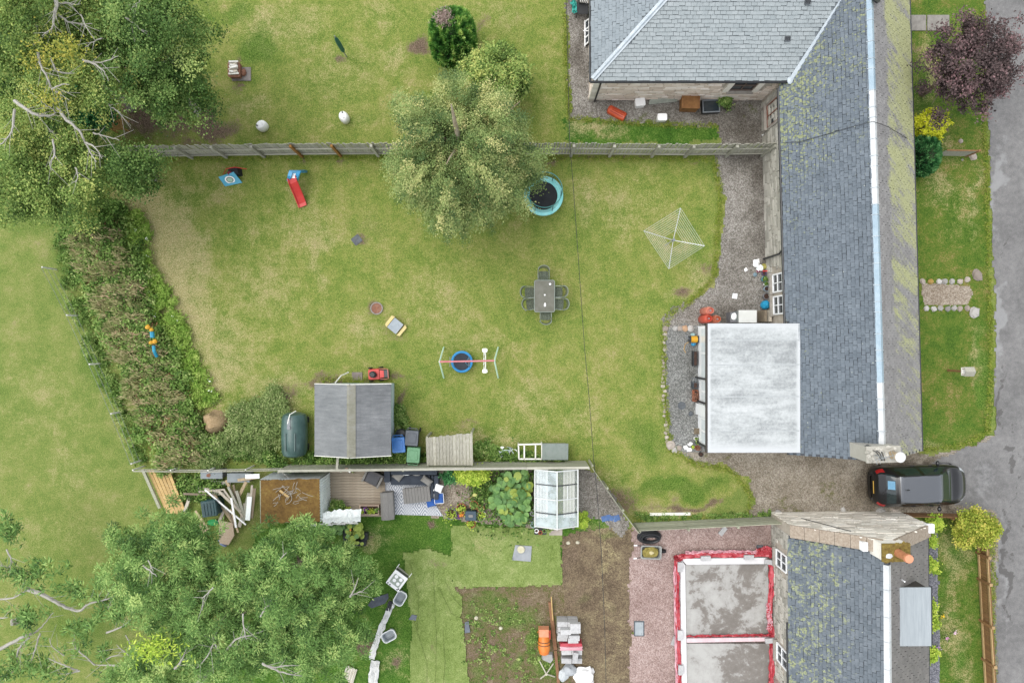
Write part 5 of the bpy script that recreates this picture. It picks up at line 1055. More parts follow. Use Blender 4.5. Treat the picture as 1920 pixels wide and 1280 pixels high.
for e, sg in ((0, 1), (len(xs)-1, -1)):
    ring = [Vector((xs[e], y, z)) for y, z in SEC[e]]+[Vector((xs[e], -y, z)) for y, z in SEC[e][::-1][1:]]; face('body', ring if sg > 0 else ring[::-1])
def carpaint(name, col, metal, rough):
    t = NT(name); t.bs.inputs['Base Color'].default_value = (*col, 1); t.bs.inputs['Metallic'].default_value = metal; t.rough(rough); t.bs.inputs['Coat Weight'].default_value = 1; t.bs.inputs['Coat Roughness'].default_value = .12; t.bs.inputs['Coat IOR'].default_value = 1.45
    t.bs.inputs['Specular IOR Level'].default_value = .1; return t.m
M_car = carpaint('black_car_paint', (.008, .008, .009), .0, .3); M_roofp = carpaint('black_roof_sky_grey', (.13, .138, .15), .6, .22)  # black car's roof coloured grey to stand in for the sky reflection
M_cglass = NT('car_glass'); M_cglass.bs.inputs['Base Color'].default_value = (.014, .024, .026, 1); M_cglass.rough(.04); M_cglass.bs.inputs['Specular IOR Level'].default_value = .7; M_cglass = M_cglass.m
M_redl = mk('red_lens', 'b3161c', 'd8242a', 4, .15, coat=1); M_clear = mk('headlamp_lens', 'c9d2d8', 'e9eef2', 4, .1, coat=1)
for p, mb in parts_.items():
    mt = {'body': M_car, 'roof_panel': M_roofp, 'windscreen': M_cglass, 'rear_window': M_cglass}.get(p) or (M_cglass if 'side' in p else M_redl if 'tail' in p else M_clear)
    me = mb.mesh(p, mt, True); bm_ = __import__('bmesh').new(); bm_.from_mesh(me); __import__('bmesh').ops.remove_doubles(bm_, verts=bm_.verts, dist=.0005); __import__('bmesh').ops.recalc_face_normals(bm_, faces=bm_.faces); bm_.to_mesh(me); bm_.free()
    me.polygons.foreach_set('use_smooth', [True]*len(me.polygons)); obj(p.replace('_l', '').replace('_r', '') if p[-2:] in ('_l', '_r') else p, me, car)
M_tyre = mk('tyre_rubber', '1c1c1e', '2a2a2c', 8, .9); M_alloy = mk('alloy', '9da2a6', 'c2c6c9', 4, .3, .8)
for x in (-1.28, 1.3):
    for s in (-1, 1):
        w = MB(); pr = [(.19, -.09), (.29, -.1), (.31, -.07), (.31, .07), (.29, .1), (.19, .09)]; n = 20
        w.add([(x+r_*math.cos(2*math.pi*k/n), s*.735+y_, .31+r_*math.sin(2*math.pi*k/n)) for r_, y_ in pr for k in range(n)], [(a*n+k, a*n+(k+1) % n, (a+1)*n+(k+1) % n, (a+1)*n+k) for a in range(5) for k in range(n)])
        wh = w.build('wheel', M_tyre, car); h = MB(); h.add([(x+.2*math.cos(2*math.pi*k/n), s*.838, .31+.2*math.sin(2*math.pi*k/n)) for k in range(n)], [tuple(range(n))]); h.build('rim', M_alloy, wh)
for s in (-1, 1):
    m = MB().blob((.62, s*.99, .98), (.09, .12, .07), 2, .05, 10, 6); m.beam((.66, s*.87, .93), (.64, s*.93, .96), .06, .05); m.build('wing_mirror', M_car, car, smooth=True)
    MB().beam((-1.15, s*.56, 1.475), (.35, s*.575, 1.475), .03, .025).build('roof_rail', M_black, car)
MB().box((-2.045, 0, .68), (.025, .54, .12), ry=R(-18)).build('number_plate', mk('yellow_plate', 'd9a91c', 'e8bc2c', 2, .4), car)
MB().tube([(-.95, 0, 1.51), (-1.02, 0, 1.56), (-1.13, 0, 1.6)], [.03, .018, .006], 6).build('roof_aerial', M_black, car)
MB().box((-1.58, .18, 1.29), (.28, .36, .012), ry=R(-36)).build('blue_parcel', mk('blue_paper', '5fa3cf', '8cc3e2', 3, .5), car, label='pale blue sheet behind the rear window')
for y in (-.3, .25): MB().beam((1.08, y, 1.045), (.86, y+.42, 1.2), .018, .015).build('wiper', M_black, car)
MB().tube([(-1.84, -.25, 1.06), (-1.7, .1, 1.2)], .012, 5).build('rear_wiper', M_black, car)
for x in (-.28, .5): 
    for s in (-1, 1): MB().box((x-.12, s*.885, .82), (.18, .025, .03)).build('door_handle', M_car, car)

# ------------------------------------------------------------------ garden play things and furniture on the lawn
def plastic(name, a, b=None, rough=.38, **k): return mk(name, a, b or a, 3, rough, **k)
M_red_p = plastic('red_plastic', 'dd2f2a', 'f04a42'); M_blue_p = plastic('sky_blue_plastic', '2f9fd6', '4fb8ea'); M_white_p = plastic('white_plastic', (.82, .82, .81), (.88, .88, .87), .45); M_grey_p = plastic('grey_plastic', '7c8288', '9aa0a5'); M_dark_p = plastic('dark_plastic', '2f3336', '44484c')
# archery target and its black bag
t = thing('target_board', 'blue square target board with white and dark rings leaning on a black bag', 'target', spot(437, 343), R(12))
pz = [(-.36, -.1, .06), (.42, -.1, .06), (.3, .3, .5), (-.4, .22, .5)]; MB().plate(pz, .03).build('board', plastic('target_blue', '57b9dc', '74cbe8'), t)
ctr = sum((Vector(p) for p in pz), Vector())/4; u = (Vector(pz[1])-Vector(pz[0])).normalized(); v = (Vector(pz[3])-Vector(pz[0])); nn = u.cross(v).normalized(); v = nn.cross(u)
for k, (r_, mt) in enumerate(((.21, M_white_p), (.15, M_dark_p), (.12, plastic('pale_centre', 'b9d8c4', 'c9e6d4')))):
    MB().add([ctr+nn*(.004+.004*k)+u*(r_*math.cos(a*math.pi/14))+v*(r_*math.sin(a*math.pi/14)) for a in range(28)], [tuple(range(28))]).build('ring', mt, t)
t = thing('toy_bag', 'black toy bag with red trim standing behind the blue target board', 'bag', spot(443, 333), R(8))
MB().prism([(-.22, .06), (.3, .02), (.3, .34), (-.14, .36)], 0, .46, .85).build('bag', plastic('black_fabric', '1d2026', '2a2e36', .8), t)
MB().tube([(-.5, .2, .1), (-.2, .3, .5), (.2, .3, .55), (.62, .22, .3)], .018, 6).build('red_frame', M_red_p, t); MB().pillow((-.1, .12, .46), (.2, .14, .1), .4).build('maroon_flap', plastic('maroon', '7a2436', '943246', .8), t)
# slide
t = thing('toy_slide', 'red plastic slide with a sky blue ladder on the lawn by the orange fence posts', 'slide', spot(560, 352), 0); o_ = spot(560, 352)
pl = [(547, 333, .92), (550, 343, .86), (555, 354, .62), (561, 368, .34), (566, 381, .14), (568, 387, .12)]; w_ = .16; m = MB(); c = [spot(*p)-o_ for p in pl]
for i in range(len(c)-1):
    for (y0, y1, up0, up1) in ((-w_, w_, 0, 0), (-w_-.035, -w_, .09, .09), (w_, w_+.035, .09, .09)):
        sd = Vector((.93, .36, 0)); a, b = c[i], c[i+1]
        top = [a+sd*y0+Vector((0, 0, up0)), a+sd*y1+Vector((0, 0, up0)), b+sd*y1+Vector((0, 0, up0)), b+sd*y0+Vector((0, 0, up0))]; m.add(top+[p-Vector((0, 0, .03+up0)) for p in top], [(0, 1, 2, 3), (7, 6, 5, 4), (0, 4, 5, 1), (1, 5, 6, 2), (2, 6, 7, 3), (3, 7, 4, 0)])
m.build('chute', M_red_p, t)
m = MB(); 
def side(pts, wd):
    q = [spot(*p)-o_ for p in pts]
    for a, b in zip(q, q[1:]): m.beam(a, b, wd, .09)
side([(541, 340, .62), (543, 331, 1.0), (546, 322, 1.02)], .16); side([(556, 337, .7), (558, 328, 1.05), (561, 322, 1.0), (567, 321, .62), (573, 322, .1)], .15); m.build('side_frame', M_blue_p, t)
for k, z in enumerate((.2, .45, .7)): MB().box((spot(551+3*k*0, 322+3*k, z)-o_)+Vector((0, 0, z*0)), (.42, .12, .05)).build('step', M_blue_p, t)
MB().box(spot(550, 330, .9)-o_, (.32, .2, .05)).build('platform', M_white_p, t)
# trampoline with net
t = thing('trampoline', 'round turquoise trampoline with a black net enclosure beside the birch', 'trampoline', spot(1018, 371, 0)); M_teal = plastic('turquoise_pad', (.2, .62, .6), (.34, .74, .71), .5)
MB().lathe([(.62, .44), (.66, .47), (.86, .45), (.88, .41), (.62, .41)], (0, 0, 0), 36).build('pad', M_teal, t); MB().lathe([(0, .43), (.63, .43), (.63, .425), (0, .425)], (0, 0, 0), 36).build('jump_mat', plastic('black_mat', '22262a', '2f3438', .8), t)
for a in range(6):
    x, y = .8*math.cos(a*1.047), .8*math.sin(a*1.047); MB().tube([(x, y, .42), (x*1.05, y*1.05, 0)], .02, 6).build('leg', M_grey_p, t)
    if a % 2 == 0 or 1: MB().tube([(x*.96, y*.96, .42), (x*.92, y*.92, 1.65)], .018, 6).build('net_pole', M_dark_p, t)
tn = NT('black_netting'); tn.bs.inputs['Base Color'].default_value = (.01, .012, .012, 1); mxs = tn.new('MixShader'); trn = tn.new('BsdfTransparent'); tn.L(trn.outputs[0], mxs.inputs[1]); tn.L(tn.bs.outputs[0], mxs.inputs[2]); wv = tn.noise(tn.objco(), 60, 1); tn.L(tn.step(wv, .35, .6, .12, .42), mxs.inputs[0]); tn.L(mxs.outputs[0], tn.out.inputs[0])
m = MB(); n = 40; m.add([(.75*math.cos(2*math.pi*k/n), .75*math.sin(2*math.pi*k/n), z) for z in (.46, 1.62) for k in range(n)], [(k, (k+1) % n, n+(k+1) % n, n+k) for k in range(n)]); m.build('net', tn.m, t)
MB().tube([(.75*math.cos(2*math.pi*k/n), .75*math.sin(2*math.pi*k/n), 1.63) for k in range(n)], .02, 6, closed=True).build('top_ring', plastic('teal_ring', '3a8f8c', '53a9a4'), t)
# rotary washing line
hc = spot(1263, 450, 1.55); t = thing('washing_line', 'white square rotary washing line spread over the right side of the lawn', 'clothes line', (hc.x, hc.y, 0)); M_al = mk('pale_metal', 'd5d9d6', 'eef0ee', 3, .4, .3)
MB().tube([(0, 0, 0), (0, 0, 1.6)], .025, 8).build('pole', M_al, t); MB().cyl((0, 0, 1.4), .06, .22, 12).build('hub', M_grey_p, t)
tips = [spot(x, y, 1.85)-Vector((hc.x, hc.y, 0)) for x, y in ((1276, 390), (1321, 461), (1254, 504), (1207, 433))]; root = Vector((0, 0, 1.48))
for p in tips: MB().tube([root, p], .017, 6).build('arm', M_al, t)
m = MB()
for k in range(4):
    a, b = tips[k], tips[(k+1) % 4]
    for i in range(9):
        f_ = 1-i*.083; m.tube([root.lerp(a, f_), root.lerp(a, f_).lerp(root.lerp(b, f_), .5)-Vector((0, 0, .02)), root.lerp(b, f_)], .006, 4)
m.build('line', plastic('line_cord', 'dfe6dc', 'f0f4ee'), t, kind='stuff')
# patio table and six chairs
tc = spot(1021, 555, .72); t = thing('patio_table', 'rectangular brown glass patio table with rounded grey rim on the lawn', 'table', (tc.x, tc.y, 0)); M_frame = mk('grey_green_metal', '8c968c', 'a8b2a8', 4, .45, .3)
def rrect(w, h, r, n=4): return [(sx*(w/2-r)+r*math.cos(a), sy*(h/2-r)+r*math.sin(a)) for sx, sy, a0 in ((1, 1, 0), (-1, 1, 90), (-1, -1, 180), (1, -1, 270)) for a in [R(a0+90*k/n) for k in range(n+1)]]
MB().prism(rrect(.86, 1.36, .07), .70, .715).build('tabletop', mk('smoked_brown_glass', '5d5e4c', '77776a', 3, .3, var=.0), t); MB().tube([(x, y, .71) for x, y in rrect(.88, 1.38, .08)], .02, 6, closed=True).build('rim', M_frame, t)
for x in (-.36, .36):
    for y in (-.6, .6): MB().tube([(x, y, .69), (x*1.05, y*1.03, 0)], .02, 6).build('leg', M_frame, t)
MB().cyl((.01, .05, .716), .035, .03, 10).build('parasol_ring', M_white_p, t)
tag(MB().lathe([(.045, 0), (.05, .06), (.03, .07), (0, .02)], (0, 0, 0), 12).build('glass_jar', M_white_p, loc=(tc.x+.24, tc.y+.52, .716)), 'small pale jar near the top edge of the patio table', 'jar')
tag(MB().blob((0, 0, .03), (.05, .09, .03), 4).build('paper_scrap', M_white_p, loc=(tc.x+.02, tc.y-.38, .716)), 'crumpled white scrap at the bottom end of the patio table', 'scrap')
wv = NT('chair_mesh_weave'); wv.col(wv.ramp(wv.noise(wv.objco(), 40, 2), [(.35, '5a6457'), (.65, '7f8a78')])); wv.bs.inputs['Alpha'].default_value = .72; M_weave = wv.m
ch = thing('patio_chair', 'mesh chair', 'chair', (0, 0, 0), 0, 'mesh chairs round the patio table')
MB().prism(rrect(.44, .42, .09), .42, .44).build('seat', M_weave, ch)
arc = [(.23*math.cos(R(a)), -.2-.16*math.sin(R(a)), ) for a in range(0, 181, 15)]; m = MB(); n = len(arc)
m.add([(x, y+.02, .45) for x, y in arc]+[(x*1.02, y-.06, .88) for x, y in arc], [(k, k+1, n+k+1, n+k) for k in range(n-1)]); m.build('backrest', M_weave, ch)
MB().tube([(.24, .2, .62)]+[(.25, -.1, .66)]+[(x*1.03, y-.06, .88) for x, y in arc]+[(-.25, -.1, .66), (-.24, .2, .62)], .016, 6).build('frame', M_frame, ch)
for x in (-.23, .23):
    MB().tube([(x, .2, .62), (x*1.02, .22, 0)], .014, 6).build('leg', M_frame, ch); MB().tube([(x, -.18, .45), (x*1.05, -.28, 0)], .014, 6).build('leg', M_frame, ch)
for k, (px, py, rz_, lb) in enumerate(((1019, 517, 180, 'mesh patio chair at the north end of the brown table'), (1023, 591, 0, 'mesh patio chair at the south end of the brown table'), (993, 548, -90, 'upper of the two mesh chairs on the west side of the table'), (996, 570, -84, 'lower of the two mesh chairs on the west side of the table'), (1046, 547, 90, 'upper of the two mesh chairs on the east side of the table'), (1048, 570, 86, 'lower of the two mesh chairs on the east side of the table'))):
    p = spot(px, py, .5); p.z = 0
    if k == 0: ch.location = p; ch.rotation_euler.z = R(rz_); ch['label'] = lb
    else: dup(ch, p, R(rz_), lb)
# swing set: pink bar, green legs, nest swing and white glider
L_, R_ = spot(824, 678, 1.9), spot(927, 676, 1.9); o_ = Vector(((L_.x+R_.x)/2, (L_.y+R_.y)/2, 0)); t = thing('swing_set', 'swing frame with a pink top bar and mint green legs', 'swing', o_)
MB().tube([L_-o_, R_-o_], .035, 8).build('top_bar', plastic('pink_metal', 'e8808a', 'f3a0a8'), t); M_mint = plastic('mint_metal', (.55, .8, .66), (.66, .86, .74))
for (e, px) in ((L_, 832), (R_, 934)):
    for py in (651, 708): MB().tube([e-o_, spot(px, py, 0)-o_], .034, 8).build('leg', M_mint, t)
nc_ = spot(866, 678, .42); ns = MB(); n = 30
for_r = [(.43*math.cos(2*math.pi*k/n), .43*math.sin(2*math.pi*k/n), 0) for k in range(n)]
nw_ = thing('nest_swing', 'round blue rimmed nest swing with a black centre under the pink bar', 'swing seat', nc_); MB().tube(for_r, .055, 8, closed=True).build('rim', plastic('bright_blue_foam', '2b8fd0', '3aa3e2', .6), nw_)
MB().lathe([(0, -.03), (.41, 0), (.41, -.012), (0, -.042)], (0, 0, 0), 30).build('mat', plastic('dark_blue_mat', '2b3038', '3a404a', .8), nw_)
for a in (35, 145, 215, 325):
    x, y = .42*math.cos(R(a)), .42*math.sin(R(a)); MB().tube([(x, y, .02), (x*.75, 0, 1.45)], .012, 5).build('rope', M_blue_p, nw_)
for x in (-.52, .32): MB().tube([(x, -.22, .1), (x, .22, .1)], .015, 5).build('crossbar', M_grey_p, nw_)
gc = spot(909, 676, .45); t = thing('glider_swing', 'white two seat glider hanging from the right of the pink bar', 'swing seat', gc)
for s in (-1, 1):
    MB().tube([(s*.035, -.44, 0), (s*.035, .44, 0)], .016, 6).build('side_rail', M_white_p, t); MB().prism([(-.1, s*.38), (.1, s*.38), (.12, s*.5), (.06, s*.54), (-.06, s*.54), (-.12, s*.5)], -.02, .03).build('seat', M_white_p, t); MB().tube([(0, s*.36, .02), (0, s*.1, 1.42)], .013, 5).build('hanger', M_white_p, t)
# sand box table, rusty lid, square cover, mower and slab
p = spot(743, 611); t = thing('sandbox_table', 'small picnic sandbox with pale yellow end seats and a grey lid on the lawn', 'sandbox', p, R(-39)); M_py = plastic('pale_yellow_plastic', 'e6cf7c', 'f2e09a')
MB().prism(rrect(.5, .52, .04), 0, .22).build('box', M_py, t); MB().prism(rrect(.5, .54, .03), .225, .26).build('lid', plastic('blue_grey_lid', '9aa7b0', 'b3bec5', .5), t)
for s in (-1, 1): MB().prism([(s*.29, -.3), (s*.42, -.24), (s*.43, .24), (s*.29, .3)], 0, .15).build('seat', M_py, t)
for s in (-1, 1): MB().cyl((.1*s, .12*s, .262), .018, .012, 8).build('knob', M_grey_p, t)
M_rust = mk('rusty_iron', '8a5a44', 'a87c66', 9, .85, bump=.3); M_iron = mk('dark_iron', '565b60', '6f757a', 9, .7, bump=.4)
t = thing('well_cover', 'round rusty cover with a pale rim on the lawn near the sandbox', 'cover', spot(706.5, 578)); MB().lathe([(0, .05), (.22, .05), (.23, .045)], (0, 0, 0), 28).build('lid', M_rust, t); MB().lathe([(.235, 0), (.235, .075), (.275, .075), (.285, 0)], (0, 0, 0), 28).build('rim', mk('concrete_rim', '9b958e', 'b9b4ad', 8, .9), t)
MB().cyl((0, 0, .05), .025, .02, 10).build('knob', mk('orange_rust', 'b06a3c', 'c07d50', 6), t)
t = thing('drain_cover', 'dark grey square drain cover set in the lawn left of the birch', 'cover', spot(669, 450), R(38)); MB().prism(rrect(.36, .34, .05), 0, .03).build('plate', M_iron, t); MB().prism(rrect(.4, .38, .06), 0, .02).build('frame', M_iron, t)
tag(MB().box((0, 0, .03), (.46, .36, .06)).build('paving_slab', mk('stained_slab', '857b73', 'a2978e', 6, .9), loc=spot(670, 705)), 'single stained paving slab beside the red lawn mower', 'slab')
t = thing('lawn_mower', 'red and black petrol lawn mower parked behind the felt roofed shed', 'mower', spot(709, 701, .2)-Vector((0, 0, .2)), R(4))
MB().prism([(-.45, -.2), (-.38, -.25), (.1, -.25), (.1, .25), (-.38, .25), (-.45, .2)], .1, .27, .88).build('deck', M_red_p, t); MB().blob((-.2, 0, .36), (.16, .15, .12), 1, .08).build('engine', M_dark_p, t); MB().cyl((-.2, 0, .44), .09, .05, 14).build('starter_cover', M_black, t)
MB().prism([(.1, -.2), (.5, -.17), (.5, .17), (.1, .2)], .16, .42, .9).build('grass_box', M_dark_p, t); MB().prism([(.12, -.17), (.3, -.15), (.3, .15), (.12, .17)], .42, .45).build('flap', M_red_p, t)
MB().tube([(.1, -.23, .3), (.45, -.23, .75), (.56, -.2, .85), (.56, .2, .85), (.45, .23, .75), (.1, .23, .3)], .016, 6).build('handle', plastic('salmon_metal', 'e58a7c', 'f0a396'), t)
for x in (-.36, .12):
    for s in (-1, 1): m = MB(); n = 14; m.add([(x+.1*math.cos(2*math.pi*k/n), s*(.27+d_), .1+.1*math.sin(2*math.pi*k/n)) for d_ in (0, .045) for k in range(n)], [(k, (k+1) % n, n+(k+1) % n, n+k) for k in range(n)]+[tuple(range(n)), tuple(range(n, 2*n))]); m.build('wheel', M_tyre, t)
# ------------------------------------------------------------------ shed, tank, bins, stores along the board fence
def felt(name, a, b, sx):
    t = NT(name); p = t.objco(); n = t.noise(t.map(p, sx), 3, 5, .7, .3); n2 = t.noise(p, 1.2, 4); n3 = t.noise(p, 30, 2)
    f = t.math('ADD', t.math('MULTIPLY', n, .45), t.math('ADD', t.math('MULTIPLY', n2, .35), t.math('MULTIPLY', n3, .2))); t.col(t.ramp(f, [(.35, a), (.52, b), (.68, 'a3a5a6')])); t.rough(.85); t.bump(n, .5, .04); return t.m
M_felt = felt('grey_roofing_felt', '6b6e70', '85888a', (.5, 4, 1)); M_felt_b = felt('bluish_felt', '74787a', '8c9091', (.5, 3, 1))
so = Vector((-6.66, -3.3, 0)); sh = thing('felt_roof_shed', 'wooden shed with wrinkled grey felt gable roof and pale blue side wall', 'shed', so); E2, R2, HS = 1.95, 2.5, 1.6; N1, S1 = 1.52, -1.46
M_pblue = wood('pale_blue_boards', 'd0eaf0', 'e8f8fb', 5, (5, 5, 1)); m = MB()
m.prism([(-HS+.2, S1+.08), (HS-.2, S1+.08), (HS-.2, N1-.08), (-HS+.2, N1-.08)], 0, E2); m.add([(s*(HS-.2), y, E2) for y in (S1+.08, N1-.08) for s in (-1, 1)]+[(0, S1+.08, R2-.08), (0, N1-.08, R2-.08)], [(0, 1, 4), (3, 2, 5)]); m.build('wall', M_pblue, sh)
for s, mt in ((-1, M_felt_b), (1, M_felt)):
    r_ = MB(); sec = 4 if s > 0 else 2
    for k in range(sec):
        a, b = N1+(S1-N1)*0, S1; x0, x1 = s*HS*(1-k/sec), s*HS*(1-(k+1)/sec)+(.0 if k < sec-1 else s*.0)
        z0, z1 = E2+(R2-E2)*k/sec, E2+(R2-E2)*(k+1)/sec; g = MB(); ny_ = 16
        for j in range(ny_):
            ya, yb = N1+(S1-N1)*j/ny_, N1+(S1-N1)*(j+1)/ny_; h_ = lambda x, y: .012*mnoise.noise(Vector((x*1.5, y*5, s))) + .004*k
            g.add([(x0, ya, z0+h_(x0, ya)), (x1-s*.01, ya, z1+h_(x1, ya)), (x1-s*.01, yb, z1+h_(x1, yb)), (x0, yb, z0+h_(x0, yb))], [(0, 1, 2, 3)])
        g.add([(x0, N1, z0), (x0, S1, z0), (x0, S1, z0-.06), (x0, N1, z0-.06)], [(0, 1, 2, 3)]); g.build('roof_felt', mt, sh)
MB().add([(-HS, N1-.01, E2-.02), (HS, N1-.01, E2-.02), (0, N1-.01, R2-.02), (-HS, S1+.01, E2-.02), (HS, S1+.01, E2-.02), (0, S1+.01, R2-.02)], [(0, 3, 5, 2), (1, 2, 5, 4)]).build('roof', M_grey_wood, sh)
MB().add([(-.02, N1, R2+.03), (.24, N1, R2-.04), (.24, S1, R2-.04), (-.02, S1, R2+.03), (-.12, N1, R2-.02), (-.12, S1, R2-.02)], [(0, 3, 2, 1), (4, 5, 3, 0)]).build('ridge_strip', felt('lichen_felt', '82826f', '9a998a', (1, 2, 1)), sh)
for y in (N1+.015, S1-.015):
    for s in (-1, 1): MB().beam((s*HS, y, E2-.05), (s*.01, y, R2-.05), .025, .1).build('bargeboard', M_pale_post, sh)
MB().box((-.75, S1-.3, 1.5), (.1, .9, .05), rx=R(-20)).build('brace', M_rail, sh)
MB().tube([(-.9, N1+.02, 1.3), (-.75, N1+.3, .9), (-.55, N1+.42, .4)], .03, 6).build('wall_hook', M_pale_post, sh)
t = thing('oil_tank', 'dark green plastic oil tank lying beside the shed', 'tank', (*(spot(549, 816, .9)[:2]), 0)); M_tank = plastic('dark_green_tank', '44605c', '5d7a76', .3)
m = MB(); n = 24; pr = [(-.98, .05), (-.96, .3), (-.88, .47), (-.72, .53), (-.2, .55), (.2, .55), (.72, .53), (.88, .47), (.96, .3), (.98, .05)]
m.add([(r_*math.cos(2*math.pi*k/n), y, .66+r_*1.12*math.sin(2*math.pi*k/n)) for y, r_ in pr for k in range(n)], [(a*n+k, a*n+(k+1) % n, (a+1)*n+(k+1) % n, (a+1)*n+k) for a in range(9) for k in range(n)]+[tuple(range(n)), tuple(range(9*n, 10*n))]); m.build('tank', M_tank, t, smooth=True)
for x in (-.2, .2): MB().box((x, -.25, 1.26), (.03, .75, .04)).build('rib', M_tank, t)
MB().cyl((-.05, .38, 1.26), .08, .06, 14).build('filler_cap', M_grey_p, t); MB().box((-.06, .6, 1.26), (.14, .3, .05)).build('gauge', M_grey_p, t); MB().tube([(-.1, .55, 1.28), (0, .95, 1.3), (.2, 1.08, 1.1)], .02, 6).build('pipe', M_pale_post, t)
for y in (-.6, .6): MB().box((0, y, .06), (.9, .25, .12)).build('plinth', M_dark_p, t)
def bin_(px, py, rz, mat, label, first=[None]):
    p = spot(px, py, 1.0); p.z = 0; t = thing('wheelie_bin', label, 'bin', p, rz, 'wheelie bins beside the shed')
    MB().add([(x*w, y*l, z) for z, w, l in ((.08, .2, .24), (.95, .27, .34)) for y in (-1, 1) for x in (-1, 1)], [(0, 1, 3, 2), (4, 6, 7, 5), (0, 4, 5, 1), (1, 5, 7, 3), (3, 7, 6, 2), (2, 6, 4, 0)]).build('body', mat, t)
    MB().prism(rrect(.58, .68, .06), .96, 1.03, .94).build('lid', mat, t); MB().prism(rrect(.4, .42, .05), 1.03, 1.05, .95).build('lid_panel', mat, t); MB().tube([(-.22, .36, .98), (-.2, .42, .98), (.2, .42, .98), (.22, .36, .98)], .018, 6).build('handle', mat, t)
    for s in (-1, 1): m = MB(); n = 14; m.add([(s*(.2+d_), .27+.1*math.cos(2*math.pi*k/n), .1+.1*math.sin(2*math.pi*k/n)) for d_ in (0, .05) for k in range(n)], [(k, (k+1) % n, n+(k+1) % n, n+k) for k in range(n)]+[tuple(range(n)), tuple(range(n, 2*n))]); m.build('wheel', M_tyre, t)
bin_(747, 834, R(4), plastic('bin_blue', '3b7fd0', '4f93e2', .45), 'blue wheelie bin against the shed corner'); bin_(772, 821, R(-4), plastic('bin_grey', '4c545e', '656d76', .45), 'dark grey wheelie bin behind the blue one'); bin_(775, 853, R(176), plastic('bin_green', '5f9a6c', '76b083', .45), 'green wheelie bin nearest the board fence')
t = thing('barbecue', 'black kettle shaped drum between the shed and the grey bin', 'barbecue', spot(756, 812)); MB().lathe([(.1, .1), (.26, .35), (.28, .5), (.22, .62), (0, .66)], (0, 0, 0), 18).build('drum', M_black, t); MB().cyl((.02, 0, .655), .05, .04, 10).build('vent', M_grey_p, t)
for a in (0, 2.1, 4.2): MB().tube([(.12*math.cos(a), .12*math.sin(a), .2), (.25*math.cos(a), .25*math.sin(a), 0)], .015, 5).build('leg', M_grey_p, t)
a0, t_ = spot(798, 820, 1.5), thing('log_store', 'log store with a sloping roof of bleached vertical boards', 'log store', (*(spot(842, 843)[:2]), 0)); o_ = t_.location.copy()
N_, S_ = [spot(798, 820, 1.55), spot(886, 812, 1.55)], [spot(800, 872, 1.25), spot(887, 872, 1.25)]; nb = 14
for k in range(nb):
    u0, u1 = (k+.04)/nb, (k+.96)/nb; j_ = rnd.uniform(-.03, .03); q = [N_[0].lerp(N_[1], u0), N_[0].lerp(N_[1], u1), S_[0].lerp(S_[1], u1), S_[0].lerp(S_[1], u0)]
    MB().plate([p-o_+Vector((0, j_ if i < 2 else 0, rnd.uniform(-.008, .008))) for i, p in enumerate(q)], .025).build('board', wood('bleached_board', 'a3a08f', 'd0cdbd', 4, (9, 1.2, 5)) if k == 0 else bpy.data.materials['bleached_board'], t_)
for p in N_+S_: MB().beam(p-o_+Vector((.05 if p.x < o_.x else -.05, .0, -.05)), (p-o_)*1.0+Vector((.05 if p.x < o_.x else -.05, 0, -p.z-.02)), .08, .08, (0, 1, 0)).build('post', M_green_wood, t_)
for k in range(12):
    t_l = MB().tube([(-.8+.28*(k % 6), -.45, .12+.2*(k//6)), (-.8+.28*(k % 6), .35, .12+.2*(k//6))], .1, 8); t_l.build('stacked_log', M_bark_b, t_)
t = thing('hutch_run', 'timber framed wire run attached to the small grey roofed hutch', 'run', (*(spot(993, 846)[:2]), 0)); o_ = t.location.copy()
for a, b in (((972, 833), (1016, 832)), ((973, 860), (1016, 860)), ((972, 833), (973, 860)), ((983, 833), (983, 860)), ((1004, 833), (1004, 860)), ((1016, 832), (1016, 860))):
    MB().beam(spot(*a, .5)-o_, spot(*b, .5)-o_, .06, .05).build('frame_bar', M_pale_post, t)
for p in ((972, 833), (973, 860), (1016, 832), (1016, 860)): q = spot(*p, .5)-o_; MB().box((q.x, q.y, .24), (.05, .05, .47)).build('frame_leg', M_pale_post, t)
t = thing('rabbit_hutch', 'small hutch with a sloping grey green felt roof by the board fence', 'hutch', (*(spot(1039, 842)[:2]), 0)); MB().prism([(-.5, -.3), (.5, -.3), (.5, .3), (-.5, .3)], .1, .62).build('body', M_green_wood, t)
MB().plate([(-.57, -.36, .66), (.57, -.36, .66), (.57, .37, .8), (-.57, .37, .8)], .03).build('roof', felt('green_felt', '84908a', '9aa69f', (1, 1, 1)), t)
for x in (-.45, .45):
    for y in (-.26, .26): MB().box((x, y, .05), (.05, .05, .1)).build('leg', M_green_wood, t)
t = thing('child_bicycle', 'small mint and white bicycle lying in the weeds left of the hutch run', 'bicycle', spot(948, 851, .1), R(6)); M_mintb = plastic('pale_bike_mint', 'bcdcd6', 'dbeee9')
for x in (-.36, .36): MB().tube([(x+.19*math.cos(2*math.pi*k/18), .19*math.sin(2*math.pi*k/18), .06+.03*math.sin(2*math.pi*k/18)) for k in range(18)], .02, 6, closed=True).build('wheel', M_white_p, t)
for a, b in (((-.36, 0, .09), (-.08, -.08, .1)), ((-.08, -.08, .1), (.22, .18, .12)), ((-.36, 0, .09), (-.1, .2, .12)), ((-.1, .2, .12), (.22, .18, .12)), ((-.08, -.08, .1), (-.12, .3, .13)), ((.36, 0, .09), (.2, .3, .14))): MB().tube([a, b], .02, 6).build('frame_tube', M_mintb, t)
MB().tube([(.08, .34, .12), (.2, .31, .16), (.34, .26, .2)], .015, 6).build('handlebar', M_grey_p, t); MB().blob((-.13, .33, .14), (.09, .05, .03), 2).build('saddle', M_white_p, t)

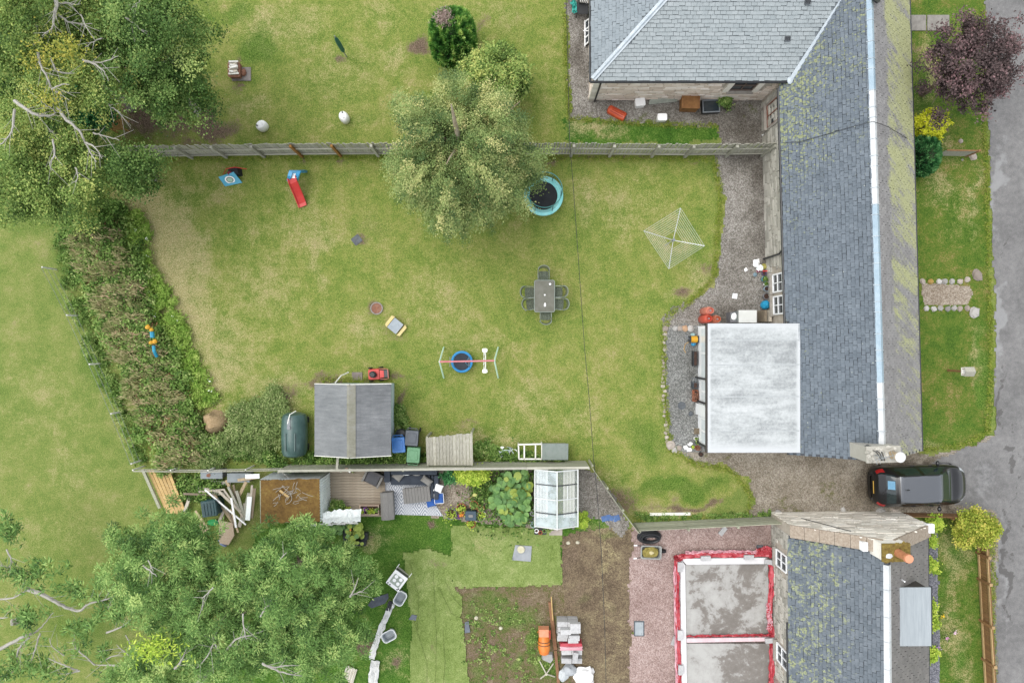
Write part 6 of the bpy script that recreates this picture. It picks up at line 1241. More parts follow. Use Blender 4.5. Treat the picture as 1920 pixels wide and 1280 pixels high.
# ------------------------------------------------------------------ patio garden
dk = thing('timber_deck', 'grey brown ribbed timber deck beside the rusty roofed store', 'deck', spot(669, 922)); M_deck = wood('deck_board', 'a89985', 'cdbfab', 4, (1.2, 8, 5)); a, b = spot(618, 880, .1), spot(722, 968, .1); o_ = dk.location; k = 0; y = b.y
db = MB().box((0, 0, 0), (a.x*0+b.x-a.x, .11, .04)).mesh('deck_board', M_deck)
while y < a.y: obj('deck_board', db, dk, (rnd.uniform(-.01, .01)+(a.x+b.x)/2-o_.x, y-o_.y+.055, .085+rnd.uniform(-.004, .004))); y += .121
MB().box(((a.x+b.x)/2-o_.x, (a.y+b.y)/2-o_.y, .03), (b.x-a.x-.1, a.y-b.y, .055)).build('bearer', M_green_wood, dk)
def rug_mat():
    t = NT('woven_rug'); x, y, z = t.xyz(t.objco()); A = lambda v: t.math('ABSOLUTE', v)
    fr = lambda v, s: A(t.math('SUBTRACT', t.math('FRACT', t.math('MULTIPLY', v, s)), .5))
    dia = t.math('FRACT', t.math('MULTIPLY', t.math('ADD', fr(x, 1.9), fr(y, 1.25)), 5)); band = t.step(t.math('FRACT', t.math('MULTIPLY', x, .95)), .56, .6)
    zig = t.math('FRACT', t.math('MULTIPLY', t.math('ADD', x, t.math('MULTIPLY', fr(y, 7), .12)), 14)); f = t.mix(band, t.step(dia, .5, .56), t.step(zig, .5, .58)); f = t.xyz(f)[0]
    t.col(t.mix(f, 'f1f3f6', '9aa3b0')); t.rough(.95); return t.m
rg_ = MB(); q = [spot(*p, .05) for p in ((720, 898), (816, 898), (816, 945), (831, 967), (733, 964), (720, 958))]; rc_ = spot(775, 930, 0); rg_.prism([(p.x-rc_.x, p.y-rc_.y) for p in q], .034, .046)
tag(rg_.build('outdoor_rug', rug_mat(), loc=rc_), 'white and grey diamond patterned outdoor rug under the sofa set', 'rug')
M_navy = plastic('charcoal_navy_fabric', '343c48', '454e5b', .85); M_gcush = plastic('grey_fabric', '8b8984', 'a09e99', .9); M_gseat = mk('grey_slatted_cover', '85837f', '9a9894', 6, .8, stretch=(8, 1, 1))
sf = thing('corner_sofa', 'charcoal L shaped garden sofa against the board fence', 'sofa', spot(770, 896)); o_ = sf.location
def rect(px0, py0, px1, py1, z0, z1, nm, mt, par, o_, r_=.05):
    a, b = spot(px0, py0, z1), spot(px1, py1, z1); c = (a+b)/2-o_; m = MB(); m.prism([(c.x+x, c.y+y) for x, y in rrect(abs(b.x-a.x), abs(a.y-b.y), r_)], z0, z1, .985); return m.build(nm, mt, par)
rect(732, 891, 807, 909, .12, .42, 'seat', M_navy, sf, o_); rect(732, 881, 820, 890, .12, .72, 'backrest', M_navy, sf, o_); rect(720, 882, 731, 904, .12, .58, 'armrest', M_navy, sf, o_); rect(808, 891, 813, 935, .12, .42, 'seat', M_navy, sf, o_); rect(814, 891, 822, 937, .12, .66, 'backrest', M_navy, sf, o_)
for px, py in ((724, 900), (818, 884), (818, 934), (728, 884)): q = spot(px, py)-o_; MB().box((q.x*.95, q.y*.9, .06), (.06, .06, .125)).build('foot', M_black, sf)
def cushion(px, py, z, d, rz, mat, label, rx=0): tag(MB().pillow((0, 0, 0), d, 0, rx).build('cushion', mat, loc=spot(px, py, z), smooth=True, rz=rz), label, 'cushion', 'cushions on and beside the sofa')
cushion(746, 892, .55, (.42, .42, .16), R(-38), M_gcush, 'grey square cushion at the left end of the charcoal sofa', R(18)); cushion(800, 901, .55, (.5, .32, .16), R(-35), M_gcush, 'grey oblong cushion at the right end of the charcoal sofa', R(15))
tag(MB().blob((0, 0, 0), (.25, .09, .07), 2, .04, 14, 8).build('cushion', M_white_p, loc=spot(762, 887, .6), smooth=True), 'white roll cushion in the middle of the charcoal sofa', 'cushion', 'cushions on and beside the sofa'); tag(MB().blob((0, 0, 0), (.25, .11, .07), 3, .04, 14, 8).build('cushion', M_gcush, loc=spot(781, 887, .6), smooth=True), 'grey roll cushion beside the white roll on the sofa', 'cushion', 'cushions on and beside the sofa')
M_cblue = plastic('royal_blue_fabric', '2f5fae', '3d70c2', .9)
cushion(822, 915, .62, (.36, .38, .14), R(-20), M_white_p, 'plain white cushion on the right arm of the sofa', R(10)); cushion(823, 934, .5, (.4, .44, .13), R(4), M_cblue, 'blue cushion with white piping beside the sofa end'); cushion(808, 942, .3, (.4, .36, .13), R(14), M_cblue, 'lower blue cushion half under the piped one')
p = spot(823, 934, .5); MB().tube([(x, y, 0) for x, y in rrect(.4, .44, .03)], .012, 5, closed=True).build('piping', M_white_p, [o for o in COL.objects if o.get('label') == 'blue cushion with white piping beside the sofa end'][0])
t = thing('garden_table', 'grey slatted low table in front of the charcoal sofa', 'table', (*(spot(781, 928, .45)[:2]), 0), R(6)); MB().prism(rrect(1.2, .68, .04), .36, .4).build('frame', M_gcush, t)
for k in range(9): MB().box((-.53+.133*k, 0, .42), (.12, .66, .03)).build('slat', M_gseat, t)
for x in (-.52, .52):
    for y in (-.26, .26): MB().box((x, y, .18), (.07, .07, .36)).build('leg', M_gcush, t)
t = thing('storage_bench', 'long grey storage bench with a rounded lid at the edge of the deck', 'bench', (*(spot(726, 948, .5)[:2]), 0), R(3)); MB().prism(rrect(.5, 1.14, .03), .02, .46).build('box', M_gcush, t)
m = MB(); pr = [(-.29, .47), (-.27, .56), (-.15, .62), (.05, .62), (.08, .6), (.27, .53), (.29, .47)]; m.add([(x, y, z) for y in (-.6, .6) for x, z in pr], [(k, k+1, 8+k, 7+k) for k in range(6)]+[tuple(range(7)), tuple(range(13, 6, -1))]); m.build('lid', M_gseat, t)
t = thing('lounge_chair', 'dark grey wicker lounge chair turned askew on the deck', 'chair', (*(spot(700, 895, .4)[:2]), .105), R(-26)); M_wick = mk('dark_wicker', '4c4b4a', '69676a', 30, .8, bump=.5)
MB().prism(rrect(.72, .6, .05), .08, .36).build('seat', M_wick, t); MB().box((.02, .27, .52), (.7, .09, .4), rx=R(-12)).build('backrest', M_wick, t); MB().prism(rrect(.56, .48, .05), .365, .45).build('seat_cushion', mk('dark_cushion', '55565a', '6b6c70', 4, .9), t)
for s in (-1, 1): MB().box((s*.36, 0, .42), (.09, .6, .16)).build('armrest', M_gcush, t)
t = thing('planter_trough', 'pale timber trough of purple and yellow bedding plants beside the deck', 'planter', (*(spot(692, 956, .4)[:2]), 0)); M_ptr = wood('pale_pink_timber', 'c7ad96', 'e0cab6', 4, (1, 6, 6))
for c, d in (((0, .2, .2), (.86, .04, .4)), ((0, -.2, .2), (.86, .04, .4)), ((-.41, 0, .2), (.04, .355, .4)), ((.41, 0, .2), (.04, .355, .4))): MB().box(c, d).build('side_board', M_ptr, t)
M_compost = mk('dark_compost', '3d2c26', '5a4338', 12, 1.0); MB().box((0, 0, .16), (.77, .355, .3)).build('compost', M_compost, t)
def plant(par, c, r, n, mat, seed, L=.09, Wd=.06, tint=0, z=.12):
    rg = np.random.RandomState(seed); P = np.array(c)+rg.normal(0, .5, (n, 3))*np.array([r, r, z]); D = rg.normal(0, 1, (n, 3)); return leaf_obj('leaves', P, D, L, Wd, rg.normal(.5+tint, .2, n), mat, par, seed=seed)
M_petal_p = leaf_mat('purple_petal', [(0, '5d3a6c'), (1, '8d5f9d')], .1); M_petal_o = leaf_mat('orange_petal', [(0, 'e0862a'), (1, 'f4b04a')], .1)
for k, (x, mt) in enumerate(((-.32, M_lime), (-.17, M_petal_p), (-.02, M_lime), (.1, M_privet), (.2, M_lime), (.33, M_weed))): plant(t, (x, rnd.uniform(-.06, .06), .4), .1, 60, mt, k)
bush('potted_shrub', 'small olive green shrub on the deck corner by the white sheet', 'shrub', 632, 951, .45, 12, 12, .3, 40, 40, M_weed, 201, .08, .05, .13, .3); bush('potted_shrub', 'low lime seedling patch on the deck beside the trough', 'shrub', 651, 957, .2, 7, 5, .12, 12, 26, M_lime, 202, .07, .045, .09, .3)
t = thing('fence_ornament', 'brown and cream animal ornament hanging on the board fence above the deck', 'ornament', spot(652, 880, 1.5)); MB().blob((-.05, .0, 0), (.1, .07, .08), 3, .2).build('body', mk('tan_clay', 'b58a70', 'd9b49c', 6), t); MB().blob((.08, -.04, .0), (.06, .09, .07), 5, .25).build('head', M_white_p, t); MB().tube([(.05, -.05, 0), (.02, -.1, -.04), (0, -.12, -.1)], .02, 6, .008).build('limb', M_white_p, t)
# rusty roofed store
t = thing('mossy_roof_store', 'low store with a moss brown flat roof, pale corrugated edge and scattered twigs', 'shed', (*(spot(552, 935)[:2]), 0)); o_ = t.location.copy(); SZ = 1.75
cr = [spot(*p, SZ)-o_ for p in ((486, 900), (598, 899), (600, 978), (487, 981))]; MB().prism([(p.x*.985, p.y*.98) for p in cr], 0, SZ-.02).build('wall', M_green_wood, t)
def corr(quad, nw, amp, name, mat, ax=(0, 0, 1)):
    q = [Vector(p) for p in quad]; n = nw*4; vs = []
    for j in range(2):
        for i in range(n+1):
            u = i/n; p = (q[0].lerp(q[1], u) if j == 0 else q[3].lerp(q[2], u)); vs.append(p+Vector(ax)*amp*(1+math.sin(u*nw*2*math.pi)))
    return MB().add(vs, [(i, i+1, n+2+i, n+1+i) for i in range(n)]).build(name, mat, t)
M_corr = mk('pale_corrugated', (.62, .7, .68), (.82, .87, .85), 4, .5); M_corrg = mk('grey_corrugated', (.5, .53, .53), (.72, .74, .74), 5, .6)
v_ = lambda p, z: Vector((p.x, p.y, z)); corr([v_(cr[1], SZ), v_(cr[2], SZ), v_(cr[2], 0), v_(cr[1], 0)], 15, .02, 'side_sheet', M_corr, (1, 0, 0)); corr([v_(cr[0], SZ), v_(cr[1], SZ), v_(cr[1], 0), v_(cr[0], 0)], 20, .02, 'rear_sheet', M_corrg, (0, 1, 0))
def moss_roof():
    t = NT('brown_moss_roof'); p = t.pos(); n = t.noise(p, 1.6, 5, .65); n2 = t.noise(p, 9, 4, .75); f = t.math('ADD', t.math('MULTIPLY', n, .6), t.math('MULTIPLY', n2, .4)); c = t.ramp(f, [(.28, '5a4722'), (.42, '76592a'), (.55, '8f7038'), (.64, 'a58d4c'), (.71, 'b4b4a0')]); t.col(c); t.rough(.95); t.bump(n2, .8, .04); return t.m
m = MB(); n = 14; q = [spot(*p, SZ+.03)-o_ for p in ((489, 899), (599, 897), (600, 978), (489, 980))]
vs = [q[0].lerp(q[1], i/n).lerp(q[3].lerp(q[2], i/n), j/n)+Vector((.06*mnoise.noise(Vector((i, j, 1)))*(i in (0, n)), .08*mnoise.noise(Vector((i*1.3, j, 2)))*(j in (0, n)), .03*mnoise.noise(Vector((i*.7, j*.7, 3))))) for j in range(n+1) for i in range(n+1)]
m.add(vs, [(j*(n+1)+i, j*(n+1)+i+1, (j+1)*(n+1)+i+1, (j+1)*(n+1)+i) for j in range(n) for i in range(n)]); m.build('moss_layer', moss_roof(), t)
c = spot(540, 925, SZ+.08)-o_
for nm, nn in (('twig_pile', 30),):
    m = MB()
    for k in range(nn):
        a, b = Vector((rnd.gauss(0, .28), rnd.gauss(0, .22), rnd.uniform(0, .08))), rnd.uniform(0, 6.28); l = rnd.uniform(.2, .5); e = a+Vector((math.cos(b)*l, math.sin(b)*l, rnd.uniform(-.02, .05))); m.tube([c+a, c+a.lerp(e, .5)+Vector((rnd.uniform(-.05, .05), rnd.uniform(-.05, .05), .03)), c+e], .01, 4)
    o = m.build(nm, M_bark, None); o.location = o_; tag(o, 'heap of pale dry twigs lying on the moss brown roof', 'twigs')
tag(MB().beam((-.3, .14, 0), (.1, -.16, .02), .09, .04).build('offcut_plank', M_pine, loc=spot(538, 925, SZ+.12)), 'short pale offcut among the twigs on the mossy roof', 'plank')
# white sheet along its south edge
def cloth(name, path, width, z, amp, mat, seed, label, cat, nu=40, nv=6, drop=0, parent=None):
    P = [spot(*p[:2], p[2] if len(p) > 2 else z) for p in path]; L = [0]
    for a, b in zip(P, P[1:]): L.append(L[-1]+(b-a).length)
    def at(d):
        for i in range(len(P)-1):
            if d <= L[i+1]+1e-9: return P[i].lerp(P[i+1], (d-L[i])/max(1e-6, L[i+1]-L[i])), (P[i+1]-P[i]).normalized()
        return P[-1], (P[-1]-P[-2]).normalized()
    o0 = Vector((P[0].x, P[0].y, 0)); vs = []
    for i in range(nu+1):
        p, d = at(L[-1]*i/nu); sd = Vector((-d.y, d.x, 0)); wd = width*(1+.3*mnoise.noise(Vector((i*.35, seed, 0))))
        for j in range(nv+1):
            v = j/nv-.5; h_ = amp*(mnoise.noise(Vector((i*.55, j*.9, seed)))+.6*mnoise.noise(Vector((i*1.3, j*1.7, seed+4))))-drop*abs(v)
            vs.append(p+sd*(v*wd+.35*amp*mnoise.noise(Vector((i*.5, seed, j))))+Vector((0, 0, max(h_, -p.z+.012)))-o0)
    m = MB().add(vs, [(i*(nv+1)+j, (i+1)*(nv+1)+j, (i+1)*(nv+1)+j+1, i*(nv+1)+j+1) for i in range(nu) for j in range(nv)])
    o = m.build(name, mat, parent, smooth=True, loc=o0 if parent is None else o0-parent.location)
    if parent is None: tag(o, label, cat)
    return o
M_sheet = mk('milky_sheet', (.74, .79, .77), (.85, .88, .86), 3, .6); cloth('plastic_sheet', [(604, 973, 1.6), (625, 969, 1.35), (650, 968, 1.2), (676, 967, 1.0)], .58, 1.3, .07, M_sheet, 2, 'milky white plastic sheet draped from the mossy roofed store towards the deck', 'sheet', 30, 8, .25)
t = thing('sheet_rail', 'white rail with flaps along the south side of the milky sheet', 'rail', (*(spot(612, 988)[:2]), 0)); o_ = t.location.copy(); MB().beam(spot(560, 984, 1.0)-o_, spot(662, 979, .9)-o_, .05, .12).build('rail', M_white_p, t)
for k in range(5): q = spot(566+24*k, 986-1.5*k, .75)-o_; MB().box(q, (.38, .03, .34), rx=R(-25)).build('flap', M_white_p, t)
# nasturtium like round leaves and squash bed, each leaf its own piece
def round_leaves(par, spots_, r, mats, seed):
    rg = random.Random(seed); var = []
    for mt in mats:
        for k in range(2):
            n = 11; m = MB(); m.add([(0, 0, .02)]+[(math.cos(2*math.pi*i/n)*(1+.12*rg.uniform(-1, 1)), math.sin(2*math.pi*i/n)*(1+.12*rg.uniform(-1, 1)), rg.uniform(-.12, .08)) for i in range(n)], [(0, 1+i, 1+(i+1) % n) for i in range(n)]); var.append(m.mesh('leaf', mt))
    for p in spots_: s = r*rg.uniform(.65, 1.25); obj('leaf', rg.choice(var), par, p-par.location, (rg.uniform(-.45, .45), rg.uniform(-.45, .45), rg.uniform(0, 6)), (s, s, s))
M_sq = [mk('squash_leaf', '4f7f3c', '6d9a50', 7, .6), mk('squash_leaf_light', '6c9a4c', '8bb562', 7, .6), mk('squash_leaf_yellow', '94ae45', 'b8c95c', 7, .6)]
sq = thing('squash_plants', 'bed of squash plants with large round leaves between the pots and the greenhouse', 'plants', spot(955, 925)); rg = random.Random(3); S_ = []
while len(S_) < 250:
    px, py = rg.uniform(915, 1000), rg.uniform(880, 982); 
    if ((px-962)/38)**2+((py-930)/54)**2 < 1.0+.25*math.sin(px*.2): S_.append(spot(px, py, rg.uniform(.2, .75)))
round_leaves(sq, S_, .16, [M_sq[0], M_sq[0], M_sq[1], M_sq[1], M_sq[2]], 4); plant(sq, (0, 0, .22), 1.6, 2600, M_weed, 5, .14, .09, -.15, .2)
m = MB()
for k in range(26): q = S_[k*7]-sq.location; m.tube([(q.x, q.y, 0), (q.x, q.y, q.z)], .012, 4)
m.build('stalks', M_sq[1], sq, kind='stuff')
ps = thing('planter_tray', 'black planter box with round leaved squash and orange flower by the white rail', 'planter', (*(spot(664, 1002)[:2]), 0)); o_ = ps.location
for a, b, c, d in ((643, 992, 660, 1023), (660, 1014, 686, 1023), (676, 999, 689, 1013)): rect(a, b, c, d, 0, .3, 'box', M_dark_p, ps, o_, .02)
rg = random.Random(9); S_ = [spot(rg.uniform(648, 679), rg.uniform(985, 1019), rg.uniform(.35, .6)) for k in range(48)]; round_leaves(ps, S_, .11, [M_sq[1], M_sq[2], M_sq[2]], 8); MB().blob(spot(657, 993, .65)-o_, (.05, .05, .04), 3).build('flower', mk('orange_flower', 'e08a2c', 'f0a848', 5), ps)
v = thing('climbing_squash', 'row of dark round leaved vines under the white rail', 'plants', spot(610, 997)); rg = random.Random(12); round_leaves(v, [spot(rg.uniform(575, 645), 992+rg.gauss(0, 6), rg.uniform(.1, .5)) for k in range(70)], .12, M_sq[:2]+[M_sq[0]], 13)
bush('euonymus_shrub', 'yellow green shrub against the board fence above the pots', 'shrub', 885, 889, .7, 32, 13, .5, 110, 50, M_lime, 210, .11, .05, .16, .3, tint=.05); bush('euonymus_shrub', 'dark bluish shrub at the sofa end of the planted bed', 'shrub', 843, 893, .6, 10, 10, .35, 30, 44, M_ever, 211, .1, .05, .14, .3)
plant(None, tuple(spot(900, 925, .2)), .6, 700, M_weed, 6, .1, .06, 0, .15)['kind'] = 'stuff'; COL.objects[-1].name = 'low_bed_weeds'
# plant pots
M_terra = mk('terracotta_pot', 'a85c3c', 'c87a55', 8, .85); M_gpot = mk('grey_pot', '77787a', '94959a', 6, .8)
def pot(px, py, r, h, mat, leaf, label, seed, grow=1.0, grp='plant pots'):
    t = thing('plant_pot', label, 'plant pot', spot(px, py), group=grp); MB().lathe([(0, 0), (r*.72, 0), (r*.95, h*.85), (r*1.06, h*.86), (r*1.06, h), (r*.9, h), (r*.86, h*.82), (0, h*.82)], (0, 0, 0), 16).build('pot', mat, t); MB().lathe([(0, h*.86), (r*.84, h*.86)], (0, 0, 0), 12).build('soil', M_compost, t)
    if leaf: plant(t, (0, 0, h+.08*grow), r*1.0*grow, int(90*grow), leaf, seed, .08, .05, .1, .1*grow)
for k, a in enumerate(((847, 960, .24, .3, M_gpot, M_lime, 'grey pot of lime foliage at the left of the pot cluster', 1.4), (866, 949, .2, .28, M_terra, M_lime, 'terracotta pot with lime plant and orange rim behind the black bin', 1), (889, 944, .19, .28, M_terra, M_weed, 'terracotta pot of dark leaves above the black bin', .9), (902, 951, .16, .25, M_terra, M_weed, 'small terracotta pot right of the dark leaved pot', .8), (903, 963, .2, .22, mk('pale_ring_pot', 'c9d2bb', 'dbe3d0', 5), M_lime, 'pale rimmed pot of lime leaves at the right of the cluster', 1), (884, 978, .19, .3, M_terra, M_lime, 'terracotta pot with bright lime plant below the black bin', 1), (866, 962, .11, .2, M_terra, M_petal_o, 'small pot of orange flowers left of the black bin', .8), (860, 967, .1, .18, M_gpot, M_petal_p, 'small pot of purple flowers at the cluster edge', .8))): pot(*a[:6], a[6], 60+k, a[7], 'plant pots round the black bin')
t = thing('worm_bin', 'dark blue square tub with handle slot among the plant pots', 'tub', spot(884, 961)); MB().prism(rrect(.44, .38, .05), 0, .5, 1.06).build('tub', plastic('dark_blue_tub', '2d4250', '3d5564', .5), t); MB().prism(rrect(.5, .44, .06), .5, .56, .93).build('lid', plastic('dark_blue_lid', '2f4655', '405a69', .5), t); MB().prism(rrect(.2, .12, .04), .56, .575).build('handle_plate', M_gcush, t)
MB().blob((.2, -.25, .08), (.1, .12, .1), 4).build('white_stone', M_white_p, t)
t = thing('rake', 'long pale handled rake standing in the patio bed', 'tool', spot(876, 937)); MB().tube([(0, 0, .02), (.35, .4, .8)], .016, 6).build('handle', M_tan_wood, t); MB().blob((.38, .42, .84), (.1, .07, .04), 2).build('head', mk('lime_head', 'c5c46c', 'd8d88a', 4), t)
# greenhouse
gh = thing('greenhouse', 'aluminium greenhouse with white roof bars and milky panes', 'greenhouse', (*(spot(1044, 940)[:2]), 0)); o_ = gh.location.copy(); GX0, GX1, GY0, GY1 = .97, 2.79, -7.82, -5.43; GE, GR = 1.55, 2.0; gm = (GX0+GX1)/2
gl = NT('sky_sheen_glass'); gl.bs.inputs['Base Color'].default_value = (.62, .70, .72, 1); gl.rough(.12); mx = gl.new('MixShader'); tr = gl.new('BsdfTransparent'); gn = gl.noise(gl.pos(), 1.6, 3); gl.L(gl.step(gn, .35, .65, .25, .5), mx.inputs[0]); gl.L(tr.outputs[0], mx.inputs[1]); gl.L(gl.bs.outputs[0], mx.inputs[2]); gl.L(mx.outputs[0], gl.out.inputs[0]); M_sky_sheen = gl.m  # pale mottled glass colour stands in for sky reflected in the panes
cl = NT('clear_glass'); cl.bs.inputs['Base Color'].default_value = (.5, .55, .5, 1); cl.rough(.08); mx = cl.new('MixShader'); tr = cl.new('BsdfTransparent'); mx.inputs[0].default_value = .2; cl.L(tr.outputs[0], mx.inputs[1]); cl.L(cl.bs.outputs[0], mx.inputs[2]); cl.L(mx.outputs[0], cl.out.inputs[0]); M_clear_g = cl.m
lv = lambda x, y, z: Vector((x, y, z))-o_
for k in range(4):
    ya, yb = GY1+(GY0-GY1)*k/4-.02, GY1+(GY0-GY1)*(k+1)/4+.02
    MB().plate([lv(GX0+.03, ya, GE), lv(gm-.02, ya, GR), lv(gm-.02, yb, GR), lv(GX0+.03, yb, GE)], .006).build('roof_pane', M_sky_sheen, gh); MB().plate([lv(gm+.02, ya, GR), lv(GX1-.03, ya, GE), lv(GX1-.03, yb, GE), lv(gm+.02, yb, GR)], .006).build('roof_pane', M_clear_g if k < 3 else M_sky_sheen, gh)
    for x in (GX0, GX1): MB().plate([lv(x, ya, .05), lv(x, yb, .05), lv(x, yb, GE-.02), lv(x, ya, GE-.02)], .006).build('side_pane', M_clear_g, gh)
for y in (GY0, GY1):
    for xa, xb in ((GX0, gm), (gm, GX1)): MB().plate([lv(xa+.02, y, .05), lv(xb-.02, y, .05), lv(xb-.02, y, GE if xb > gm+.1 else GR-.03), lv(xa+.02, y, GR-.03 if xa > gm-.1 else GE)], .006).build('end_pane', M_clear_g, gh)
M_bar = mk('white_aluminium', 'e6ebe8', 'f5f8f5', 3, .4)
for k in range(5):
    y = GY1+(GY0-GY1)*k/4
    for xa, xb in ((GX0, gm), (GX1, gm)): MB().beam(lv(xa, y, GE+.015), lv(xb+(.02 if xa > xb else -.02), y, GR+.015), .04, .04).build('glazing_bar', M_bar if k != 1 and k != 3 else M_dark_p, gh)
    for x in (GX0, GX1): MB().beam(lv(x, y, 0), lv(x, y, GE), .04, .04).build('upright', M_bar, gh)
for x, z in ((GX0, GE), (GX1, GE), (gm, GR+.02)): MB().beam(lv(x, GY1+.03, z+.03), lv(x, GY0-.03, z+.03), .05, .035).build('ridge_bar' if x == gm else 'eave_bar', M_bar, gh)
MB().tube([lv(gm+.45, GY1-.62, GR-.1), lv(gm+.45, GY1-1.2, GR-.1)], .02, 6).build('vent_arm', M_bar, gh)
for x in (GX0+.35, GX1-.3):
    b_ = thing('potting_bench', 'slatted %s bench inside the greenhouse' % ('left' if x < gm else 'right'), 'bench', (x, (GY0+GY1)/2, 0))
    for k in range(4): MB().box((-.2+.13*k, 0, .7), (.11, 2.1, .03)).build('slat', M_pale_post, b_)
    for y in (-.95, .95): MB().box((0, y, .34), (.45, .05, .68)).build('trestle', M_pale_post, b_)
for k, (x, y) in enumerate(((2.3, -5.9), (2.45, -6.5), (2.3, -7.0), (2.5, -7.4))): pot(0, 0, .12, .2, M_terra, M_weed, ('tomato pot furthest north under the right panes', 'tomato pot under the vented pane', 'tomato pot under the third right pane', 'tomato pot by the greenhouse door')[k], 90+k, 2.4, 'tomato pots inside the greenhouse'); COL.objects[-1].parent.location = (x, y, 0)
t = thing('pot_tray', 'black tray with three small round pots south of the greenhouse', 'tray', spot(1013, 994)); MB().prism(rrect(.55, .32, .05), 0, .09).build('tray', M_black, t)
for k, (x, mt) in enumerate(((-.17, M_white_p), (0, M_terra), (.18, M_sq[1]))): MB().tube([(x+.08*math.cos(2*math.pi*i/14), (-.06 if k == 1 else .02)+.08*math.sin(2*math.pi*i/14), .14) for i in range(14)], .02, 6, closed=True).build('pot_rim', mt, t); MB().cyl((x, -.06 if k == 1 else .02, .09), .075, .03, 12).build('pot', M_compost, t)
for k, (x, y, lb) in enumerate(((999, 958, 'white bucket at the left wall of the greenhouse'), (1000, 980, 'mint green bucket at the south west corner of the greenhouse'), (998, 969, 'grey bucket between the white and mint ones'))):
    t = thing('bucket', lb, 'bucket', spot(x, y), group='buckets beside the greenhouse'); MB().lathe([(0, 0), (.1, 0), (.14, .25), (.15, .26), (.13, .25), (.1, .04), (0, .04)], (0, 0, 0), 16).build('bucket', (M_white_p, M_mintb, M_gpot)[k], t); MB().tube([(.14*math.cos(a), .02, .26+.08*math.sin(a)) for a in (0, .8, 1.57, 2.3, 3.14)], .008, 5).build('handle', M_grey_p, t)
tag(MB().box((0, 0, .03), (.58, .3, .06)).build('door_slab', mk('pink_slab', 'b5aa9e', 'cfc5b9', 6, .9), loc=spot(1042, 996)), 'pale slab at the south door of the greenhouse', 'slab'); bush('marigold', 'lime plant with orange flowers at the east corner of the greenhouse', 'plant', 1091, 974, .3, 10, 13, .25, 32, 36, M_lime, 220, .09, .05, .12, .3)
tag(cloth('blue_sheet', [(1128, 973), (1140, 970), (1152, 972), (1162, 969)], .26, .05, .06, plastic('blue_tarp', '4a6ea8', '6288c0', .6), 8, '', 'x', 18, 4), 'crumpled blue sheet on the gravel beside the slanting fence', 'sheet')

# ------------------------------------------------------------------ south garden and building plot
M_net = grass_mat('green_netting', [(.25, '7a943f'), (.42, '8fa752'), (.55, '9fb560'), (.72, 'b3c477')], grain=.35, soil='8a8358', lushc='7fa54a')
def net(poly, z, label, seed, bl):
    o = sheet('garden_netting', poly, z, M_net, .08, .05, bl, 'x', seed, .05); del o['kind']; tag(o, label, 'netting', 'green netting over seeded ground'); return o
net([(848, 984), (1040, 990), (1054, 1000), (1050, 1040), (1057, 1092), (1032, 1098), (846, 1102)], .055, 'rectangular pale green netting with a grey square board on it', 31, {'bare': [(930, 985, 90, 16, .5), (900, 1030, 30, 20, .25), (1000, 1010, 40, 14, .3)], 'dry': [(900, 1020, 40, 30, .3)], 'lush': []})
net([(756, 1036), (800, 1028), (846, 1044), (848, 1098), (866, 1116), (868, 1180), (882, 1300), (766, 1300), (774, 1170)], .062, 'long rumpled green netting strip running off the bottom edge', 32, {'bare': [(810, 1150, 10, 20, .35), (815, 1210, 6, 20, .45), (820, 1050, 30, 10, .35)], 'lush': [(850, 1260, 20, 40, .4)], 'dry': []})
m = MB()
for (a, b, c) in (((822, 1100), (846, 1150), (866, 1160)), ((812, 1070), (818, 1200), (816, 1290)), ((836, 1092), (850, 1120), (868, 1140)), ((775, 1160), (800, 1240), (800, 1290)), ((830, 1180), (834, 1240), (830, 1300)), ((768, 1050), (785, 1120), (782, 1180))): m.tube([spot(*a, .085), spot(*b, .1), spot(*c, .085)], .011, 6)
m.build('netting_fold', M_net, [o for o in COL.objects if o.name == 'garden_netting.001'][0], kind='stuff')
t = thing('square_board', 'grey square board lying on the green netting', 'board', spot(979, 1036, .06)+Vector((0, 0, .02))); o_ = t.location; MB().prism([(spot(x, y).x-o_.x, spot(x, y).y-o_.y) for x, y in ((966, 1020), (997, 1022), (995, 1051), (960, 1048))], 0, .03).build('board', plastic('grey_board', '9ea3a8', 'b3b8bc', .6), t)
t = thing('round_stone', 'cream round stone disc on top of the grey square board', 'stone', spot(977, 1029, .1)); MB().lathe([(0, 0), (.16, 0), (.17, .05), (.15, .08), (.05, .085), (.05, .07), (0, .07)], (0, 0, 0), 20).build('disc', mk('cream_stone', 'd8d2ae', 'ece8cc', 7, .9), t)
for nm, px, py, lb in (('stone', 1065, 1017, 'round cream stone on the bare soil below the greenhouse'), ('stone', 1083, 1016, 'square cream stone to the right of the round one'), ('stone', 939, 1176, 'white ball stone in the vegetable plot'), ('stone', 893, 1157, 'small white stone near the blue slate piece')): tag(MB().blob((0, 0, .04), (.09, .08, .07), px, .12).build(nm, mk('cream_stone_b', 'd6d0b4', 'efead4', 6, .9) if 'cream_stone_b' not in bpy.data.materials else bpy.data.materials['cream_stone_b'], loc=spot(px, py)), lb, 'stone')
tag(MB().prism([(-.1, -.26), (.14, -.22), (.06, .27), (-.1, .22)], .05, .09).build('slate_piece', mk('blue_slate_piece', '626a75', '7d8590', 4, .6), loc=spot(876, 1174)), 'blue slate piece on the edge of the netting', 'slate'); tag(MB().prism([(-.2, -.08), (.12, -.12), (.18, .1), (-.05, .14)], .05, .09).build('slate_piece', bpy.data.materials['blue_slate_piece'], loc=spot(775, 1156)), 'small grey slate on the left edge of the long netting', 'slate')
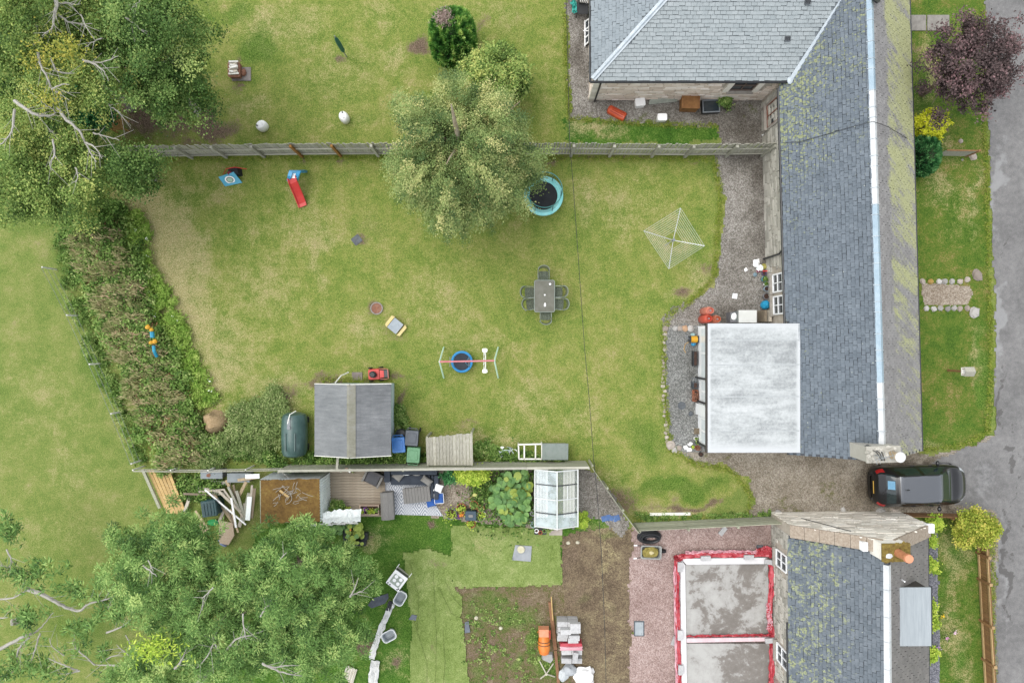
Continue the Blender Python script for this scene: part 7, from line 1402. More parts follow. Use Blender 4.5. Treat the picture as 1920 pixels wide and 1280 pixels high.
# cooker on its side, tubs, mat, white sheets
t = thing('scrap_cooker', 'white stripped cooker standing on the grass with dark burner holes', 'cooker', (*(spot(744, 1088, .6)[:2]), 0), R(-37)); MB().prism(rrect(.62, .66, .03), .0, .56).build('body', mk('dirty_white', 'c9c4b9', 'e4e1da', 5, .6), t); MB().prism(rrect(.68, .72, .03), .565, .6).build('top', M_white_p, t)
MB().prism(rrect(.5, .44, .04), .6, .612).build('hob', plastic('pale_green_grey', 'a9b5a8', 'c3cdbf', .4), t)
for x, y in ((-.1, -.04), (.12, -.08), (-.12, .14), (.12, .14)): MB().lathe([(0, 0), (.075, 0), (.08, .015), (0, .02)], (x, y, .612), 14).build('burner', M_white_p, t)
for x, y in ((-.26, -.3), (-.14, -.31), (.24, -.3), (.28, -.24)): MB().cyl((x, y, .6), .03, .02, 10).build('knob', M_dark_p, t)
MB().box((0, .37, .5), (.62, .06, .16)).build('rear_panel', M_dark_p, t); MB().tube([(-.34, .4, .5), (-.34, .62, .5)], .015, 5).build('bar', M_white_p, t); MB().tube([(.34, .4, .5), (.34, .62, .5)], .015, 5).build('bar', M_white_p, t)
tub_m = plastic('clear_grey_tub', 'a9b3b8', 'c3ccd0', .3)
def tub(px, py, rz, label):
    t = thing('plastic_tub', label, 'tub', spot(px, py), rz, 'clear plastic tubs on the grass'); o1 = rrect(.44, .62, .14); o2 = rrect(.36, .52, .12); m = MB(); n = len(o1)
    m.add([(x*.85, y*.85, 0) for x, y in o1]+[(x, y, .28) for x, y in o1]+[(x, y, .28) for x, y in o2]+[(x*.9, y*.9, .05) for x, y in o2], [(k, (k+1) % n, n+(k+1) % n, n+k) for k in range(n)]+[(n+k, n+(k+1) % n, 2*n+(k+1) % n, 2*n+k) for k in range(n)]+[(2*n+k, 2*n+(k+1) % n, 3*n+(k+1) % n, 3*n+k) for k in range(n)]+[tuple(range(3*n, 4*n))]); m.build('tub', tub_m, t); MB().tube([(x*1.02, y*1.02, .285) for x, y in o1], .015, 5, closed=True).build('rim', M_white_p, t)
tub(752, 1117, R(-30), 'clear grey tub beside the white cooker'); tub(731, 1187, R(-62), 'clear grey tub alone on the grass right of the white strip')
mt_ = MB(); c = spot(710, 1126); mt_.prism([(spot(x, y).x-c.x, spot(x, y).y-c.y) for x, y in ((690, 1133), (700, 1120), (728, 1111), (729, 1120), (722, 1130), (697, 1139))], .03, .05); tag(mt_.build('rubber_mat', mk('dark_slate_mat', '4b525c', '636a74', 4, .7), loc=c), 'dark slate coloured mat on the grass left of the cooker', 'mat')
M_wsheet = mk('white_film', 'e6e8e4', 'fafbf8', 3, .4); cloth('white_strip', [(735, 1130), (727, 1150), (720, 1165), (712, 1185), (705, 1205), (699, 1222), (697, 1235)], .26, .12, .1, M_wsheet, 5, 'long crumpled white film strip running down from the cooker', 'sheet', 30, 4); cloth('white_strip', [(704, 1238), (702, 1255), (699, 1275), (700, 1300)], .42, .15, .14, M_wsheet, 9, 'wider white film piece at the bottom edge of the grass', 'sheet', 16, 5)
cloth('black_film', [(733, 1126), (730, 1136), (727, 1144)], .2, .16, .08, M_black, 11, 'scrap of black film with pale edges near the cooker', 'sheet', 10, 4)
t = thing('corrugated_panel', 'cream ribbed panel lying on the grass at the bottom edge', 'panel', spot(657, 1262, .05)); o_ = t.location.copy()
P_ = [spot(*p, .1) for p in ((650, 1246), (670, 1254), (661, 1284), (645, 1268))]
corr([p-o_ for p in P_], 4, .03, 'panel', mk('cream_sheet', 'e3dcc8', 'f4efe0', 3, .5)); MB().tube([P_[0]-o_, P_[3]-o_], .02, 5).build('edge_roll', bpy.data.materials['cream_sheet'], t)
# mixer, blocks, beam, trestle
t = thing('cement_mixer', 'orange cement mixer beside the brown timber beams', 'mixer', (*(spot(1020, 1200, .6)[:2]), 0)); M_or = mk('mixer_orange', 'e8761c', 'f79a3c', 4, .45)
m = MB(); n = 20; pr = [(.42, .16), (.2, .22), (-.05, .265), (-.3, .26), (-.5, .2), (-.55, .1)]; m.add([(r_*math.cos(2*math.pi*k/n), y, .62+r_*math.sin(2*math.pi*k/n)-y*.25) for y, r_ in [(p, q) for p, q in pr] for k in range(n)], [(a*n+k, a*n+(k+1) % n, (a+1)*n+(k+1) % n, (a+1)*n+k) for a in range(5) for k in range(n)]+[tuple(range(5*n, 6*n))]); m.build('drum', M_or, t, smooth=True)
for y in (-.12, .0): MB().tube([(.275*math.cos(2*math.pi*k/24), y, .62+.275*math.sin(2*math.pi*k/24)-y*.25) for k in range(24)], .012, 5, closed=True).build('drum_band', M_dark_p, t)
MB().prism([(-.24, .2), (.22, .2), (.22, .56), (-.24, .56)], .4, .78, .9).build('motor_hood', mk('pale_orange', 'ef9468', 'f8b08a', 4, .5), t); MB().tube([(.25, .15, .8), (.25, .55, .85)], .02, 6).build('tilt_handle', M_red_p, t)
for x in (-.2, .2): MB().tube([(x, .4, .45), (x*1.3, .1, 0)], .025, 6).build('leg', M_or, t); MB().tube([(x, -.2, .5), (x*1.3, -.35, 0)], .025, 6).build('leg', M_or, t)
for k, (a, b, w, lb) in enumerate((((1031, 1126), (1041, 1215), .16, 'upper brown timber beam between the mixer and the grey blocks'), ((1041, 1216), (1049, 1300), .13, 'lower brown timber beam running off the bottom edge'), ((1033, 1114), (1036, 1160), .05, 'thin pale batten lying along the upper beam'))): c = spot(*a); tag(MB().beam((0, 0, .09+.16*(k == 2)), spot(*b)-c+Vector((0, 0, .09+.05*(k == 2))), w, .12 if k < 2 else .03).build('timber_beam', (wood('red_brown_timber', '8d6243', 'ad8260', 4, (6, 1, 5)), bpy.data.materials.get('red_brown_timber'), M_pine)[k] or bpy.data.materials['red_brown_timber'], loc=c), lb, 'timber')
M_block = mk('concrete_block', (.34, .34, .34), (.48, .48, .475), 9, .95, bump=.3, var=.1); bl = MB().box((0, 0, 0), (.44, .215, .215)).mesh('block', M_block); pc = spot(1065, 1184, .6)
def block(x, y, z, rz, label='grey concrete block in the stack beside the brown beams', g='grey concrete blocks in the neat stack'): tag(obj('concrete_block', bl, None, (pc.x+x, pc.y+y, z), (0, 0, rz)), label, 'block', g)
for lay in range(3):
    for r_ in range(4):
        for c_ in range(2):
            if lay == 2 and r_ == 0 and c_ == 0: continue
            block(-.23+.46*c_+rnd.uniform(-.02, .02), -.36+.235*r_+rnd.uniform(-.01, .01), .12+.22*lay, rnd.uniform(-.03, .03), '%s grey block of the %s row from below, %s layer of the neat stack' % (('left', 'right')[c_], ORD[r_], ('bottom', 'middle', 'third')[lay]))
for x, y, rz in ((-.12, .1, .02), (.3, .16, .05), (.26, -.16, 0), (.3, .36, .0)): block(x, y, .78, rz, {-.12: 'left loose block lying on top of the neat grey stack', .3: 'right loose block on top of the neat stack, %s' % ('next to the left one' if y < .3 else 'at its upper edge')}.get(x, 'lower right loose block on top of the neat grey stack'))
for r_ in range(2):
    for c_ in range(2): tag(obj('concrete_block', bl, None, (pc.x-.05+.46*c_, pc.y-.95-.4*r_, .12), (0, 0, rnd.uniform(-.08, .08))), '%s dusty block, %s row, bottom of the untidy stack below the red pack' % (('left', 'right')[c_], ('upper', 'lower')[r_]), 'block', 'dusty blocks below the red pack'); tag(obj('concrete_block', bl, None, (pc.x-.05+.46*c_, pc.y-.97-.38*r_, .34), (0, 0, rnd.uniform(-.08, .08))), '%s dusty block, %s row, top of the untidy stack below the red pack' % (('left', 'right')[c_], ('upper', 'lower')[r_]), 'block', 'dusty blocks below the red pack')
tag(obj('concrete_block', bl, None, (pc.x+.32, pc.y-1.12, .56), (0, 0, 1.45)), 'single block standing crosswise on top of the dusty stack', 'block')
M_pink = mk('pink_red_film', 'c83a48', 'e06a78', 3, .35, bump=.3); M_palepink = mk('pale_pink_film', 'e8a0ac', 'f4c4cc', 3, .35, bump=.3)
t = thing('wrapped_pack', 'long pack in red and pink film between the two block stacks', 'pack', (pc.x+.15, pc.y-.67, 0)); MB().prism(rrect(1.0, .26, .05), 0, .5, .95).build('pack', M_pink, t); MB().pillow((0, -.1, .5), (1.02, .18, .1)).build('film_fold', M_palepink, t, smooth=True)
for k, (px, py, rx_, ry_, h, mt, lb) in enumerate(((1094, 1264, .44, .48, .55, M_white_p, 'big white builders bag at the bottom edge beside the blocks'), (1068, 1252, .3, .25, .35, plastic('grey_bag', 'b5bbc0', 'd0d5d8', .6), 'grey plastic bag between the blocks and the white bag'), (1056, 1262, .2, .28, .3, plastic('clear_bag', 'c9d0d2', 'e2e7e8', .5), 'clear crumpled bag at the left of the big white bag'))): tag(MB().blob((0, 0, h*.45), (rx_, ry_, h*.6), 5+k, .2, 18, 12, flat=0).build('rubble_bag', mt, loc=spot(px, py), smooth=True), lb, 'bag')
tag(MB().prism([(-.3, -.1), (.1, -.28), (.24, -.12), (.2, .2), (-.28, .18)], .02, .2, .8).build('cement_bag', mk('cement_grey_bag', 'a7a7a4', 'c4c4c1', 5, .8), loc=spot(1028, 1229)), 'flat grey cement bag below the orange mixer', 'bag')
t = thing('cross_trestle', 'pale four armed cross stand lying in the weeds below the mixer', 'stand', spot(1024, 1259)); M_ct = wood('pale_trestle', 'c2bda8', 'ddd8c6', 4, (1, 6, 6))
for x, y in ((-.32, .55), (.32, .4), (.4, -.2), (-.26, -.28)): MB().beam((x*.1, y*.1, .16), (x, y, .03), .045, .045).build('arm', M_ct, t)
MB().cyl((0, 0, .1), .06, .12, 10).build('hub', M_ct, t)
# the concrete foundation with red membrane
def slabm():
    t = NT('fresh_concrete'); p = t.pos(); n = t.noise(p, .55, 6, .62, .8); n2 = t.noise(p, 2.8, 6, .7, .3); n3 = t.noise(p, 16, 4, .75); f = t.math('ADD', t.math('MULTIPLY', n, .62), t.math('ADD', t.math('MULTIPLY', n2, .3), t.math('MULTIPLY', n3, .1)))
    x, y, z = t.xyz(p); f = t.math('ADD', f, t.step(x, 7.6, 11, .05, -.04)); t.col(t.ramp(f, [(.42, '857f78'), (.475, '918b84'), (.505, 'b5b3ae'), (.60, 'c7c6c1')])); t.rough(.85); t.bump(n3, .3, .02); return t.m
fd = thing('foundation_slab', 'new concrete foundation in two bays edged with red membrane and white insulation', 'foundation', (*(spot(1362, 1170)[:2]), 0)); o_ = fd.location.copy(); M_conc = slabm(); FZ = .18
def fl(x, y, z=FZ): p = spot(x, y, z)-o_; return (p.x, p.y)
MB().prism([fl(1285, 1058), fl(1440, 1058), fl(1444, 1192), fl(1287, 1192)], 0, FZ).build('concrete_bay', M_conc, fd); MB().prism([fl(1287, 1206), fl(1444, 1206), fl(1448, 1380), fl(1290, 1380)], 0, FZ).build('concrete_bay', M_conc, fd)
M_ins = mk('white_insulation', 'f0eeee', 'fdfcfc', 3, .6); M_inspk = mk('pink_insulation', 'f0cdd2', 'f9e6e8', 3, .6)
MB().prism([fl(1275, 1045), fl(1284, 1058), fl(1289, 1380), fl(1278, 1380)], 0, FZ+.06).build('insulation_edge', M_ins, fd); MB().prism([fl(1276, 1046), fl(1436, 1044), fl(1436, 1056), fl(1286, 1057)], 0, FZ+.065).build('insulation_edge', M_ins, fd); MB().prism([fl(1287, 1195), fl(1446, 1193), fl(1446, 1200), fl(1287, 1203)], 0, FZ+.06).build('insulation_edge', M_inspk, fd)
M_memb = mk('red_membrane', 'c03a45', 'db6069', 4, .3, bump=.35, det=3)
for k, (pth, w, mt) in enumerate((([(1268, 1050), (1270, 1120), (1272, 1200), (1275, 1330)], .2, M_memb), ([(1265, 1060), (1266, 1130), (1268, 1230), (1270, 1330)], .12, M_palepink), ([(1272, 1043), (1320, 1040), (1380, 1040), (1445, 1038)], .22, M_memb), ([(1285, 1036), (1330, 1034), (1380, 1034), (1420, 1035)], .14, M_palepink), ([(1446, 1048), (1447, 1100), (1442, 1150), (1448, 1195), (1447, 1240), (1444, 1320)], .24, M_memb), ([(1440, 1130), (1444, 1165), (1441, 1180)], .2, M_palepink), ([(1287, 1192), (1350, 1191), (1440, 1190), (1452, 1188)], .1, M_memb), ([(1420, 1036), (1440, 1030), (1450, 1042)], .36, M_memb), ([(1264, 1048), (1272, 1044), (1276, 1052)], .26, M_memb))): cloth('membrane', pth, w, FZ+.1, .11, mt, 20+k, '', '', 44, 5, parent=fd)
sb = MB().box((0, 0, 0), (.42, .2, .12)).mesh('block', M_block)
for k, (px, py, rz, lb) in enumerate(((1323, 1046, 2, 'grey block weighing down the membrane at the upper left'), (1404, 1044, 1, 'grey block on the membrane near the upper right corner'), (1443, 1053, -8, 'grey block at the upper right corner of the concrete'), (1275, 1062, 90, 'grey block on the left membrane near the top'), (1275, 1190, 90, 'grey block on the left membrane at the bay division'), (1444, 1200, 4, 'grey block at the right end of the bay division'), (1276, 1255, 90, 'lowest grey block on the left membrane'), (1264, 1199, 70, 'grey block lying off the slab on the pink gravel'), (1354, 994, 52, 'single grey block lying under the wide plank fence'))):
    tag(obj('loose_block', sb, None, spot(px, py, FZ+.2 if k < 7 else 0)+Vector((0, 0, .06 if k > 6 else 0)), (0, 0, R(rz))), lb, 'block', 'grey blocks round the concrete slab')
# red gravel yard things
t = thing('pipe_coil', 'coil of thick black pipe leaning on the plank fence', 'pipe', (*(spot(1216, 1004)[:2]), 0))
for k in range(5): a, b = .5-.055*k, .3-.04*k; MB().tube([(a*math.cos(2*math.pi*i/26)+.02*k, b*math.sin(2*math.pi*i/26)-.02*k, .14+.07*(k % 3)+.1*math.sin(2*math.pi*i/26)) for i in range(26)], .05, 7, closed=True).build('loop', M_black, t)
t = thing('wheelbarrow', 'grey wheelbarrow full of mossy soil with handles pointing left', 'wheelbarrow', (*(spot(1220, 1034, .4)[:2]), 0), R(-2)); o1, o2 = rrect(.92, .6, .1), rrect(.82, .5, .08); n = len(o1); m = MB()
m.add([(x*.7, y*.7, .2) for x, y in o1]+[(x, y, .5) for x, y in o1]+[(x, y, .5) for x, y in o2]+[(x*.9, y*.9, .42) for x, y in o2], [(k, (k+1) % n, n+(k+1) % n, n+k) for k in range(n)]+[(n+k, n+(k+1) % n, 2*n+(k+1) % n, 2*n+k) for k in range(n)]+[(2*n+k, 2*n+(k+1) % n, 3*n+(k+1) % n, 3*n+k) for k in range(n)]+[tuple(range(n))]); m.build('tray', mk('galvanised_grey', '9da09c', 'b8bbb6', 5, .5, .3), t)
MB().blob((0, 0, .42), (.4, .25, .07), 4, .2, 14, 7).build('soil_load', mk('mossy_soil', '7d7232', 'b3a45c', 9, 1.0), t); MB().blob((.02, -.02, .49), (.1, .08, .05), 7).build('pale_clod', mk('pale_clod', 'd4c690', 'e6dcb0', 5), t)
for s in (-1, 1): MB().tube([(.3, s*.2, .25), (-.45, s*.26, .42), (-.72, s*.29, .5)], .02, 6).build('handle', M_dark_p, t); MB().tube([(-.62, s*.28, .47), (-.76, s*.29, .51)], .03, 7).build('grip', M_white_p, t); MB().tube([(-.25, s*.22, .3), (-.3, s*.24, 0)], .02, 6).build('leg', M_dark_p, t)
m = MB(); n = 16; m.add([(.55+.18*math.cos(2*math.pi*k/n), d_, .18+.18*math.sin(2*math.pi*k/n)) for d_ in (-.05, .05) for k in range(n)], [(k, (k+1) % n, n+(k+1) % n, n+k) for k in range(n)]+[tuple(range(n)), tuple(range(n, 2*n))]); m.build('wheel', M_tyre, t)
t = thing('manhole_cover', 'pale rectangular manhole cover on the pink gravel left of the slab', 'cover', spot(1198, 1177)+Vector((0, 0, .02))); MB().prism(rrect(.46, .68, .02), 0, .03).build('frame', M_iron, t); MB().prism(rrect(.36, .58, .02), .03, .045).build('plate', mk('galvanised_plate', 'b3bcc0', 'cbd3d6', 3, .4, .4), t)
for y in (-.22, .22): MB().cyl((.1, y, .045), .015, .01, 8).build('lifting_hole', M_iron, t)
t = thing('gully_grate', 'small dark square gully on the pink gravel by the red membrane', 'grate', spot(1424, 1026)); MB().prism(rrect(.3, .26, .02), .02, .08).build('frame', M_iron, t); MB().prism(rrect(.22, .18, .02), .08, .095).build('plate', M_grey_p, t)
t = thing('round_drain_cover', 'round dark drain cover in the grey gravel strip beside the extension', 'cover', spot(1278, 760)+Vector((0, 0, .02))); MB().lathe([(0, .03), (.17, .03), (.18, .015), (.18, 0)], (0, 0, 0), 24).build('plate', M_iron, t); MB().tube([(.13*math.cos(2*math.pi*k/20), .13*math.sin(2*math.pi*k/20), .03) for k in range(20)], .008, 5, closed=True).build('ring', M_iron, t)
tag(MB().beam((-.9, 0, .05), (.9, .02, .05), .12, .06).build('loose_plank', M_pale_post, loc=spot(1256, 963)), 'single pale plank lying in the rough grass above the wide plank fence', 'plank')

# ------------------------------------------------------------------ scrap heap and stacked planks
c = spot(303, 915); a, b = Vector((-.55, .82, 0)), Vector((.75, -.95, 0)); d = (b-a).normalized(); sd = Vector((-d.y, d.x, 0))
for k in range(6): tag(MB().beam(spot(279+7.2*k, 880, .3)-c, spot(316+6.2*k, 962, .25)-c, .13, .06).build('pine_plank', M_pine, loc=c), 'fresh pine plank, %s from the left in the slanting stack' % ORD[k], 'plank', 'fresh pine planks in the slanting stack')
c = spot(285, 910); tag(MB().beam(spot(268, 880, .5)-c, spot(300, 952, .4)-c, .12, .1).build('grey_sleeper', M_green_wood, loc=c), 'old grey timber lying along the left side of the pine planks', 'timber')
for px0, py0, px1, py1, z, lb, sp in ((376, 880, 417, 897, .5, 'flat grey sheet lid with a rust spot in the scrap heap', 1), (426, 887, 468, 904, .5, 'flat grey sheet lid to the right of the rust spotted one', 0)):
    a, b = spot(px0, py0, z), spot(px1, py1, z); t = thing('grey_box', lb, 'box', ((a.x+b.x)/2, (a.y+b.y)/2, 0)); MB().box((0, 0, .23), (b.x-a.x-.04, a.y-b.y-.04, .46)).build('box', M_gpot, t); MB().box((0, 0, .49), (b.x-a.x, a.y-b.y, .04)).build('lid', plastic('grey_lid', '8f989c', 'a3acb0', .6), t)
    if sp: MB().blob((-.12, -.05, .515), (.1, .08, .01), 3, .3).build('rust_stain', M_rust, t)
t = thing('compost_bin', 'dark teal ribbed compost bin beside the scrap timber', 'bin', (*(spot(392, 953, .8)[:2]), 0), R(8)); M_cb = plastic('dark_teal_plastic', '27464a', '376064', .45); MB().prism(rrect(.66, .7, .06), 0, .78, .92).build('body', M_cb, t); MB().prism(rrect(.68, .72, .05), .78, .84, .92).build('lid', M_cb, t)
for x in (-.2, -.07, .07, .2): MB().box((x, -.02, .85), (.05, .55, .03)).build('lid_rib', M_cb, t)
t = thing('wooden_pallet', 'small grey pallet lying at the top of the scrap heap', 'pallet', spot(398, 905), R(-12)); o_ = t.location
for k in range(8): MB().box((-.42+.12*k, 0, .15), (.085, .5, .025), rz=R(-22)).build('slat', M_grey_wood, t)
for y in (-.18, .18): MB().box((0, y, .1), (1.0, .07, .07)).build('bearer', M_grey_wood, t)
rg = random.Random(21); M_s = [M_grey_wood, wood('scrap_tan', 'bca582', 'dcc8a6', 5, (6, 1, 5)), wood('scrap_dark', '857662', 'a89a84', 5, (6, 1, 5)), wood('scrap_pale', 'cdc3b0', 'e6dccb', 5, (6, 1, 5))]
SP = sorted([((379, 912), (420, 917), .35), ((380, 918), (428, 914), .4), ((384, 922), (430, 922), .3), ((352, 957), (372, 893), .3), ((353, 921), (410, 924), .45), ((420, 915), (458, 955), .55), ((428, 912), (462, 965), .5), ((436, 908), (455, 950), .45), ((410, 925), (440, 975), .4), ((416, 930), (434, 958), .5), ((444, 905), (448, 948), .35), ((432, 896), (440, 920), .45), ((452, 915), (462, 958), .5), ((470, 898), (455, 925), .5), ((480, 905), (476, 960), .45), ((486, 910), (480, 965), .55), ((474, 920), (460, 975), .4), ((430, 945), (446, 985), .35), ((425, 955), (415, 975), .3), ((440, 950), (450, 995), .4), ((466, 940), (452, 985), .35), ((400, 900), (436, 905), .3), ((455, 895), (490, 890), .55), ((370, 955), (395, 990), .2), ((374, 975), (388, 995), .15)], key=lambda s_: s_[0][0]+s_[1][0])
for k, (p, q, z) in enumerate(SP): c = spot(*p); l = MB().beam((0, 0, z), spot(*q)-c+Vector((0, 0, z*rg.uniform(.5, 1.1))), rg.uniform(.07, .16), rg.uniform(.03, .07)); tag(l.build('scrap_plank', rg.choice(M_s), loc=c), 'weathered scrap plank, %s from the left in the heap beside the mossy roof' % ORD[k], 'plank', 'weathered planks in the scrap heap')
for p, q, w, lb in (((398, 911), (470, 977), .06, 'long white batten slanting across the scrap heap'), ((446, 926), (452, 982), .08, 'shorter white batten crossing the long one')): c = spot(*p); tag(MB().beam((0, 0, .72), spot(*q)-c+Vector((0, 0, .55)), w, .04).build('white_batten', M_white_p, loc=c), lb, 'batten')
for p, q, lb in (((470, 888), (496, 887), 'white trim board at the top right of the scrap heap'), ((478, 925), (474, 968), 'white painted board standing at the edge of the mossy roof')): c = spot(*p); tag(MB().beam((0, 0, .6), spot(*q)-c+Vector((0, 0, .6)), .2, .04).build('white_board', M_sheet, loc=c), lb, 'board')
c = spot(430, 995); tag(MB().prism([(spot(x, y).x-c.x, spot(x, y).y-c.y) for x, y in ((415, 972), (441, 977), (444, 1000), (433, 1018), (416, 1014))], .25, .28).build('chipboard_sheet', mk('chipboard', 'c2ab90', 'd8c4ab', 14, .9), loc=c), 'pink brown chipboard sheet below the scrap timber', 'board')
tag(MB().blob((0, 0, .12), (.24, .1, .12), 2, .06, 12, 8).build('blue_canister', plastic('slate_blue', '7788b0', '93a3c6', .5), loc=spot(419, 1016), rz=R(-38), smooth=True), 'slate blue canister lying under the chipboard sheet', 'canister')
tag(MB().blob((0, 0, .1), (.3, .14, .1), 3, .25, 10, 7).build('green_net_bag', plastic('bright_green', '1f9a4c', '38b866', .6), loc=spot(402, 978)), 'bright green crumpled bag below the compost bin', 'bag')
tag(MB().blob((0, 0, .05), (.55, .5, .6), 6, .18, 20, 10, flat=0).build('straw_heap', mk('straw_brown', 'a98f68', 'c9b08a', 14, 1.0, bump=.6), loc=spot(409, 790), smooth=True), 'heap of tan grass clippings in the bramble thicket', 'heap')
t = thing('toy_windmill', 'yellow and blue plastic garden toy half hidden in the weed hedge', 'toy', (*(spot(288, 640, .9)[:2]), .0)); o_ = t.location; M_yp = plastic('toy_yellow', 'e8a81c', 'f4c03c'); M_cy = plastic('toy_blue', '1f94b8', '34aed2')
for p, r_, mt in (((277, 613), .1, M_yp), ((284, 618), .08, M_yp), ((290, 640), .1, M_yp), ((283, 642), .08, M_yp)): MB().blob(spot(*p, 1.15)-Vector((o_.x, o_.y, 0)), (r_*1.2, r_, .07), 3, .2).build('yellow_piece', mt, t)
MB().tube([spot(285, 622, 1.1)-Vector((o_.x, o_.y, 0)), spot(286, 633, 1.1)-Vector((o_.x, o_.y, 0))], .09, 8).build('blue_body', M_cy, t); MB().tube([spot(288, 648, 1.1)-Vector((o_.x, o_.y, 0)), spot(289, 658, 1.1)-Vector((o_.x, o_.y, 0)), spot(294, 668, .9)-Vector((o_.x, o_.y, 0))], .07, 8).build('blue_tail', M_cy, t); MB().tube([(0, 0, 0), (0, 0, 1.1)], .03, 6).build('stake', M_yp, t)

# ------------------------------------------------------------------ north garden and court
t = thing('fire_pit', 'log basket piled with split wood on a grey slab in the north lawn', 'fire pit', spot(450, 139)); MB().box((.08, -.02, .03), (.84, .6, .06)).build('slab', mk('grey_stone_slab', '8b847f', 'a8a19b', 6, .9), t); MB().prism(rrect(.5, .62, .06), .06, .34, 1.08).build('basket', M_rust, t, loc=(-.14, .08, 0))
for k in range(12): MB().beam((-.36+rnd.uniform(0, .12), -.14+.045*k, .38+.05*(k % 3)), (-.02+rnd.uniform(0, .12), -.12+.045*k+rnd.uniform(-.06, .06), .4+.05*(k % 2)), .07, .06).build('log', rnd.choice([M_s[3], M_pale_post, M_s[3], M_pine]), t)
MB().blob((.2, .02, .12), (.14, .16, .1), 3).build('ash_bucket', M_rust, t)
t = thing('folded_rotary_line', 'folded rotary line in a dark green cover standing on the north lawn', 'clothes line', spot(650, 107)); MB().tube([(0, 0, 0), (0, 0, 2.1)], .022, 7).build('pole', M_grey_p, t); MB().lathe([(.03, .5), (.09, .7), (.1, 1.3), (.08, 1.8), (.03, 1.95)], (0, 0, 0), 10).build('cover', plastic('bottle_green', '1f5f50', '2d7a66', .6), t)
for px, py, rz, lb in ((491, 236, 2.2, 'white plastic water barrel nearest the top left trees'), (645, 220, .4, 'white plastic water barrel nearer to the birch')):
    t = thing('water_barrel', lb, 'barrel', (*(spot(px, py, .3)[:2]), 0), rz, 'white water barrels on the north lawn'); MB().lathe([(0, .0), (.16, 0), (.2, .05), (.21, .25), (.2, .42), (.14, .5), (0, .52)], (0, 0, 0), 20, 1, 1.18).build('barrel', M_white_p, t, smooth=True); MB().cyl((.04, .14, .49), .035, .05, 10).build('cap', M_black, t); MB().tube([(-.1, -.08, .49), (0, -.1, .56), (.1, -.08, .49)], .015, 5).build('handle', M_white_p, t)
t = thing('garden_chair', 'pale wooden slatted garden chair in the shade under the top left trees', 'chair', (*(spot(219, 233, .5)[:2]), 0), R(4)); M_teak = wood('golden_teak', 'b98f4e', 'd4ac6c', 4, (1, 6, 6))
for k in range(6): MB().box((0, -.2+.08*k, .43), (.5, .065, .03)).build('seat_slat', M_teak, t)
for k in range(4): MB().box((0, .27+.02*k, .55+.1*k), (.52+.02*k, .025, .08)).build('back_slat', M_teak, t)
for x in (-.26, .26):
    for y in (-.2, .24): MB().box((x, y, .22), (.05, .05, .43)).build('leg', M_teak, t)
    MB().box((x, .0, .62), (.06, .5, .03)).build('armrest', M_teak, t); MB().beam((x, .24, .43), (x*1.02, .36, .95), .045, .04).build('back_post', M_teak, t)
    MB().box((x, -.2, .525), (.04, .04, .16)).build('arm_post', M_teak, t)
t = thing('orange_sledge', 'orange plastic sledge lying upside down on the gravel by the pink wall', 'sledge', spot(1155, 213), R(-28)); M_osl = plastic('sledge_orange', 'd9532c', 'ee6f44')
m = MB(); n = 10; pr = [(-.42, .10, .2), (-.36, .19, .24), (-.1, .2, .2), (.25, .21, .2), (.4, .2, .24), (.44, .17, .2)]; m.add([(x, w*math.cos(math.pi*k/n)*1.0, .02+h*(math.sin(math.pi*k/n)**.5)) for x, w, h in pr for k in range(n+1)], [(a*(n+1)+k, a*(n+1)+k+1, (a+1)*(n+1)+k+1, (a+1)*(n+1)+k) for a in range(5) for k in range(n)]); m.build('hull', M_osl, t, smooth=True)
for y in (-.09, 0, .09): MB().beam((-.28, y, .225), (.36, y, .225), .03, .03).build('runner', mk('sledge_dark', 'b03c20', 'c44a2c', 4, .4), t)
for px, py, d, lb in ((1198, 196, (.46, .36), 'white box with a rounded corner beside the stone slab'), (1239, 224, (.44, .32), 'white box at the edge of the bright grass strip')):
    t = thing('white_box', lb, 'box', spot(px, py), R(6 if px < 1210 else 0), 'white boxes on the court gravel'); MB().prism(rrect(d[0]*.92, d[1]*.92, .06), 0, .3).build('box', M_white_p, t); MB().prism(rrect(*d, .07), .3, .34, .95).build('lid', M_white_p, t)
c = spot(1243, 188); tag(MB().plate([(-.65, -.22, .06), (.62, -.1, .1), (.6, .22, .45), (-.6, .22, .42)], .06).build('stone_slab', mk('lichen_slab', 'a3a89b', 'c3c8bb', 5, .9), loc=c), 'pale lichen covered stone slab leaning against the pink wall', 'slab')
t = thing('rusty_stove', 'rusty brown metal stove with a stepped back against the pink wall', 'stove', spot(1289, 199), R(-2)); M_rs = mk('orange_rust_sheet', '8a5c33', 'b0804c', 4, .85); MB().prism(rrect(.74, .56, .02), 0, .55).build('body', M_rs, t); MB().prism(rrect(.8, .6, .02), .55, .58).build('top_plate', M_rs, t); MB().box((.03, .4, .36), (.56, .22, .7)).build('back_box', M_rs, t); MB().box((.03, .39, .73), (.6, .26, .03)).build('back_lid', M_rs, t)
t = thing('dark_cold_frame', 'dark glazed cold frame on the court gravel right of the rusty stove', 'cold frame', spot(1330, 203), R(3)); MB().prism(rrect(.78, .56, .03), 0, .24).build('frame', M_dark_p, t); MB().box((0, 0, .27), (.66, .46, .02)).build('pane', M_glass, t)
for y in (-.26, .26): MB().box((0, y, .275), (.76, .05, .035)).build('edge', M_grey_p, t)
for x in (-.36, .36): MB().box((x, 0, .275), (.045, .465, .035)).build('edge', M_grey_p, t)
pot(1361, 203, .16, .25, M_black, M_oakd, 'black pot with a dark leafy plant right of the cold frame', 301, 1.5, 'court plants'); bush('court_shrub', 'bright green weed clump against the pink wall above the black pot', 'plant', 1359, 190, .3, 9, 7, .25, 24, 36, M_weed, 302, .09, .05, .12)
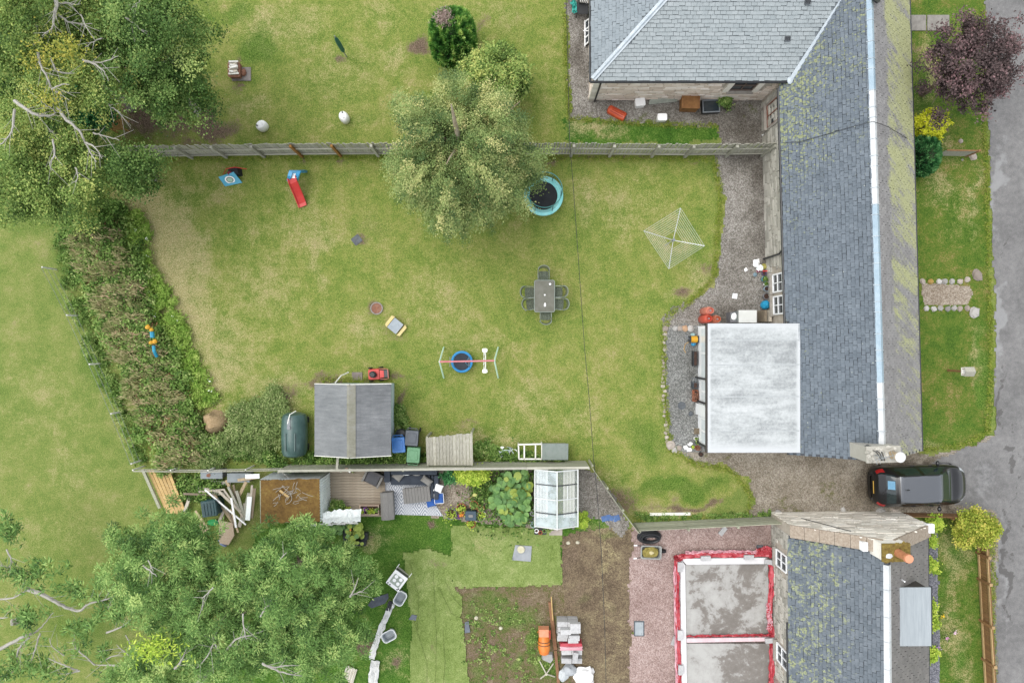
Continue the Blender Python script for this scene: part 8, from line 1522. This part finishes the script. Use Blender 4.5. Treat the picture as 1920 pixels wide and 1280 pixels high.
dp = MB().tube([(.12, .06, .45), (.0, 0, .4), (-.1, -.1, .1)], .035, 7); tag(dp.build('waste_pipe', M_white_pvc, loc=spot(1432, 251)), 'short white waste pipe at the foot of the cottage wall in the court', 'pipe')
t = thing('plastic_chair', 'black plastic garden chair beside the north wing gravel', 'chair', spot(1091, 25)); M_bp = plastic('black_chair_plastic', '22252a', '30343a', .4); MB().prism(rrect(.5, .48, .08), .4, .43).build('seat', M_bp, t); MB().tube([(-.26, -.2, .64), (-.27, .1, .66), (-.2, .24, .84), (.2, .24, .84), (.27, .1, .66), (.26, -.2, .64)], .025, 7).build('arm_frame', M_bp, t)
for k in range(5): MB().box((-.16+.08*k, .24, .63), (.04, .025, .42)).build('back_slat', M_bp, t)
for x in (-.24, .24):
    for y in (-.2, .2): MB().tube([(x, y, .42), (x*1.1, y*1.1, 0)], .02, 6).build('leg', M_bp, t)
t = thing('old_window_sash', 'white old window sash leaning against the north wing wall', 'window', spot(1103, 66)); MB().plate([(-.16, -.55, .05), (.12, -.42, .75), (.12, .5, .75), (-.16, .6, .05)], .02).build('pane', M_glass, t)
for y in (-.5, -.18, .18, .55): MB().beam((-.16, y, .07), (.12, y*.88, .77), .05, .04).build('bar', M_white_p, t)
for f_ in (.0, .5, 1): MB().beam((-.16+.28*f_, -.55+.13*f_, .085+.7*f_), (-.16+.28*f_, .6-.1*f_, .085+.7*f_), .05, .04, (0, 0, 1)).build('rail', M_white_p, t)
tag(MB().box((0, 0, .5), (.42, .5, .03), ry=R(20)).build('white_board', M_white_p, loc=spot(1092, 5)), 'white board at the top edge beside the black plastic chair', 'board')
cloth('teal_net', [(1072, 2), (1079, 10), (1077, 24)], .24, .25, .14, plastic('teal_netting', '2fa99c', '4cc6b8', .6), 14, 'crumpled teal netting at the top edge by the black plastic chair', 'netting', 14, 5)

# ------------------------------------------------------------------ beside the house wall and the extension
M_gas = mk('gas_orange', 'dd5440', 'ee6c52', 4, .45)
for px, py, mt, lb in ((1333, 582, mk('faded_gas_orange', 'e8826c', 'f09a84', 4, .5), 'faded orange gas cylinder, furthest from the white roof'), (1330, 597, M_gas, 'bright orange gas cylinder left of the pair by the white roof'), (1346, 598, mk('rust_gas_orange', 'd5704e', 'e08a68', 4, .5), 'rusty orange gas cylinder right of the pair by the white roof')):
    p = spot(px, py, 1.15); p.z = 0; t = thing('gas_cylinder', lb, 'gas cylinder', p, group='orange gas cylinders'); MB().lathe([(.15, 0), (.185, .04), (.185, .85), (.15, .99), (.06, 1.04), (0, 1.04)], (0, 0, 0), 20).build('cylinder', mt, t, smooth=True); MB().lathe([(.13, .98), (.135, 1.15), (.12, 1.15), (.115, 1.0)], (0, 0, 0), 18).build('collar', mt, t); MB().cyl((0, 0, 1.03), .035, .08, 8).build('valve', M_grey_p, t)
t = thing('white_chest', 'white topped metal cabinet against the extension beside the gas cylinders', 'cabinet', (*(spot(1402, 593, .9)[:2]), 0)); MB().box((0, 0, .44), (.74, .5, .86)).build('body', mk('cabinet_grey', '8f9795', 'a8b0ad', 4, .6), t); MB().box((0, 0, .885), (.78, .54, .04)).build('top', mk('cream_white', 'e6e8e2', 'f3f4ef', 3, .5), t); MB().box((-.52, -.02, .3), (.28, .44, .6)).build('side_unit', M_gpot, t); MB().blob((-.5, 0, .62), (.13, .15, .04), 3).build('crumpled_sheet', M_sheet, t)
for k in range(3): tag(MB().box((0, 0, .36), (.1, .5, .72), ry=R(6)).build('leaning_board', M_s[(2, 3, 1)[k]], loc=spot(1423+9*k, 593)), ('grey leaning board right of the white topped cabinet', 'pale leaning board in the middle beside the cabinet', 'tan leaning board nearest the cottage wall')[k], 'board')
tag(MB().blob((0, 0, .25), (.19, .21, .3), 4, .1, 14, 9, flat=0).build('blue_bag', plastic('turquoise_bag', '1fa3d4', '38b8e4', .6), loc=spot(1431, 572)), 'bright turquoise bag against the cottage wall', 'bag')
for k, (px, py, r_, h, mt, lb) in enumerate(((1433, 556, .14, .3, M_gpot, 'large grey pot with purple rim next to the turquoise bag'), (1434, 542, .12, .26, plastic('pale_blue_pot', '9ab0bf', 'b2c6d2', .6), 'pale blue pot second from the turquoise bag'), (1430, 524, .12, .26, plastic('teal_pot', '4f9aa0', '6fb4b8', .6), 'teal pot in the middle of the wall clutter'), (1433, 533, .08, .2, M_white_p, 'small white pot between the teal and pale blue pots'), (1430, 513, .09, .2, plastic('purple_pot', '5a4a7a', '705e92', .6), 'purple pot just below the red strip'))): pot(px, py, r_, h, mt, M_weed if k in (2, 3) else None, lb, 310+k, .8, 'pots along the cottage wall')
for k, (px, py, r_, mt, lb) in enumerate(((1417, 494, .16, M_white_p, 'white crumpled bag furthest up the gravel by the wall'), (1424, 503, .14, M_sheet, 'pale crumpled bag between the white and maroon ones'), (1422, 507, .09, plastic('maroon_bag', '7a2a4a', '94405f', .7), 'maroon crumpled wrapper beside the pale bag'), (1433, 500, .11, plastic('yellow_bag', 'a8a04a', 'c4bc62', .7), 'dull yellow bag at the foot of the downpipe'), (1398, 506, .07, M_white_p, 'white scrap lying alone on the open gravel'), (1415, 515, .08, plastic('blue_scrap', '7f9aa8', '9ab4c0', .6), 'grey blue scrap on the gravel beside the maroon wrapper'))): tag(MB().blob((0, 0, r_*.5), (r_, r_*1.15, r_*.7), k+3, .3, 12, 7, flat=0).build('crumpled_bag', mt, loc=spot(px, py)), lb, 'bag', 'crumpled bags along the cottage wall')
tag(MB().beam((-.14, 0, .2), (.16, .01, .22), .05, .03).build('red_strip', M_red_p, loc=spot(1433, 509)), 'thin red strip lying on the wall clutter', 'strip'); tag(MB().prism([(-.12, -.1), (.1, -.13), (.13, .1), (-.08, .13)], .02, .05).build('pale_tile', M_sheet, loc=spot(1377, 555)), 'pale square tile lying on the gravel above the cabinet', 'tile')
t = thing('hose_reel', 'yellow hose reel with blue fittings beside the extension corner', 'hose reel', spot(1297, 636)); MB().tube([(-.12, 0, .28), (.16, 0, .28)], .15, 14).build('drum', M_yp, t); MB().blob((.05, -.2, .12), (.12, .1, .1), 3, .2).build('fitting', M_blue_p, t); MB().blob((.02, .2, .14), (.1, .08, .08), 5, .2).build('fitting', mk('mint_fitting', '9ac4c4', 'b4d8d8', 4, .5), t); MB().tube([(-.1, -.1, .1), (-.3, -.2, .05), (-.36, -.45, .04), (-.28, -.6, .04)], .018, 6).build('hose', mk('tan_hose', 'c09a5c', 'd4b274', 4, .5), t); MB().tube([(-.14, 0, .28), (-.3, .1, .3), (-.34, .18, .3)], .015, 6).build('crank', M_grey_p, t)
for s in (-.15, .19): MB().box((s, 0, .22), (.03, .3, .42)).build('side_plate', M_dark_p, t)
def trough(px, py, d, h, mat, label, plantm=None): t = thing('planter_box', label, 'planter', (*(spot(px, py, h)[:2]), 0), group='planters along the extension'); MB().box((0, 0, h/2), (*d, h)).build('box', mat, t); MB().box((0, 0, h+.004), (d[0]-.06, d[1]-.06, .02)).build('soil', M_compost, t); plantm and plant(t, (0, 0, h+.08), .2, 130, plantm, int(px), .07, .045, 0, .1)
trough(1304, 672, (.18, .66), .35, M_black, 'long black planter in front of the white wall'); trough(1304, 722, (.2, .28), .4, plastic('slate_tub', '3c444c', '50585f', .5), 'slate grey tub just above the brick red planter'); trough(1305, 742, (.2, .5), .3, M_terra, 'brick red planter below the slate grey tub', M_rust)
t = thing('wire_rack', 'small wire rack standing in front of the white wall', 'rack', spot(1300, 712)); 
for y in (-.1, 0, .1): MB().tube([(-.12, y, .4), (.12, y, .4)], .01, 5).build('wire', M_grey_p, t)
for x in (-.12, 0, .12): MB().tube([(x, -.1, .4), (x, .1, .4)], .01, 5).build('wire', M_grey_p, t)
for x in (-.12, .12):
    for y in (-.1, .1): MB().tube([(x, y, 0), (x, y, .4)], .01, 5).build('leg', M_grey_p, t)
t = thing('small_stool', 'small dark stool in front of the south part of the white wall', 'stool', spot(1303, 806)); MB().box((0, 0, .4), (.3, .26, .03)).build('seat', M_bark_b, t)
for x in (-.12, .12):
    for y in (-.1, .1): MB().box((x, y, .2), (.03, .03, .4)).build('leg', M_pale_post, t)
for k, a in enumerate(((1303, 821, .09, .2, M_white_p, M_weed, 'white ringed pot above the brick red pots', .6), (1305, 828, .1, .2, plastic('green_pot', '4f6a58', '67826f', .6), M_weed, 'green pot below the white ringed pot', .7), (1306, 838, .11, .2, M_terra, M_rust, 'terracotta pot with brown plant at the extension corner', .9), (1312, 850, .1, .22, M_black, None, 'black pot lowest at the extension corner', 0), (1297, 836, .09, .15, M_gpot, M_lime, 'grey pot left of the terracotta pot', .6))): pot(*a[:6], a[6], 330+k, a[7], 'pots at the extension corner')
for k, (px, py) in enumerate(((1285, 838), (1292, 842), (1294, 832))): tag(MB().blob((0, 0, .08), (.12, .09, .09), 40+k, .25).build('white_stone_piece', M_white_p, loc=spot(px, py)), ('white rock at the left of the extension corner', 'white rock nearest the terracotta pot', 'white rock above the other two at the extension corner')[k], 'rock', 'white rocks at the extension corner')
tag(MB().blob((0, 0, .05), (.1, .12, .06), 4, .2).build('dark_stone', M_iron, loc=spot(1295, 775)), 'dark lump on the grey gravel below the round drain cover', 'stone')
# edging stones, boulders, slabs and bird table
M_bld = [stone_mat('boulder_a', ['8d8a86', 'a8a5a0', 'c2bfba', 'd8d5d0']), stone_mat('boulder_b', ['8a7f76', 'a89c91', 'c2b6aa', 'd6ccc0'])]
def stone_obj(px, py, r, label, grp=None, mat=None, h=.6, nm='boulder', cat='boulder'): tag(MB().blob((0, 0, r[0]*h*.4), (r[0], r[1], r[0]*h), int(px+py), .16, 11, 8, flat=-.02).build(nm, mat or M_bld[int(px) % 2], loc=spot(px, py), rz=rnd.uniform(0, 3), smooth=False), label, cat, grp)
for a in ((1831, 516, (.2, .28), 'large pale boulder at the north corner of the pink gravel path'), (1826, 586, (.22, .26), 'large pale boulder at the south corner of the pink gravel path'), (1823, 293, (.17, .2), 'pale boulder at the end of the short slatted panel'), (1801, 265, (.1, .1), 'small grey stone on the lawn above the short slatted panel'), (1804, 300, (.05, .05), 'tiny white stone below the short slatted panel'), (1580, 955, (.14, .1), 'pale stone by the gable foot behind the car'), (1677, 957, (.22, .12), 'pale flat stone beside the rear of the car'), (1650, 957, (.2, .14), 'dark mossy stone at the gable foot near the car'), (1458, 961, (.16, .16), 'dark round stone where the plank fence meets the gable')): stone_obj(*a)
M_lich = stone_mat('lichen_stone', ['8a6c2c', 'b08c3c', 'c9b27a', 'd8d0c0'])
for k, x in enumerate((1729, 1744, 1760, 1770, 1784, 1799, 1813)): stone_obj(x, 528-(k == 6)*4, (.12, .14), ('orange lichen stone second along the north edge of the boulder path' if k == 1 else 'pale kerb stone, %s from the house on the north edge of the boulder path' % ORD[k]), None if k == 1 else 'kerb stones on the north edge of the boulder path', M_lich if k == 1 else None, .7, 'kerb_stone', 'stone')
for k, x in enumerate((1736, 1750, 1762, 1776, 1788, 1799, 1813)): stone_obj(x, 578+(k % 2), (.12, .13), 'pale kerb stone, %s from the house on the south edge of the boulder path' % ORD[k], 'kerb stones on the south edge of the boulder path', None, .7, 'kerb_stone', 'stone')
fE, LE_ = along([(1245, 622), (1243, 700), (1246, 770), (1250, 825), (1256, 842)]); d = 0; ek = -1
while d < LE_: ek += 1; p = fE(d)[0]; r_ = rnd.uniform(.04, .095); tag(MB().blob((0, 0, .03), (r_, r_*1.2, r_*.7), int(d*50), .2, 9, 6, flat=-.01).build('edging_stone', M_bld[1], loc=p+Vector((rnd.uniform(-.05, .05), 0, 0)), rz=rnd.uniform(0, 3)), 'small edging stone, %s from the north end of the grey gravel strip' % ORD[min(ek, 39)], 'stone', 'edging stones of the grey gravel strip'); d += r_*1.9+.03
for k, (x, y, r_, lb) in enumerate(((1247, 616, .14, 'leftmost stone of the row at the north end of the grey gravel'), (1266, 616, .12, 'second stone of the row at the north end of the grey gravel'), (1275, 616, .12, 'third stone of the row at the north end of the grey gravel'), (1284, 616, .14, 'orange brown stone in the row at the north end of the grey gravel'), (1294, 616, .14, 'rightmost stone of the row at the north end of the grey gravel'), (1257, 834, .2, 'largest pale stone at the south corner of the grey gravel'), (1264, 843, .13, 'stone just below the largest one at the south corner'), (1273, 839, .11, 'small stone right of the largest one at the south corner'))): stone_obj(x, y, (r_, r_*1.05), lb, None, stone_mat('orange_stone', ['9a6c4c', 'b58862', 'c9a07c', 'd8b898']) if k == 3 else None, .6, 'row_stone', 'stone')
M_slab = mk('paving_grey', '8d8982', 'aaa69e', 5, .9); 
for x, w, lb in ((1718, 34, 'stained paving slab against the mossy east slope'), (1758, 41, 'paving slab nearest the purple tree')): tag(MB().prism(rrect(w/42, 29/42, .02), .02, .06).build('paving_slab', M_slab, loc=spot(x, 44)), lb, 'slab')
bt_ = spot(1777, 694); t = thing('bird_table', 'bird table with a pale gabled roof on a brown post in the front lawn', 'bird table', bt_); MB().box((0, 0, .6), (.09, .09, 1.2)).build('post', M_brown_wood, t); MB().box((0, 0, 1.22), (.4, .34, .03)).build('tray', M_pale_post, t)
for s in (-1, 1): MB().plate([(-.22, s*.2, 1.42), (.22, s*.2, 1.42), (.22, 0, 1.55), (-.22, 0, 1.55)], .02).build('roof', M_grey_wood, t)
for x in (-.17, .17):
    for y in (-.12, .12): MB().box((x, y, 1.32), (.025, .025, .17)).build('roof_post', M_brown_wood, t)
# flowers of the cottage lawn
for k, (px, py, mt, lb) in enumerate(((1763, 1151, 'e3c21c', 'yellow flower clump on the lawn edge beside the dormer'), (1749, 1229, 'e8b014', 'yellow flower clump near the bottom of the chipping bed'), (1770, 1192, 'd59ac0', 'pink flower clump on the cottage front lawn'), (1753, 1212, 'b48ac4', 'lilac flower clump on the edge of the chipping bed'), (1786, 1181, 'e6c8dc', 'pale pink flower clump furthest into the cottage lawn'))):
    t = thing('flower_clump', lb, 'flowers', spot(px, py), group='flower clumps of the cottage front garden'); plant(t, (0, 0, .12), .12, 60, M_weed, 400+k, .07, .03, 0, .08); plant(t, (0, 0, .22), .1, 22, leaf_mat('petals_%s' % mt, [(0, mt), (1, mt)], .1), 410+k, .06, .05, 0, .05); bpy.data.objects[COL.objects[-1].name].name = 'petals'
